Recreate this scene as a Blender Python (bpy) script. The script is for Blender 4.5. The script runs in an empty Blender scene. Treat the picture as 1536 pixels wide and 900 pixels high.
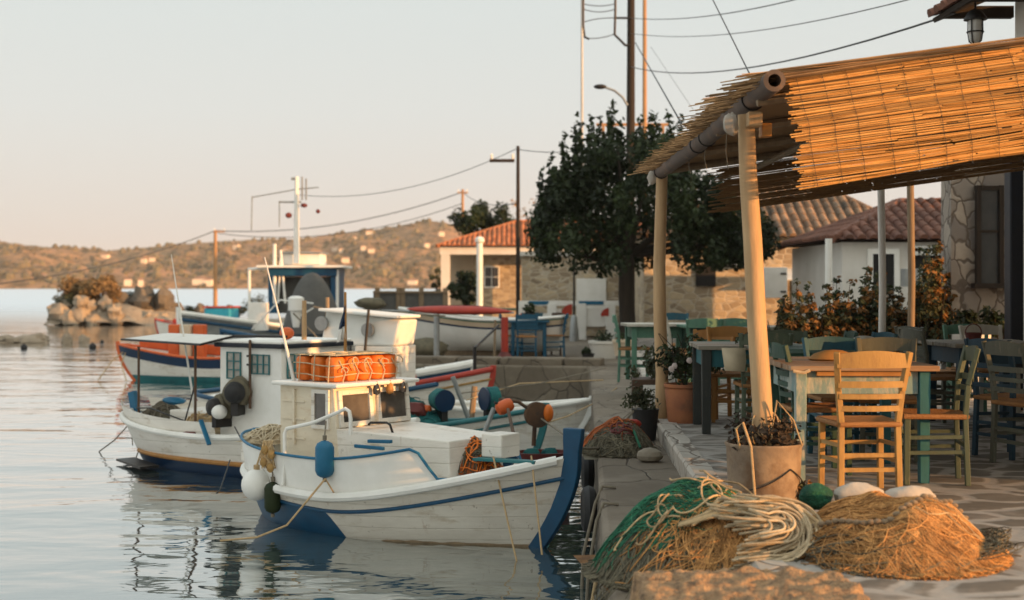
import bpy, bmesh, math, random
from mathutils import Vector, Matrix, noise
PI = math.pi
R = math.radians
rnd = random.Random(7)
scene = bpy.context.scene
COL = scene.collection
CXP, HYP, FP, CAMZ = 768.0, 428.0, 2133.0, 2.2     # principal column, horizon row, focal length in photo pixels, eye height over the water
QZ, TZ = 0.71, 0.89                                 # quay level and terrace level above the water

def P(px, py, d): return Vector(((px - CXP) / FP * d, d, CAMZ - (py - HYP) / FP * d))
def G(px, py, z):
    d = FP * (CAMZ - z) / (py - HYP)
    return Vector(((px - CXP) / FP * d, d, z))
def V(*a): return Vector(a)
def lerp(a, b, t): return a + (b - a) * t
def clamp(x, a=0.0, b=1.0): return max(a, min(b, x))
def smooth(a, b, x):
    t = clamp((x - a) / (b - a)); return t * t * (3 - 2 * t)
def interp(tab, x):
    if x <= tab[0][0]: return tab[0][1]
    for (a, va), (b, vb) in zip(tab, tab[1:]):
        if x <= b: return lerp(va, vb, (x - a) / (b - a))
    return tab[-1][1]

# ------------------------------------------------------------------ mesh builder
class MB:
    def __init__(s): s.v = []; s.f = []; s.c = []
    def add(s, vs, fs, c=0.5):
        n = len(s.v)
        s.v.extend([tuple(v) for v in vs])
        s.f.extend([tuple(i + n for i in f) for f in fs])
        s.c.extend([c] * len(fs))
        return s
    def box(s, c, size, rot=None, c_=0.5):
        c = Vector(c); x, y, z = size[0] / 2, size[1] / 2, size[2] / 2
        vs = [Vector(p) for p in ((-x,-y,-z),(x,-y,-z),(x,y,-z),(-x,y,-z),(-x,-y,z),(x,-y,z),(x,y,z),(-x,y,z))]
        if rot is not None:
            m = rot if isinstance(rot, Matrix) else Matrix.Rotation(rot, 3, 'Z')
            vs = [m @ v for v in vs]
        return s.add([v + c for v in vs], [(0,3,2,1),(4,5,6,7),(0,1,5,4),(1,2,6,5),(2,3,7,6),(3,0,4,7)], c_)
    def bar(s, a, b, w, h, up=(0, 0, 1), c_=0.5, w2=None, h2=None):
        a, b = Vector(a), Vector(b); d = (b - a).normalized(); up = Vector(up)
        if abs(d.dot(up)) > .98: up = Vector((0, 1, 0))
        x = d.cross(up).normalized(); z = x.cross(d)
        w2 = w if w2 is None else w2; h2 = h if h2 is None else h2
        vs = []
        for p, ww, hh in ((a, w, h), (b, w2, h2)):
            for i, j in ((-1,-1),(1,-1),(1,1),(-1,1)): vs.append(p + x * i * ww / 2 + z * j * hh / 2)
        return s.add(vs, [(3,2,1,0),(4,5,6,7),(0,1,5,4),(1,2,6,5),(2,3,7,6),(3,0,4,7)], c_)
    def tube(s, pts, r, n=8, cap=True, c_=0.5, closed=False):
        pts = [Vector(p) for p in pts]; m = len(pts)
        rs = r if isinstance(r, (list, tuple)) else [r] * m
        t0 = (pts[1] - pts[0]).normalized()
        up = Vector((0, 0, 1)) if abs(t0.z) < .9 else Vector((1, 0, 0))
        x = t0.cross(up).normalized()
        vs = []
        for i, p in enumerate(pts):
            if closed: t = pts[(i + 1) % m] - pts[i - 1]
            else: t = pts[min(i + 1, m - 1)] - pts[max(i - 1, 0)]
            if t.length < 1e-9: t = t0
            t = t.normalized(); x = x - t * x.dot(t)
            if x.length < 1e-6: x = t.orthogonal()
            x.normalize(); y = t.cross(x)
            for k in range(n):
                a = 2 * PI * k / n
                vs.append(p + (x * math.cos(a) + y * math.sin(a)) * rs[i])
        fs = []
        for i in range(m if closed else m - 1):
            j = (i + 1) % m
            for k in range(n):
                k2 = (k + 1) % n
                fs.append((i * n + k, i * n + k2, j * n + k2, j * n + k))
        if cap and not closed:
            fs.append(tuple(reversed(range(n)))); fs.append(tuple((m - 1) * n + k for k in range(n)))
        return s.add(vs, fs, c_)
    def lathe(s, prof, c=(0, 0, 0), n=20, rot=None, cap=True, c_=0.5, wob=0.0):
        c = Vector(c); vs = []
        for i, (r, z) in enumerate(prof):
            for k in range(n):
                a = 2 * PI * k / n
                rr = r * (1 + wob * noise.noise(Vector((math.cos(a) * 1.7 + c.x, math.sin(a) * 1.7 + c.y, z * 4))))
                v = Vector((rr * math.cos(a), rr * math.sin(a), z))
                if rot is not None: v = rot @ v
                vs.append(v + c)
        fs = []
        for i in range(len(prof) - 1):
            for k in range(n):
                k2 = (k + 1) % n
                fs.append((i * n + k, i * n + k2, (i + 1) * n + k2, (i + 1) * n + k))
        if cap:
            fs.append(tuple(reversed(range(n)))); fs.append(tuple((len(prof) - 1) * n + k for k in range(n)))
        return s.add(vs, fs, c_)
    def ball(s, c, r, n=14, sc=(1, 1, 1), wob=0.0, wf=1.5, seed=0.0, rot=None, c_=0.5):
        c = Vector(c); m = max(6, n // 2); vs = []
        for i in range(m + 1):
            th = PI * i / m
            for k in range(n):
                a = 2 * PI * k / n
                d = Vector((math.sin(th) * math.cos(a), math.sin(th) * math.sin(a), math.cos(th)))
                rr = r * (1 + (wob * noise.fractal(d * wf + Vector((seed, seed * 1.7, -seed)), 1, 2, 3) if wob else 0))
                v = Vector((d.x * sc[0], d.y * sc[1], d.z * sc[2])) * rr
                if rot is not None: v = rot @ v
                vs.append(v + c)
        fs = [(i * n + k, (i + 1) * n + k, (i + 1) * n + (k + 1) % n, i * n + (k + 1) % n) for i in range(m) for k in range(n)]
        return s.add(vs, fs, c_)
    def grid(s, rows, c_=0.5, flip=False):
        n = len(rows[0]); vs = [p for r in rows for p in r]; fs = []
        for i in range(len(rows) - 1):
            for k in range(n - 1):
                f = (i * n + k, i * n + k + 1, (i + 1) * n + k + 1, (i + 1) * n + k)
                fs.append(tuple(reversed(f)) if flip else f)
        return s.add(vs, fs, c_)
    def prism(s, poly, z0, z1, c_=0.5):
        n = len(poly); vs = [(p[0], p[1], z0) for p in poly] + [(p[0], p[1], z1) for p in poly]
        fs = [tuple(reversed(range(n))), tuple(range(n, 2 * n))] + [(i, (i + 1) % n, n + (i + 1) % n, n + i) for i in range(n)]
        return s.add(vs, fs, c_)
    def build(s, name, m, parent=None, flat=False, bevel=0.0, solid=0.0, angle=38):
        me = bpy.data.meshes.new(name)
        me.from_pydata(s.v, [], s.f)
        at = me.attributes.new('shade', 'FLOAT', 'FACE')
        at.data.foreach_set('value', s.c)
        me.materials.append(m)
        if not flat:
            me.polygons.foreach_set('use_smooth', [True] * len(me.polygons))
            me.update()
            me.set_sharp_from_angle(angle=R(angle))
        me.update()
        o = bpy.data.objects.new(name, me); COL.objects.link(o)
        if parent is not None: o.parent = parent
        if solid:
            md = o.modifiers.new('solid', 'SOLIDIFY'); md.thickness = solid; md.offset = 0
        if bevel:
            md = o.modifiers.new('bevel', 'BEVEL'); md.width = bevel; md.segments = 2; md.limit_method = 'ANGLE'; md.angle_limit = R(50)
        return o

def tag(o, label=None, cat=None, group=None, kind=None):
    if label: o['label'] = label
    if cat: o['category'] = cat
    if group: o['group'] = group
    if kind: o['kind'] = kind
    return o
def empty(name, loc, rz=0.0, label=None, cat=None, group=None):
    o = bpy.data.objects.new(name, None); COL.objects.link(o)
    o.empty_display_size = .1
    o.location = loc; o.rotation_euler = (0, 0, rz)
    return tag(o, label, cat, group)
def dup(root, loc, rz, label, mats=None, group=None):
    r = root.copy(); COL.objects.link(r); r.location = loc; r.rotation_euler = (0, 0, rz); r['label'] = label
    if group: r['group'] = group
    for ch in list(root.children):
        c = ch.copy(); COL.objects.link(c); c.parent = r
        st = c.name.split('.')[0]
        if mats and st in mats:
            c.material_slots[0].link = 'OBJECT'; c.material_slots[0].material = mats[st]
        for g in list(ch.children):
            d = g.copy(); COL.objects.link(d); d.parent = c
    return r

# ------------------------------------------------------------------ materials
def nd(nt, typ, **kw):
    n = nt.nodes.new(typ)
    for k, v in kw.items():
        if k.startswith('i_'):
            key = k[2:]
            n.inputs[int(key) if key.isdigit() else key.replace('_', ' ')].default_value = v
        else: setattr(n, k, v)
    return n
def mixc(nt, fac, a, b, blend='MIX'):
    m = nt.nodes.new('ShaderNodeMix'); m.data_type = 'RGBA'; m.blend_type = blend
    for sock, val in ((m.inputs[0], fac), (m.inputs[6], a), (m.inputs[7], b)):
        if hasattr(val, 'links') or isinstance(val, bpy.types.NodeSocket): nt.links.new(val, sock)
        elif isinstance(val, (int, float)): sock.default_value = val
        else: sock.default_value = (*val, 1) if len(val) == 3 else val
    return m.outputs[2]
def ramp(nt, fac, stops):
    r = nt.nodes.new('ShaderNodeValToRGB')
    els = r.color_ramp.elements
    while len(els) < len(stops): els.new(.5)
    for e, (p, c) in zip(els, stops):
        e.position = p; e.color = (*c, 1) if len(c) == 3 else c
    nt.links.new(fac, r.inputs[0]); return r.outputs[0]
def base(name):
    m = bpy.data.materials.new(name); m.use_nodes = True
    nt = m.node_tree; nt.nodes.clear()
    out = nd(nt, 'ShaderNodeOutputMaterial'); b = nd(nt, 'ShaderNodeBsdfPrincipled')
    nt.links.new(b.outputs[0], out.inputs[0])
    tc = nd(nt, 'ShaderNodeTexCoord')
    return m, nt, b, tc
def noise_tex(nt, vec, scale, detail=4, rough=.55, w=None):
    n = nd(nt, 'ShaderNodeTexNoise', noise_dimensions='4D'); n.inputs['Scale'].default_value = scale
    n.inputs['Detail'].default_value = detail; n.inputs['Roughness'].default_value = rough
    nt.links.new(vec, n.inputs['Vector'])
    if w is not None: nt.links.new(w, n.inputs['W'])
    return n.outputs['Fac']
BW = lambda x: (x, x, x)
def mat(name, col, col2=None, rough=.65, scale=5, stretch=(1, 1, 1), bump=.2, bscale=30, metal=0.0,
        dirt=None, damt=.45, dscale=2.5, shade=0.0, spec=.35, bd=.01, trans=0.0):
    m, nt, b, tc = base(name); L = nt.links
    mp = nd(nt, 'ShaderNodeMapping'); mp.inputs['Scale'].default_value = stretch; L.new(tc.outputs['Object'], mp.inputs[0])
    oi = nd(nt, 'ShaderNodeObjectInfo'); w = nd(nt, 'ShaderNodeMath', operation='MULTIPLY'); L.new(oi.outputs['Random'], w.inputs[0]); w.inputs[1].default_value = 37
    v = mp.outputs[0]
    if col2 is None: col2 = tuple(c * .72 for c in col)
    n1 = noise_tex(nt, v, scale, 5, .6, w.outputs[0])
    c = mixc(nt, ramp(nt, n1, [(.32, BW(0)), (.68, BW(1))]), col2, col)
    if dirt:
        n2 = noise_tex(nt, v, dscale, 7, .68, w.outputs[0])
        c = mixc(nt, ramp(nt, n2, [(1 - damt - .08, BW(0)), (1 - damt + .12, BW(1))]), c, dirt)
    if shade:
        at = nd(nt, 'ShaderNodeAttribute', attribute_name='shade')
        hs = nd(nt, 'ShaderNodeHueSaturation'); L.new(c, hs.inputs['Color'])
        mr = nd(nt, 'ShaderNodeMapRange'); mr.inputs[3].default_value = 1 - shade; mr.inputs[4].default_value = 1 + shade
        L.new(at.outputs['Fac'], mr.inputs[0]); L.new(mr.outputs[0], hs.inputs['Value']); c = hs.outputs[0]
    L.new(c, b.inputs['Base Color'])
    rr = nd(nt, 'ShaderNodeMapRange'); rr.inputs[3].default_value = max(.05, rough - .1); rr.inputs[4].default_value = min(1, rough + .12)
    L.new(n1, rr.inputs[0]); L.new(rr.outputs[0], b.inputs['Roughness'])
    b.inputs['Metallic'].default_value = metal; b.inputs['Specular IOR Level'].default_value = spec
    if bump:
        n3 = noise_tex(nt, v, bscale, 4, .6)
        bp = nd(nt, 'ShaderNodeBump'); bp.inputs['Strength'].default_value = bump; bp.inputs['Distance'].default_value = bd
        L.new(n3, bp.inputs['Height']); L.new(bp.outputs[0], b.inputs['Normal'])
    if trans:
        # thin leaves and cloth let part of the light through
        tr = nd(nt, 'ShaderNodeBsdfTranslucent'); L.new(c, tr.inputs[0]); mx = nd(nt, 'ShaderNodeMixShader'); mx.inputs[0].default_value = trans
        L.new(b.outputs[0], mx.inputs[1]); L.new(tr.outputs[0], mx.inputs[2]); L.new(mx.outputs[0], nt.nodes['Material Output'].inputs[0])
    return m

def stone_mat(name, c1, c2, mortar, scale=3.0, mortar_w=.05, stretch=(1, 1, 1.6), rough=.85, bump=.6, warp=.25, rnd_=1.0, blotch=None):
    m, nt, b, tc = base(name); L = nt.links
    mp = nd(nt, 'ShaderNodeMapping'); mp.inputs['Scale'].default_value = stretch; L.new(tc.outputs['Object'], mp.inputs[0])
    nz = nd(nt, 'ShaderNodeTexNoise'); nz.inputs['Scale'].default_value = 2.2; nz.inputs['Detail'].default_value = 3; L.new(mp.outputs[0], nz.inputs['Vector'])
    va = nd(nt, 'ShaderNodeVectorMath', operation='MULTIPLY_ADD'); va.inputs[1].default_value = (warp,) * 3
    L.new(nz.outputs['Color'], va.inputs[0]); L.new(mp.outputs[0], va.inputs[2])
    vo = nd(nt, 'ShaderNodeTexVoronoi'); vo.inputs['Scale'].default_value = scale; vo.inputs['Randomness'].default_value = rnd_; L.new(va.outputs[0], vo.inputs['Vector'])
    ve = nd(nt, 'ShaderNodeTexVoronoi', feature='DISTANCE_TO_EDGE'); ve.inputs['Scale'].default_value = scale; ve.inputs['Randomness'].default_value = rnd_; L.new(va.outputs[0], ve.inputs['Vector'])
    n1 = noise_tex(nt, tc.outputs['Object'], 9, 6, .65)
    sep = nd(nt, 'ShaderNodeSeparateColor'); L.new(vo.outputs['Color'], sep.inputs[0])
    c = mixc(nt, sep.outputs[0], c1, c2)
    c = mixc(nt, ramp(nt, n1, [(.3, BW(0)), (.75, BW(.45))]), c, tuple(x * .45 for x in c1))
    edge = ramp(nt, ve.outputs['Distance'], [(mortar_w * .55, BW(1)), (mortar_w, BW(0))])
    mo = mixc(nt, ramp(nt, n1, [(.35, BW(0)), (.7, BW(1))]), mortar, tuple(x * .7 for x in mortar))
    c = mixc(nt, edge, c, mo)
    if blotch:
        n4 = noise_tex(nt, tc.outputs['Object'], .9, 6, .7)
        c = mixc(nt, ramp(nt, n4, [(.5, BW(0)), (.66, BW(.75))]), c, blotch)
    L.new(c, b.inputs['Base Color']); b.inputs['Roughness'].default_value = rough; b.inputs['Specular IOR Level'].default_value = .3
    h = nd(nt, 'ShaderNodeMath', operation='MULTIPLY_ADD'); L.new(n1, h.inputs[0]); h.inputs[1].default_value = .35
    L.new(ramp(nt, ve.outputs['Distance'], [(0, BW(0)), (mortar_w * 1.8, BW(1))]), h.inputs[2])
    bp = nd(nt, 'ShaderNodeBump'); bp.inputs['Strength'].default_value = bump; bp.inputs['Distance'].default_value = .014
    L.new(h.outputs[0], bp.inputs['Height']); L.new(bp.outputs[0], b.inputs['Normal'])
    return m

def plank_mat(name, c1, c2, axis='X', width=.09, rough=.6, gap=(.05, .04, .03), grain=(1, 30, 30), bump=.4, wear=None, wamt=.4):
    """boards running along one axis of the object, each its own tone"""
    m, nt, b, tc = base(name); L = nt.links
    sp = nd(nt, 'ShaderNodeSeparateXYZ'); L.new(tc.outputs['Object'], sp.inputs[0])
    across = sp.outputs[{'X': 1, 'Y': 0, 'Z': 0}[axis]]
    dv = nd(nt, 'ShaderNodeMath', operation='DIVIDE'); L.new(across, dv.inputs[0]); dv.inputs[1].default_value = width
    fl = nd(nt, 'ShaderNodeMath', operation='FLOOR'); L.new(dv.outputs[0], fl.inputs[0])
    fr = nd(nt, 'ShaderNodeMath', operation='FRACT'); L.new(dv.outputs[0], fr.inputs[0])
    wn = nd(nt, 'ShaderNodeTexWhiteNoise', noise_dimensions='1D'); L.new(fl.outputs[0], wn.inputs['W'])
    mp = nd(nt, 'ShaderNodeMapping'); mp.inputs['Scale'].default_value = {'X': (1.2, 28, 28), 'Y': (28, 1.2, 28), 'Z': (28, 28, 1.2)}[axis]; L.new(tc.outputs['Object'], mp.inputs[0])
    g = noise_tex(nt, mp.outputs[0], 1.3, 5, .65, fl.outputs[0])
    f = nd(nt, 'ShaderNodeMath', operation='MULTIPLY_ADD'); L.new(wn.outputs[0], f.inputs[0]); f.inputs[1].default_value = .55
    g2 = nd(nt, 'ShaderNodeMath', operation='MULTIPLY_ADD'); L.new(g, g2.inputs[0]); g2.inputs[1].default_value = 1.3; g2.inputs[2].default_value = -.4
    L.new(g2.outputs[0], f.inputs[2]); f.use_clamp = True
    c = mixc(nt, f.outputs[0], c1, c2)
    if wear:
        n2 = noise_tex(nt, mp.outputs[0], .35, 6, .7, fl.outputs[0])
        c = mixc(nt, ramp(nt, n2, [(1 - wamt - .05, BW(0)), (1 - wamt + .08, BW(1))]), c, wear)
    e = ramp(nt, fr.outputs[0], [(0, BW(1)), (.05, BW(0)), (.95, BW(0)), (1, BW(1))])
    c = mixc(nt, e, c, gap)
    L.new(c, b.inputs['Base Color']); b.inputs['Roughness'].default_value = rough; b.inputs['Specular IOR Level'].default_value = .3
    h = nd(nt, 'ShaderNodeMath', operation='SUBTRACT'); L.new(g, h.inputs[0]); L.new(e, h.inputs[1])
    bp = nd(nt, 'ShaderNodeBump'); bp.inputs['Strength'].default_value = bump; bp.inputs['Distance'].default_value = .006
    L.new(h.outputs[0], bp.inputs['Height']); L.new(bp.outputs[0], b.inputs['Normal'])
    return m

M = {}
rust = (.24, .11, .04)
M['white_paint'] = mat('white_paint', (.74, .71, .65), (.66, .62, .55), rough=.5, scale=3, bump=.12, bscale=18, dirt=(.45, .36, .25), damt=.3, dscale=2.2)
M['white_hull'] = mat('white_hull_paint', (.66, .63, .56), (.56, .53, .46), rough=.45, scale=2.5, stretch=(1, 1, 3), bump=.15, bscale=14, dirt=(.36, .28, .18), damt=.3, dscale=2.6)
def hull_mat(name, c1, c2, seam=.105, streak=.3):
    m = mat(name, c1, c2, rough=.48, scale=2.5, stretch=(1, 1, 3), bump=.15, bscale=14, dirt=(.42, .33, .22), damt=.37, dscale=3.4)
    nt = m.node_tree; L = nt.links; b = next(n for n in nt.nodes if n.type == 'BSDF_PRINCIPLED'); tc = next(n for n in nt.nodes if n.type == 'TEX_COORD')
    src = b.inputs['Base Color'].links[0].from_socket
    # vertical rust and grime runs
    mp = nd(nt, 'ShaderNodeMapping'); mp.inputs['Scale'].default_value = (9, 9, .9); L.new(tc.outputs['Object'], mp.inputs[0])
    st = noise_tex(nt, mp.outputs[0], 1.0, 5, .7)
    c = mixc(nt, ramp(nt, st, [(.60, BW(0)), (.74, BW(streak * 1.6))]), src, (.33, .20, .10))
    # chips down to grey wood
    ch = noise_tex(nt, tc.outputs['Object'], 16, 4, .7)
    c = mixc(nt, ramp(nt, ch, [(.645, BW(0)), (.675, BW(.8))]), c, (.30, .25, .19))
    # plank seams
    sp = nd(nt, 'ShaderNodeSeparateXYZ'); L.new(tc.outputs['Object'], sp.inputs[0])
    wob = nd(nt, 'ShaderNodeMath', operation='MULTIPLY_ADD'); L.new(sp.outputs[0], wob.inputs[0]); wob.inputs[1].default_value = -.035; L.new(sp.outputs[2], wob.inputs[2])
    dv = nd(nt, 'ShaderNodeMath', operation='DIVIDE'); L.new(wob.outputs[0], dv.inputs[0]); dv.inputs[1].default_value = seam
    fr = nd(nt, 'ShaderNodeMath', operation='FRACT'); L.new(dv.outputs[0], fr.inputs[0])
    e = ramp(nt, fr.outputs[0], [(0, BW(1)), (.06, BW(0)), (.94, BW(0)), (1, BW(1))])
    nz = noise_tex(nt, mp.outputs[0], .5, 3, .6); em = nd(nt, 'ShaderNodeMath', operation='MULTIPLY'); L.new(e, em.inputs[0]); L.new(ramp(nt, nz, [(.35, BW(.15)), (.65, BW(.6))]), em.inputs[1])
    c = mixc(nt, em.outputs[0], c, (.30, .25, .19)); L.new(c, b.inputs['Base Color'])
    bp = next(n for n in nt.nodes if n.type == 'BUMP'); h0 = bp.inputs['Height'].links[0].from_socket
    sb = nd(nt, 'ShaderNodeMath', operation='SUBTRACT'); L.new(h0, sb.inputs[0]); L.new(e, sb.inputs[1]); L.new(sb.outputs[0], bp.inputs['Height']); bp.inputs['Strength'].default_value = .3
    return m
M['white_hull'] = hull_mat('planked_white_hull', (.70, .65, .56), (.58, .53, .45), streak=.5)
M['white_paint'] = hull_mat('planked_white_paint', (.77, .73, .66), (.66, .62, .55), .13, .42)
M['cream'] = mat('cream_paint', (.72, .64, .50), (.62, .54, .41), rough=.6, dirt=(.42, .27, .12), damt=.36, stretch=(1, 1, 3))
M['white_clean'] = mat('white_paint_clean', (.80, .785, .74), (.70, .685, .63), rough=.5, scale=4, bump=.08)
M['blue'] = mat('blue_paint', (.004, .066, .14), (.003, .042, .095), rough=.42, scale=5, bump=.12, dirt=(.02, .09, .15), damt=.3, dscale=6)
M['deep_blue'] = mat('dark_blue_paint', (0.008, 0.032, 0.080), (0.006, 0.022, 0.056), rough=.4, bump=.1)
M['bright_blue'] = mat('bright_blue_paint', (.012, .14, .255), (.010, .10, .19), rough=.5, dirt=(.25, .33, .36), damt=.26, dscale=8)
M['teal'] = mat('teal_paint', (.025, .16, .17), (.02, .11, .12), rough=.55, dirt=(.14, .2, .18), damt=.32, dscale=7)
M['navy'] = mat('navy_trim', (0.010, 0.014, 0.024), rough=.5)
M['black'] = mat('black_rubber', (0.012, 0.012, 0.013), (0.024, 0.024, 0.024), rough=.6, bump=.2)
M['dark_metal'] = mat('dark_metal', (0.036, 0.034, 0.032), (0.020, 0.018, 0.018), rough=.5, metal=.3, dirt=rust, damt=.3, dscale=8)
M['rusty'] = mat('rusty_iron', (.14, .075, .04), (.06, .04, .03), rough=.8, dirt=(.05, .045, .04), damt=.4, dscale=9)
M['steel'] = mat('grey_steel', (.36, .37, .36), (.25, .26, .26), rough=.45, metal=.5)
M['orange_float'] = mat('orange_float_plastic', (.72, .19, .02), (.60, .13, .015), rough=.45, dirt=(.35, .12, .04), damt=.25, dscale=6, bump=.25, bscale=12)
M['orange'] = mat('orange_plastic', (.66, .13, .03), (.5, .09, .02), rough=.5)
M['red'] = mat('red_paint', (.42, .045, .022), (.30, .03, .02), rough=.5, dirt=(.22, .05, .03), damt=.3, dscale=5)
M['maroon'] = mat('maroon_paint', (.13, .025, .02), (.09, .02, .018), rough=.6)
M['rope'] = mat('rope_fibre', (.50, .36, .20), (.36, .25, .13), rough=.9, stretch=(1, 1, 1), scale=30, bump=.5, bscale=120, shade=.35)
M['rope_grey'] = mat('grey_rope', (.22, .19, .14), (.14, .12, .09), rough=.9, scale=30, bump=.4, bscale=120, shade=.3)
M['rope_white'] = mat('white_rope', (.56, .45, .30), (.40, .31, .19), rough=.9, scale=25, bump=.5, bscale=120, shade=.3)
M['net_tan'] = mat('tan_net', (.50, .26, .09), (.33, .16, .055), rough=.9, scale=14, bump=.4, bscale=90, shade=.5)
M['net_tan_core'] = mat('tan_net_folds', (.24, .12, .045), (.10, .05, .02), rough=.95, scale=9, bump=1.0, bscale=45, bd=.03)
M['net_green'] = mat('green_net', (.026, .17, .085), (.016, .09, .055), rough=.8, scale=12, bump=.5, bscale=80, shade=.5)
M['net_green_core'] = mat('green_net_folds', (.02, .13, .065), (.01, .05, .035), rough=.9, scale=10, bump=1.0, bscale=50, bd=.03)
M['net_grey'] = mat('grey_net', (.15, .13, .085), (.09, .08, .055), rough=.9, scale=12, bump=.4, bscale=80, shade=.5)
M['net_teal'] = mat('teal_net', (.02, .16, .15), (.012, .09, .10), rough=.85, scale=10, bump=.8, bscale=50, bd=.03)
M['net_orange'] = mat('orange_net', (.45, .12, .03), (.2, .06, .025), rough=.9, scale=12, bump=.9, bscale=50, bd=.03, shade=.4)
M['wood_pole'] = mat('bare_wood_pole', (.52, .35, .19), (.38, .24, .12), rough=.7, scale=5, stretch=(3, 3, .5), bump=.35, bscale=20, dirt=(.26, .16, .08), damt=.3, dscale=3)
M['wood_grey'] = mat('weathered_wood', (.26, .19, .12), (.17, .12, .075), rough=.8, scale=6, stretch=(3, 3, .6), bump=.4, bscale=22)
M['wood_dark'] = mat('dark_wood_pole', (0.034, 0.024, 0.017), (0.021, 0.015, 0.011), rough=.85, stretch=(4, 4, .5), bump=.4)
M['wood_orange'] = mat('varnished_wood_pole', (.42, .24, .11), (.30, .16, .07), rough=.7, stretch=(4, 4, .5))
M['pipe'] = mat('rusty_pipe', (.13, .095, .075), (.075, .055, .045), rough=.7, metal=.15, scale=4, stretch=(2, 1, 2), dirt=(.19, .11, .065), damt=.4, dscale=4)
M['reed'] = mat('dry_reed', (.60, .325, .10), (.44, .215, .06), rough=.6, scale=6, stretch=(1, 4, 4), bump=.2, bscale=60, shade=.55, spec=.3)
M['reed_old'] = mat('weathered_roof_reed', (.36, .215, .10), (.20, .115, .055), rough=.75, scale=6, stretch=(1, 4, 4), bump=.2, bscale=60, shade=.6, spec=.2)
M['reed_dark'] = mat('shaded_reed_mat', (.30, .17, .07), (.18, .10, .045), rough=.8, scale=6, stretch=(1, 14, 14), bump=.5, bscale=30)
M['terracotta'] = mat('terracotta', (.36, .14, .06), (.24, .09, .045), rough=.8, dirt=(.12, .07, .045), damt=.4, dscale=3)
M['roof_tile'] = mat('terracotta_roof', (.46, .17, .065), (.32, .11, .05), rough=.85, scale=3, dirt=(.24, .13, .07), damt=.4, dscale=1.2, shade=.4)
M['roof_old'] = mat('old_lichened_roof', (.34, .20, .11), (.20, .13, .085), rough=.9, scale=2, dirt=(.10, .08, .06), damt=.5, dscale=1.1, shade=.45)
M['roof_red'] = mat('dark_red_roof', (.18, .080, .05), (.12, .052, .036), rough=.85, scale=3, dirt=(.09, .05, .04), damt=.4, dscale=1.5, shade=.35)
M['plaster'] = mat('white_plaster', (.68, .65, .60), (.55, .52, .46), rough=.9, scale=1.2, bump=.3, bscale=12, dirt=(.38, .32, .24), damt=.33, dscale=2.2)
M['plaster_warm'] = mat('warm_plaster', (.62, .50, .36), (.50, .39, .27), rough=.9, scale=1.2, bump=.3, dirt=(.38, .27, .17), damt=.35, dscale=1.4)
M['far_wall'] = mat('far_house_wall', (.80, .66, .50), (.7, .56, .42), rough=.9, bump=0)
M['far_roof'] = mat('far_house_roof', (.36, .17, .10), rough=.9, bump=0)
M['stone_wall'] = stone_mat('rubble_stone_wall', (.56, .45, .30), (.25, .19, .13), (.52, .45, .35), scale=3.6, mortar_w=.06, stretch=(1, 1, 1.9), warp=.12, rnd_=.8)
M['stone_cladding'] = stone_mat('polygonal_stone_cladding', (.42, .36, .29), (.17, .15, .14), (.15, .12, .095), scale=4.8, mortar_w=.06, stretch=(1, 1, .75), rough=.8, warp=.45)
M['quay_stone'] = stone_mat('quay_concrete_slabs', (0.189, 0.154, 0.113), (0.143, 0.115, 0.084), (.09, .072, .055), scale=1.3, mortar_w=.014, stretch=(1.5, .8, 1), bump=.9, blotch=(.235, .20, .155))
M['paving'] = stone_mat('whitewashed_crazy_paving', (0.137, 0.119, 0.097), (0.187, 0.166, 0.137), (.36, .335, .30), scale=2.7, mortar_w=.14, stretch=(.9, 1.15, 1), bump=.3, warp=.35, blotch=(.36, .32, .28))
M['kerb'] = mat('worn_whitewash', (.50, .46, .40), (.36, .32, .27), rough=.85, scale=4, bump=.5, bscale=12, dirt=(.22, .18, .14), damt=.42, dscale=2.5, bd=.02)
M['rough_stone'] = mat('rough_orange_stone', (.50, .31, .16), (.19, .12, .07), rough=.9, scale=22, bump=1.0, bscale=30, bd=.05, dirt=(.07, .05, .035), damt=.40, dscale=17)
M['kerb_stone'] = stone_mat('whitewashed_kerb_stones', (.50, .46, .40), (.38, .34, .29), (.16, .13, .10), scale=2.1, mortar_w=.03, stretch=(1.6, 1, 1.0), bump=.6, warp=.2, blotch=(.27, .23, .19))
M['rock'] = mat('shore_rock', (.36, .29, .21), (.23, .185, .135), rough=.9, scale=2.2, bump=.9, bscale=5, bd=.1, dirt=(.15, .12, .09), damt=.38, dscale=1.6)
M['rock_dark'] = mat('dark_shore_rock', (.16, .135, .105), (.09, .078, .062), rough=.9, scale=2.2, bump=.9, bscale=5, bd=.1)
M['pebble'] = mat('grey_cobble', (.27, .235, .18), (.20, .17, .13), rough=.8, scale=7, bump=.3)
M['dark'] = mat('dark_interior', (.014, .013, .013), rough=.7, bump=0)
M['cloth_grey'] = mat('grey_tarpaulin', (.115, .112, .105), (.085, .083, .078), rough=.85, bump=.5, bscale=9, bd=.03)
M['canvas'] = mat('white_canvas', (.66, .65, .61), (.57, .56, .52), rough=.85, bump=.2, bscale=10)
M['paper'] = mat('cream_cloth', (.62, .52, .36), rough=.9, bump=.1)
M['leaf_dark'] = mat('dark_green_leaves', (0.033, 0.048, 0.015), (0.016, 0.027, 0.010), rough=.6, scale=1.5, bump=0, shade=.75, trans=.28)
M['leaf_olive'] = mat('olive_leaves', (0.061, 0.068, 0.027), (0.036, 0.043, 0.019), rough=.65, scale=2.5, bump=0, shade=.5, trans=.15)
M['leaf_orange'] = mat('orange_lit_leaves', (.30, .13, .03), (.13, .075, .022), rough=.65, scale=5, bump=0, shade=.5, trans=.2)  # warm evening light on the hedge is put into this leaf colour
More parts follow.
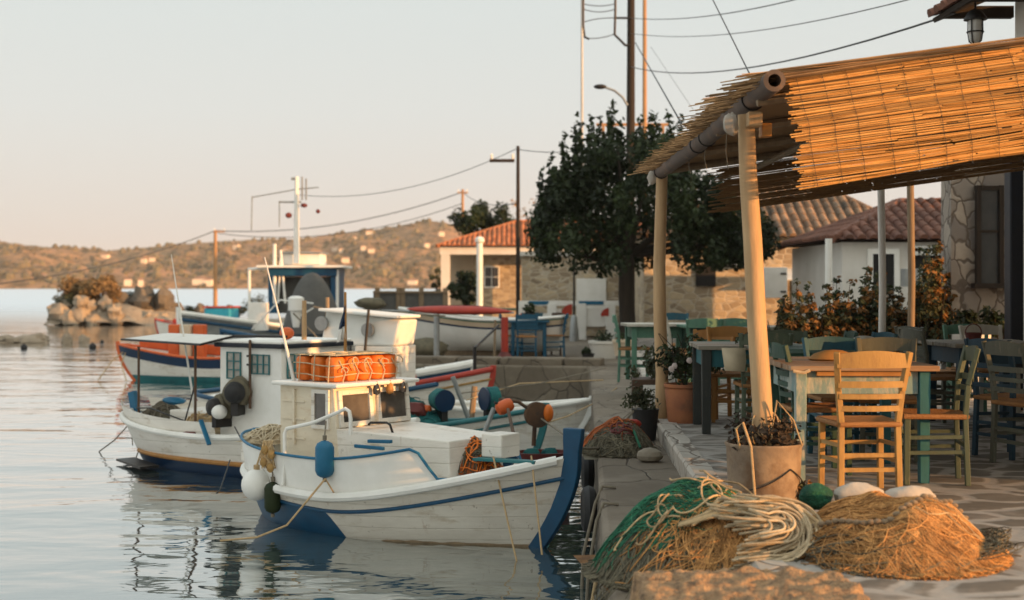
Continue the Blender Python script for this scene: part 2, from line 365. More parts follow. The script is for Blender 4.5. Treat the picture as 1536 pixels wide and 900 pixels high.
M['dry_brush'] = mat('dry_brush', (.30, .18, .075), (.16, .11, .05), rough=.85, scale=2, bump=0, shade=.5, trans=.15)
M['bark'] = mat('bark', (0.045, 0.034, 0.024), (0.026, 0.020, 0.015), rough=.95, stretch=(3, 3, .6), bump=.8, bscale=18, bd=.02)
M['soil'] = mat('soil', (.05, .036, .025), rough=.95, bump=.8)
M['glass_dark'] = mat('window_glass', (.028, .03, .032), (.045, .045, .045), rough=.13, bump=0, spec=.6)
M['glass_cabin'] = mat('reflection_toned_glass', (.15, .135, .12), (.06, .055, .05), rough=.16, scale=3, bump=.05, bscale=4, spec=.7)  # reflections and the interior behind are put into this grey brown tone
M['pane_grey'] = mat('curtained_pane', (.36, .35, .30), (.22, .22, .20), rough=.25, scale=7, bump=0, spec=.6)
M['lamp_glass'] = mat('frosted_lamp_glass', (.5, .5, .47), rough=.25, bump=0, spec=.6)
M['rush'] = mat('woven_rush', (.38, .19, .07), (.24, .11, .04), rough=.8, scale=14, stretch=(1, 6, 6), bump=.9, bscale=26, bd=.01)
M['drum'] = mat('weathered_metal_drum', (.36, .27, .18), (.20, .15, .11), rough=.6, metal=.15, scale=5, bump=.3, dirt=(.15, .085, .045), damt=.46, dscale=4.5)
M['wire'] = mat('black_cable', (.05, .05, .05), rough=.6, bump=0)
M['flower'] = mat('pale_flowers', (.60, .50, .46), rough=.8, bump=0)
def paint(name, c, wear, damt=.34):
    return mat(name, c, tuple(x * .72 for x in c), rough=.6, scale=5, stretch=(2, 2, .7), bump=.25, bscale=24, dirt=wear, damt=damt + .05, dscale=11)
M['chair_yellow'] = paint('ochre_chair_paint', (.42, .25, .08), (.27, .155, .06), .38)
M['chair_orange'] = paint('orange_wood_varnish', (.42, .20, .055), (.30, .14, .05), .3)
M['quay_blue'] = paint('deep_sea_blue_paint', (.012, .085, .15), (.05, .12, .15), .25)
M['chair_green'] = paint('sage_green_paint', (0.090, 0.116, 0.075), (0.203, 0.180, 0.112), .3)
M['chair_dkgreen'] = paint('dark_green_paint', (0.022, 0.064, 0.045), (0.090, 0.075, 0.045), .28)
M['chair_blue'] = paint('petrol_blue_paint', (0.019, 0.086, 0.120), (0.075, 0.112, 0.112), .3)
M['chair_navy'] = paint('dark_blue_chair_paint', (.02, .055, .085), (.09, .08, .06), .25)
M['chair_grey'] = paint('grey_green_paint', (.115, .12, .09), (.24, .20, .14), .3)
M['chair_white'] = paint('worn_white_paint', (.50, .47, .40), (.30, .26, .19), .32)
M['chair_mint'] = paint('mint_green_paint', (0.090, 0.203, 0.143), (0.210, 0.225, 0.165), .3)
M['chair_brown'] = paint('brown_wood_paint', (0.075, 0.041, 0.022), (0.128, 0.075, 0.038), .3)
M['table_blue'] = paint('faded_blue_paint', (.22, .33, .32), (.45, .42, .34), .4)
M['table_teal'] = paint('teal_leg_paint', (0.022, 0.128, 0.150), (0.120, 0.165, 0.150), .25)
M['table_dark'] = paint('dark_table_paint', (0.034, 0.038, 0.034), (0.083, 0.064, 0.038), .3)
M['planks'] = plank_mat('weathered_table_planks', (.17, .095, .05), (.38, .24, .135), 'X', .105, wear=(.30, .29, .24), wamt=.38)
M['planks_grey'] = plank_mat('grey_table_planks', (.17, .15, .12), (.31, .28, .22), 'X', .11)
M['planks_green'] = plank_mat('green_table_planks', (.06, .12, .10), (.14, .20, .17), 'X', .11, wear=(.42, .42, .36), wamt=.34)
M['deck_boards'] = plank_mat('grey_deck_boards', (.28, .26, .22), (.44, .41, .36), 'X', .08)
# ------------------------------------------------------------------ camera, sun, sky
cam = bpy.data.cameras.new('camera'); co = bpy.data.objects.new('camera', cam); COL.objects.link(co)
co.location = (0, 0, CAMZ); co.rotation_euler = (R(90), 0, 0)
cam.sensor_width = 36; cam.lens = FP / 1536 * 36; cam.shift_y = -(450 - HYP) / 1536
cam.clip_end = 6000; cam.clip_start = .1
cam.dof.use_dof = True; cam.dof.focus_distance = 10.6; cam.dof.aperture_fstop = 2.1
scene.camera = co
SUN_AZ, SUN_EL = 60.0, 8.0        # degrees to the right of straight behind the camera, and above the horizon
to_sun = Vector((math.sin(R(SUN_AZ)) * math.cos(R(SUN_EL)), -math.cos(R(SUN_AZ)) * math.cos(R(SUN_EL)), math.sin(R(SUN_EL))))
sl = bpy.data.lights.new('sun', 'SUN'); so = bpy.data.objects.new('sun', sl); COL.objects.link(so)
sl.energy = 5.0; sl.angle = R(.6); sl.color = (1.0, .49, .175)
so.rotation_euler = to_sun.to_track_quat('Z', 'Y').to_euler(); so.location = (20, -20, 20)
w = bpy.data.worlds.new('World'); scene.world = w; w.use_nodes = True
nt = w.node_tree; nt.nodes.clear(); L = nt.links
sky = nd(nt, 'ShaderNodeTexSky', sky_type='NISHITA'); sky.sun_disc = False
sky.sun_elevation = R(SUN_EL); sky.sun_rotation = R(180 - SUN_AZ); sky.air_density = 1.0; sky.dust_density = 2.5; sky.ozone_density = 1.0
hs = nd(nt, 'ShaderNodeHueSaturation'); hs.inputs['Saturation'].default_value = .35; hs.inputs['Value'].default_value = 1.0
L.new(sky.outputs[0], hs.inputs['Color'])
# thin bright evening veil: paler and warmer towards the horizon
tcw = nd(nt, 'ShaderNodeTexCoord'); sx = nd(nt, 'ShaderNodeSeparateXYZ'); L.new(tcw.outputs['Generated'], sx.inputs[0])
veil = ramp(nt, sx.outputs[2], [(0.0, (7.4, 6.25, 5.5)), (.05, (7.15, 6.6, 6.0)), (.12, (6.85, 6.95, 6.65)), (.22, (6.45, 7.0, 6.85)), (.6, (8.2, 9.0, 9.0)), (1.0, (8.2, 9.1, 9.3))])
mixs = mixc(nt, .86, hs.outputs[0], veil)
# the glow of the low sun brightens the half of the sky behind the camera
dt = nd(nt, 'ShaderNodeVectorMath', operation='DOT_PRODUCT'); L.new(tcw.outputs['Generated'], dt.inputs[0]); dt.inputs[1].default_value = to_sun
glow = ramp(nt, dt.outputs['Value'], [(0.0, (1, 1, 1)), (.45, (1.25, 1.2, 1.12)), (1.0, (1.9, 1.65, 1.4))])
mixs = mixc(nt, 1.0, mixs, glow, 'MULTIPLY')
bg = nd(nt, 'ShaderNodeBackground'); bg.inputs[1].default_value = .0845; L.new(mixs, bg.inputs[0])
wo = nd(nt, 'ShaderNodeOutputWorld'); L.new(bg.outputs[0], wo.inputs[0])
vs = scene.view_settings; vs.view_transform = 'Standard'; vs.look = 'None'; vs.exposure = .51; vs.gamma = 1; vs.use_curve_mapping = False
scene.cycles.max_bounces = 7; scene.cycles.caustics_reflective = True; scene.cycles.caustics_refractive = False
scene.cycles.use_denoising = True; scene.cycles.sample_clamp_indirect = 6

# ------------------------------------------------------------------ water
def water_mat():
    m = bpy.data.materials.new('harbour_water'); m.use_nodes = True; nt = m.node_tree; nt.nodes.clear(); L = nt.links
    out = nd(nt, 'ShaderNodeOutputMaterial'); tc = nd(nt, 'ShaderNodeTexCoord')
    def wave(sx_, sy_, scale, det, dist):
        mp = nd(nt, 'ShaderNodeMapping'); mp.inputs['Scale'].default_value = (sx_, sy_, 1); mp.inputs['Rotation'].default_value = (0, 0, R(6)); L.new(tc.outputs['Object'], mp.inputs[0])
        n = nd(nt, 'ShaderNodeTexNoise'); n.inputs['Scale'].default_value = scale; n.inputs['Detail'].default_value = det; n.inputs['Distortion'].default_value = dist
        L.new(mp.outputs[0], n.inputs['Vector']); return n.outputs['Fac']
    a = wave(.55, 1, 1.15, 2, .4); b_ = wave(.6, 1, 4.2, 2, .3); c_ = wave(.35, 1, .28, 2, .2)
    s1 = nd(nt, 'ShaderNodeMath', operation='MULTIPLY_ADD'); L.new(b_, s1.inputs[0]); s1.inputs[1].default_value = .15; L.new(a, s1.inputs[2])
    s2 = nd(nt, 'ShaderNodeMath', operation='MULTIPLY_ADD'); L.new(c_, s2.inputs[0]); s2.inputs[1].default_value = 1.8; L.new(s1.outputs[0], s2.inputs[2])
    bp = nd(nt, 'ShaderNodeBump'); bp.inputs['Strength'].default_value = 1.0; bp.inputs['Distance'].default_value = .034; L.new(s2.outputs[0], bp.inputs['Height'])
    gl = nd(nt, 'ShaderNodeBsdfGlossy')
    sep = nd(nt, 'ShaderNodeSeparateXYZ'); L.new(tc.outputs['Object'], sep.inputs[0])
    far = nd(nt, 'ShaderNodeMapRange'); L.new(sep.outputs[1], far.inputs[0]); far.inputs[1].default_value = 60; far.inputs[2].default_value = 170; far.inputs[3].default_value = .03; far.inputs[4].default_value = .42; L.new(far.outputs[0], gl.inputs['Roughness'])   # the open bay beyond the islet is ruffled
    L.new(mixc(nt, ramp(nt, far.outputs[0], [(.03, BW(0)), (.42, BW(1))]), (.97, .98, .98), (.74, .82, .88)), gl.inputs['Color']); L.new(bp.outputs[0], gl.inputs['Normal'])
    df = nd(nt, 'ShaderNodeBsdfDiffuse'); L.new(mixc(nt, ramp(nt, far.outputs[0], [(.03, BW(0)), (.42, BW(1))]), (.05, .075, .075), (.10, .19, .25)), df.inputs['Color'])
    fr = nd(nt, 'ShaderNodeFresnel'); fr.inputs['IOR'].default_value = 1.45; L.new(bp.outputs[0], fr.inputs['Normal'])
    ma = nd(nt, 'ShaderNodeMath', operation='MULTIPLY_ADD'); ma.use_clamp = True; L.new(fr.outputs[0], ma.inputs[0]); ma.inputs[1].default_value = 1.1; ma.inputs[2].default_value = .3
    mx = nd(nt, 'ShaderNodeMixShader'); L.new(ma.outputs[0], mx.inputs[0]); L.new(df.outputs[0], mx.inputs[1]); L.new(gl.outputs[0], mx.inputs[2])
    L.new(mx.outputs[0], out.inputs[0]); return m
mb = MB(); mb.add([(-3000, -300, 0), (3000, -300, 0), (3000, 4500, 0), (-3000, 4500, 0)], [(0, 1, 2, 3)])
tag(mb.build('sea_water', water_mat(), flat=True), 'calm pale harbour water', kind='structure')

# ------------------------------------------------------------------ quay and terrace
def edge_q(y): return .12 + .05 * y
quay = [(-3, -40), (-3, 1), (edge_q(4), 4), (edge_q(8), 8), (edge_q(12), 12), (edge_q(18), 18), (edge_q(26.2), 26.2), (-3.0, 27.2), (-3.9, 34), (-6.0, 52), (-8.5, 66), (-12, 77), (-12, 90), (60, 92), (60, -40)]
mb = MB(); mb.prism([(x, y) for x, y in reversed(quay)][::-1], -2.5, QZ)
tag(mb.build('quay', M['quay_stone'], bevel=.04), 'worn concrete and stone quay with a straight basin edge', kind='structure')
def edge_t(y): return interp([(3, .99), (14, 1.41), (25, 2.2), (40, 2.85)], y)
ter = [(.99 + .12, 2.5), (1.41 + .12, 14), (2.2 + .12, 25), (2.85 + .12, 40), (45, 40), (45, 2.5)]
mb = MB(); mb.prism(ter[::-1], .3, TZ)
tag(mb.build('terrace', M['paving'], flat=True), 'terrace paved with dark flat stones and wide whitewashed joints', kind='structure')
mb = MB()
rows = []
for i in range(161):
    y = 2.5 + i * (40 - 2.5) / 160
    x = edge_t(y); j = lambda k: .018 * noise.noise(Vector((y * 2.3, k * 3.1, 0)))
    rows.append([V(x + j(0) + .03, y, .6), V(x + j(1) * .6 - .004, y, TZ - .018 + j(4) * .5), V(x + j(2) * .6 + .012, y, TZ + .006 + j(5) * .3), V(x + .16 + j(3) * 1.5, y, TZ + .008), V(x + .19, y, TZ - .08)])
mb.grid(rows)
tag(mb.build('terrace_kerb', M['kerb_stone'], angle=22), 'worn whitewashed kerb along the terrace edge', kind='structure')

# ------------------------------------------------------------------ far hills
sil = [(-700, 385), (-300, 372), (0, 364), (50, 371), (100, 376), (150, 379), (200, 375), (250, 371), (300, 366), (350, 363), (400, 361), (440, 361), (480, 357), (520, 351), (560, 346), (600, 340), (640, 335), (665, 334), (690, 342), (740, 356), (800, 366), (1000, 372), (1400, 380), (2300, 392)]
HILL = {}
def hill_pt(px, t):
    d = 880 + 420 * t
    ridge = 2.2 + (428 - interp(sil, px)) / 2133 * 1300
    n = noise.fractal(Vector((px * .012, t * 3.2, 3.1)), .9, 2, 5)
    fine = noise.noise(Vector((px * .09, t * 26, 9.0)))
    foot = smooth(0, .06, t)
    prof = t ** .92
    z = -1 + foot * 3.0 + ridge * prof * .98 + (n * 9 * math.sin(PI * min(1, t)) ** .7 + fine * 1.3) * foot
    return V((px - 768) / 2133 * d, d, z)
mb = MB(); rows = []
for i in range(91):
    t = i / 75
    row = []
    for k in range(501):
        px = -700 + 6 * k
        p = hill_pt(px, min(t, 1.0))
        if t > 1: p = V(p.x * (1 + (t - 1)), p.y * (1 + (t - 1)), p.z - (t - 1) * 120)
        row.append(p)
    rows.append(row)
mb.grid(rows)
def hill_mat():
    m, nt, b, tc = base('scrub_hillside'); L = nt.links
    mp = nd(nt, 'ShaderNodeMapping'); mp.inputs['Scale'].default_value = (1, .55, 1.6); L.new(tc.outputs['Object'], mp.inputs[0])
    a = noise_tex(nt, mp.outputs[0], .11, 6, .7); bq = noise_tex(nt, mp.outputs[0], .012, 4, .6)
    c = mixc(nt, ramp(nt, a, [(.43, BW(0)), (.56, BW(1))]), (.105, .070, .032), (.36, .20, .095))
    c = mixc(nt, ramp(nt, bq, [(.5, BW(0)), (.66, BW(.75))]), c, (.42, .22, .12))
    L.new(c, b.inputs['Base Color']); b.inputs['Roughness'].default_value = .95; b.inputs['Specular IOR Level'].default_value = .1
    bp = nd(nt, 'ShaderNodeBump'); bp.inputs['Strength'].default_value = 1; bp.inputs['Distance'].default_value = 3.5; L.new(a, bp.inputs['Height']); L.new(bp.outputs[0], b.inputs['Normal'])
    return m
tag(mb.build('far_hills', hill_mat(), angle=180), 'scrub covered hills across the bay', kind='structure')
# bushes and small trees scattered over the slopes
brnd = random.Random(17); mb = MB()
for i in range(2600):
    px = brnd.uniform(-160, 1000); t = brnd.random() ** 1.25; 
    if noise.noise(Vector((px * .02, t * 6, 4))) < brnd.uniform(-.5, .25): continue
    p = hill_pt(px, t); r = brnd.uniform(1.3, 3.6) * (1.0 if t > .06 else .7); hh = r * brnd.uniform(.7, 1.4); n = 6; a0 = brnd.random()
    vs = [p + V(r * math.cos(a0 + k * 1.047), r * math.sin(a0 + k * 1.047), -.6) for k in range(n)] + [p + V(r * .75 * math.cos(a0 + k * 1.047), r * .75 * math.sin(a0 + k * 1.047), hh * .65) for k in range(n)] + [p + V(0, 0, hh)]
    mb.add(vs, [(k, (k + 1) % n, n + (k + 1) % n, n + k) for k in range(n)] + [(n + k, n + (k + 1) % n, 2 * n) for k in range(n)], brnd.random())
M['hill_bush'] = mat('hill_bushes', (.15, .11, .05), (.10, .078, .036), rough=.9, scale=.05, bump=0, shade=.5)
tag(mb.build('hillside_scrub', M['hill_bush'], flat=True), 'dark scrub and olive trees dotted over the far hills', kind='stuff')
hs_ = [(158, 388, 9, 'long white house low on the left hillside'), (216, 395, 6, 'small white house right of the long one on the left hill'), (228, 392, 6, 'higher white house beside the small one on the left hill'),
       (355, 374, 7, 'white house high on the ridge right of the orange pole'), (429, 379, 7, 'white house just left of the blue wheelhouse mast'), (503, 376, 8, 'wide white house right of the mast foot'),
       (512, 379, 6, 'white house touching the wide one right of the mast'), (531, 360, 7, 'white house second highest on the right hill'), (554, 353, 9, 'highest white house on the right hill'),
       (545, 376, 6, 'left white house of the pair in mid slope'), (557, 378, 8, 'right white house of the pair in mid slope'), (518, 394, 9, 'low wide house under the white ones on the right hill'),
       (619, 427, 9, 'white house on the shore left of the porch house'), (662, 354, 7, 'faint white house near the top of the right hill'), (192, 428, 7, 'left shore house behind the rocky islet bush'),
       (211, 429, 5, 'small shore house right of the islet bush'), (300, 426, 12, 'long white shore building left of the orange pole'), (313, 428, 8, 'shore house touching the orange pole'), (65, 418, 9, 'orange house low on the far left shore'), (537, 405, 6, 'small house low on the right hill'), (640, 372, 6, 'pale house under the summit of the right hill')]
hrnd = random.Random(3)
for px, py, wd, lb in hs_:
    best = min((abs(428 - (hill_pt(px, t / 200).z - 2.2) / hill_pt(px, t / 200).y * 2133 - py), t / 200) for t in range(4, 200))
    p = hill_pt(px, best[1])
    e = empty('hillside_house', (p.x, p.y, p.z - .5), hrnd.uniform(-.3, .3), lb, 'house', 'white houses on the far hills')
    h = hrnd.uniform(2.8, 4.2); dp = wd * .7; wd *= .62
    mb = MB(); mb.box((0, 0, h / 2), (wd, dp, h)); mb.build('wall', M['far_wall'], e, flat=True)
    mb = MB(); mb.add([(-wd*.55, -dp*.55, h), (wd*.55, -dp*.55, h), (wd*.55, dp*.55, h), (-wd*.55, dp*.55, h), (-wd*.2, 0, h + 1.2), (wd*.2, 0, h + 1.2)], [(0,1,5,4), (2,3,4,5), (1,2,5), (3,0,4), (3,2,1,0)]); mb.build('roof', M['far_roof'], e, flat=True)

# ------------------------------------------------------------------ rocks and islet
def rock(name, c, r, sc, label, cat, group, m='rock', rz=0, wob=.55):
    mb = MB(); mb.ball((0, 0, 0), r, 13, sc, wob, 1.9, rnd.uniform(0, 50))
    o = mb.build(name, M[m], angle=28); o.location = c; o.rotation_euler = (0, 0, rz)
    return tag(o, label, cat, group)
# low spit the boulders lie on
mb = MB(); rows = []
for i in range(61):
    s = i / 60; x = lerp(-26.2, -11.5, s); row = []
    top = interp([(0, .15), (.05, .9), (.15, 1.5), (.35, 1.2), (.55, .45), (.75, .12), (1, .30)], s)
    for k in range(15):
        t = k / 14; y = 78.4 + 9 * t
        row.append(V(x + .3 * noise.noise(Vector((s * 9, t * 5, 1))), y, -.5 + (top + .5) * math.sin(PI * clamp(t * 1.1 + .02)) ** .35 + .22 * noise.noise(Vector((x * 1.1, y * 1.1, 5)))))
    rows.append(row)
mb.grid(rows, flip=True)
tag(mb.build('rocky_spit', M['rock'], angle=180), 'low rocky spit reaching out into the bay', kind='structure')
bl = [(88, 470, 17, 'leftmost pale boulder at the tip of the islet'), (108, 478, 14, 'flat pale boulder near the waterline at the islet tip'), (121, 452, 10, 'small pale boulder under the bush'), (135, 459, 11, 'round pale boulder below the orange bush'),
      (157, 456, 11, 'tallest round pale boulder below the orange bush'), (120, 472, 15, 'broad pale boulder in the front row'), (146, 474, 13, 'pale boulder in the middle of the front row'), (172, 466, 11, 'pale boulder right of the tall round one'), (176, 478, 12, 'low pale boulder right in the front row'),
      (189, 474, 10, 'small boulder at the right end of the pale pile'), (98, 458, 9, 'small boulder under the left side of the bush'), (140, 482, 11, 'wet boulder at the waterline under the pile'), (205, 483, 10, 'low boulder at the waterline right of the pile'), (225, 478, 12, 'tan boulder at the foot of the dark rocks'), (243, 480, 10, 'pointed tan boulder at the right foot of the dark rocks')]
for px, py, s, lb in bl:
    p = P(px, py, 79.2 + rnd.uniform(-.6, .8)); r = s / 2133 * 79 * 1.12
    rock('boulder', p, r, (1, .9, .85), lb, 'boulder', 'boulders of the islet', 'rock', rnd.uniform(0, 6))
for px, py, s, lb in [(178, 455, 17, 'big dark brown rock behind the pale boulders'), (214, 452, 22, 'largest dark rounded rock on the islet'), (245, 455, 20, 'dark sloping rock at the right of the islet'), (262, 468, 14, 'low dark rock where the spit begins'), (300, 463, 8, 'dark rock on the spit left of the orange pole'), (345, 464, 7, 'dark rock on the spit right of the orange pole'), (105, 464, 9, 'black rock set among the pale boulders')]:
    rock('boulder', P(px, py, 81.0), s / 2133 * 81 * 1.1, (1.1, .8, .9), lb, 'boulder', 'dark rocks of the islet', 'rock_dark', rnd.uniform(0, 6))
for px, py, sx_, sz_, lb in [(12, 510, 24, 7, 'long flat rock at the left edge breaking the water'), (48, 508, 24, 9, 'low rock beside the flat one in the water'), (100, 506, 9, 10, 'upright grey rock alone in the water'), (126, 508, 9, 8, 'reddish low rock alone in the water'), (62, 512, 14, 4, 'thin slab of rock at the waterline')]:
    p = G(px, 514, 0); k = p.y / 2133
    rock('sea_rock', (p.x, p.y, .05), 1.0, (sx_ * k, sx_ * k * .7, sz_ * k * 1.2), lb, 'rock', 'rocks in the open water', 'rock')
for px, py, r, lb in [(36, 520, 5, 'dark round mooring buoy below the flat rocks'), (139, 519, 5.5, 'dark round mooring buoy below the reddish rock'), (153, 511, 3, 'tiny dark mooring buoy right of the reddish rock')]:
    p = G(px, py + 3, 0); rr = r / 2133 * p.y
    e = empty('mooring_buoy', (p.x, p.y, 0), 0, lb, 'buoy', 'mooring buoys')
    MB().ball((0, 0, rr * .4), rr, 16).build('float', M['black'], e); MB().tube([(0, 0, rr * 1.2), (0, 0, rr * 1.6)], rr * .2).build('ring', M['rusty'], e)

# ------------------------------------------------------------------ foliage
def leafmass(mb, clumps, n, size, rg, squash=1.0, flow=0.0):
    tot = sum(c[1] ** 2 for c in clumps)
    for c in clumps:
        k = max(3, int(n * c[1] ** 2 / tot)); tone = rg.uniform(-.28, .28)
        sc = c[2] if len(c) > 2 else (1, 1, 1)
        for _ in range(k):
            d = Vector((rg.gauss(0, 1), rg.gauss(0, 1), rg.gauss(0, 1))).normalized()
            q = rg.random() ** .42 * c[1]
            p = Vector(c[0]) + Vector((d.x * sc[0], d.y * sc[1], d.z * sc[2])) * q
            nrm = (d + Vector((rg.gauss(0, .7), rg.gauss(0, .7), rg.gauss(.5, .7)))).normalized()
            a = nrm.orthogonal().normalized(); a = Matrix.Rotation(rg.uniform(0, 6.28), 3, nrm) @ a
            if flow: a = (a + Vector((0, 0, flow))).normalized()
            bb = nrm.cross(a).normalized(); s = size * rg.uniform(.6, 1.35)
            mb.add([p - a * s * .5, p + bb * s * .3 + nrm * s * .08, p + a * s * .55, p - bb * s * .3 + nrm * s * .08], [(0, 1, 2, 3)], clamp(.5 + tone + rg.uniform(-.22, .22)))
def shrub(name, c, rx, ry, h, n, leaf, m, label, cat='shrub', group=None, seed=1, nst=6, sprigs=0, m2=None, kind=None):
    rg = random.Random(seed); c = Vector(c)
    e = empty(name, c, 0, label, cat, group)
    cl = []
    for i in range(16):
        a = rg.uniform(0, 6.28); q = rg.random() ** .5
        cl.append((V(rx * q * math.cos(a) * .8, ry * q * math.sin(a) * .8, h * rg.uniform(.28, .85) * (1 - .25 * q)), rg.uniform(.2, .34) * min(rx * 1.6, h)))
    sp = []
    for i in range(sprigs):
        a = rg.uniform(0, 6.28); q = rg.random() ** .5; b0 = V(rx * q * .9 * math.cos(a), ry * q * .9 * math.sin(a), h * .5)
        top = b0 + V(rg.gauss(0, .12) * rx, rg.gauss(0, .1) * ry, h * rg.uniform(.35, .62)); sp.append((b0, top))
        for k in range(5): cl.append((b0.lerp(top, .2 + .2 * k), h * .06 * (1.4 - .18 * k)))
    mb = MB(); leafmass(mb, cl, n, leaf, rg); mb.build('foliage', M[m], e, flat=True)
    if m2:
        mb = MB(); leafmass(mb, [(Vector(q[0]) + V(.02, -.05, .02), q[1] * .9) for q in cl[3::2]], n // 3, leaf, rg); mb.build('orange_leaves', M[m2], e, flat=True)
    mb = MB()
    for i in range(nst):
        a = rg.uniform(0, 6.28); q = rg.uniform(.2, .8)
        mb.tube([(0, 0, -.02), V(rx * q * .4 * math.cos(a), ry * q * .4 * math.sin(a), h * .4), V(rx * q * math.cos(a), ry * q * math.sin(a), h * .8)], [.018 * h + .004, .012 * h + .003, .004], 5)
    for b0, top in sp: mb.tube([b0, top], [.006, .003], 4)
    mb.build('stems', M['bark'], e)
    return e
p = P(140, 446, 80.2)
shrub('bush', (p.x - .4, 80.4, 1.0), 2.3, 1.3, 1.9, 4600, .17, 'dry_brush', 'dry orange brown bush on top of the boulder pile', 'bush', seed=4)
p = P(102, 452, 80); shrub('bush', (p.x, 79.8, .9), .9, .7, .9, 1200, .14, 'leaf_olive', 'low green bush at the left edge of the orange one', 'bush', seed=5)
p = P(200, 440, 82); shrub('bush', (p.x, 82.5, 1.0), 1.3, .8, .9, 1300, .14, 'leaf_dark', 'low dark green bush right of the orange one', 'bush', seed=6)
for px, sd, lb in [(285, 7, 'small dark shrub left of the orange pole on the spit'), (306, 8, 'small dark shrub close to the orange pole'), (358, 9, 'small dark shrub right of the orange pole'), (385, 10, 'olive shrub left of the blue wheelhouse')]:
    p = P(px, 462, 82); shrub('bush', (p.x, 82, .35), .55 if px < 380 else .9, .5, .75 if px < 380 else 1.5, 500, .13, 'leaf_dark' if px < 380 else 'leaf_olive', lb, 'bush', seed=sd)

# ------------------------------------------------------------------ tiled roofs and houses
def tile_plane(mb, A, B, C, D, cw=.22, rl=.38, rg=None):
    """barrel tiles laid up a slope: eave A->B, ridge C (above A side) -> D"""
    A, B, C, D = map(Vector, (A, B, C, D)); rg = rg or rnd
    ex = (B - A); W = ex.length; ex /= W
    cx = (C - A).dot(ex); dx = (D - A).dot(ex)
    up = (C - A) - ex * cx; S = up.length; up /= S; nn = ex.cross(up).normalized()
    if nn.z < 0: nn = -nn
    n = max(2, int(W / cw)); cw = W / n
    def tmax(x):
        t = 1.0
        if cx > .01: t = min(t, x / cx)
        if W - dx > .01: t = min(t, (W - x) / (W - dx))
        return max(0, t)
    for i in range(n):
        x0 = (i + .5) * cw; tm = tmax(x0) * S; r0 = 0.0
        while r0 < tm - .03:
            r1 = min(r0 + rl, tm); lift = .018; wv = rg.uniform(-.012, .012)
            ring = []
            for (rr, lf) in ((r0, lift), (r1 + .03, 0)):
                for k in range(6):
                    a = PI * k / 5
                    ring.append(A + ex * (x0 + wv - math.cos(a) * cw * .36) + up * rr + nn * (math.sin(a) * cw * .36 + lf))
            mb.add(ring, [(k, k + 1, 7 + k, 6 + k) for k in range(5)] + [(0, 1, 2, 3, 4, 5)], rg.uniform(.1, .9))
            r0 = r1
        # channel tile
        mb.add([A + ex * (x0 + cw * .15) + nn * .0, A + ex * (x0 + cw * .85) + nn * .0, A + ex * (x0 + cw * .85) + up * tmax(min(W, x0 + cw * .5)) * S, A + ex * (x0 + cw * .15) + up * tmax(min(W, x0 + cw * .5)) * S], [(0, 1, 2, 3)], .25)
def hip_roof(name, x0, x1, y0, y1, ze, zr, rx0, rx1, m, parent, over=.35, cw=.22, rl=.38):
    ym = (y0 + y1) / 2; x0 -= over; x1 += over; y0 -= over; y1 += over
    a, b, c, d = V(x0, y0, ze), V(x1, y0, ze), V(x1, y1, ze), V(x0, y1, ze); r0, r1 = V(rx0, ym, zr), V(rx1, ym, zr)
    mb = MB(); tile_plane(mb, a, b, r0, r1, cw, rl); tile_plane(mb, d, a, r0, r0 + V(0, -.01, 0), cw, rl); tile_plane(mb, b, c, r1, r1 + V(0, .01, 0), cw, rl); tile_plane(mb, c, d, r1, r0, cw, rl)
    mb.tube([a, r0, r1, b], .09, 6, c_=.6); mb.tube([r0, d], .09, 6, c_=.4)
    o = mb.build(name, m, parent, angle=60)
    mb = MB(); mb.add([a - V(0,0,.02), b - V(0,0,.02), c - V(0,0,.02), d - V(0,0,.02), r0 - V(0,0,.04), r1 - V(0,0,.04)], [(0,1,5,4), (1,2,5), (2,3,4,5), (3,0,4)]); mb.build('roof_deck', M['wood_dark'], o, flat=True)
    return o
def window(par, cx, y, cz, w_, h_, frame='white_clean', pane='glass_dark', t=.07, axis='y'):
    mb = MB(); f = .06
    for s in (-1, 1): mb.box((cx + s * (w_ / 2 + f / 2), y, cz), (f, t, h_ + 2 * f)); mb.box((cx, y, cz + s * (h_ / 2 + f / 2)), (w_, t, f))
    o = mb.build('window', M[frame], par, flat=True)
    MB().box((cx, y + .02, cz), (w_, .02, h_)).build('pane', M[pane], o, flat=True)
    mb = MB(); mb.box((cx, y - .01, cz), (.03, .03, h_)); mb.box((cx, y - .012, cz), (w_, .024, .03)); mb.build('muntin', M[frame], o, flat=True)
    return o
# porch house with the orange hipped roof
e = empty('porch_house', (0, 0, 0), 0, 'stone house with an orange hipped tile roof and a white columned porch', 'house')
x0, x1 = -1.6, 7.2
MB().box(((x0 + x1) / 2, 62, 2.2), (x1 - x0, 5.0, 3.2)).build('wall', M['stone_wall'], e, flat=True)
mb = MB(); mb.box((2.2, 58.2, 3.62), (10.3, .35, .32)); mb.box((-2.75, 60.3, 3.62), (.35, 4.0, .32)); mb.build('porch_beam', M['plaster'], e, flat=True)
for cx in (-2.72, 0.95, 3.6, 7.1):
    mb = MB(); mb.box((cx, 58.2, 2.1), (.36, .36, 2.75)); mb.box((cx, 58.2, .95), (.46, .46, .5)); mb.build('column', M['plaster'], e, flat=True)
hip_roof('roof', -2.75, 7.3, 58.2, 64.5, 3.80, 4.95, .2, 5.2, M['roof_tile'], e, .32, .2, .34)
window(e, -.85, 59.47, 2.55, .55, .8); window(e, 2.1, 59.47, 2.4, .6, .9)
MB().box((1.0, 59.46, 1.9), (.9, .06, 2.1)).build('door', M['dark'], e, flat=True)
mb = MB(); mb.box((-2.2, 61, 2.3), (1.2, .3, 3.0)); mb.build('porch_end_wall', M['plaster_warm'], e, flat=True)
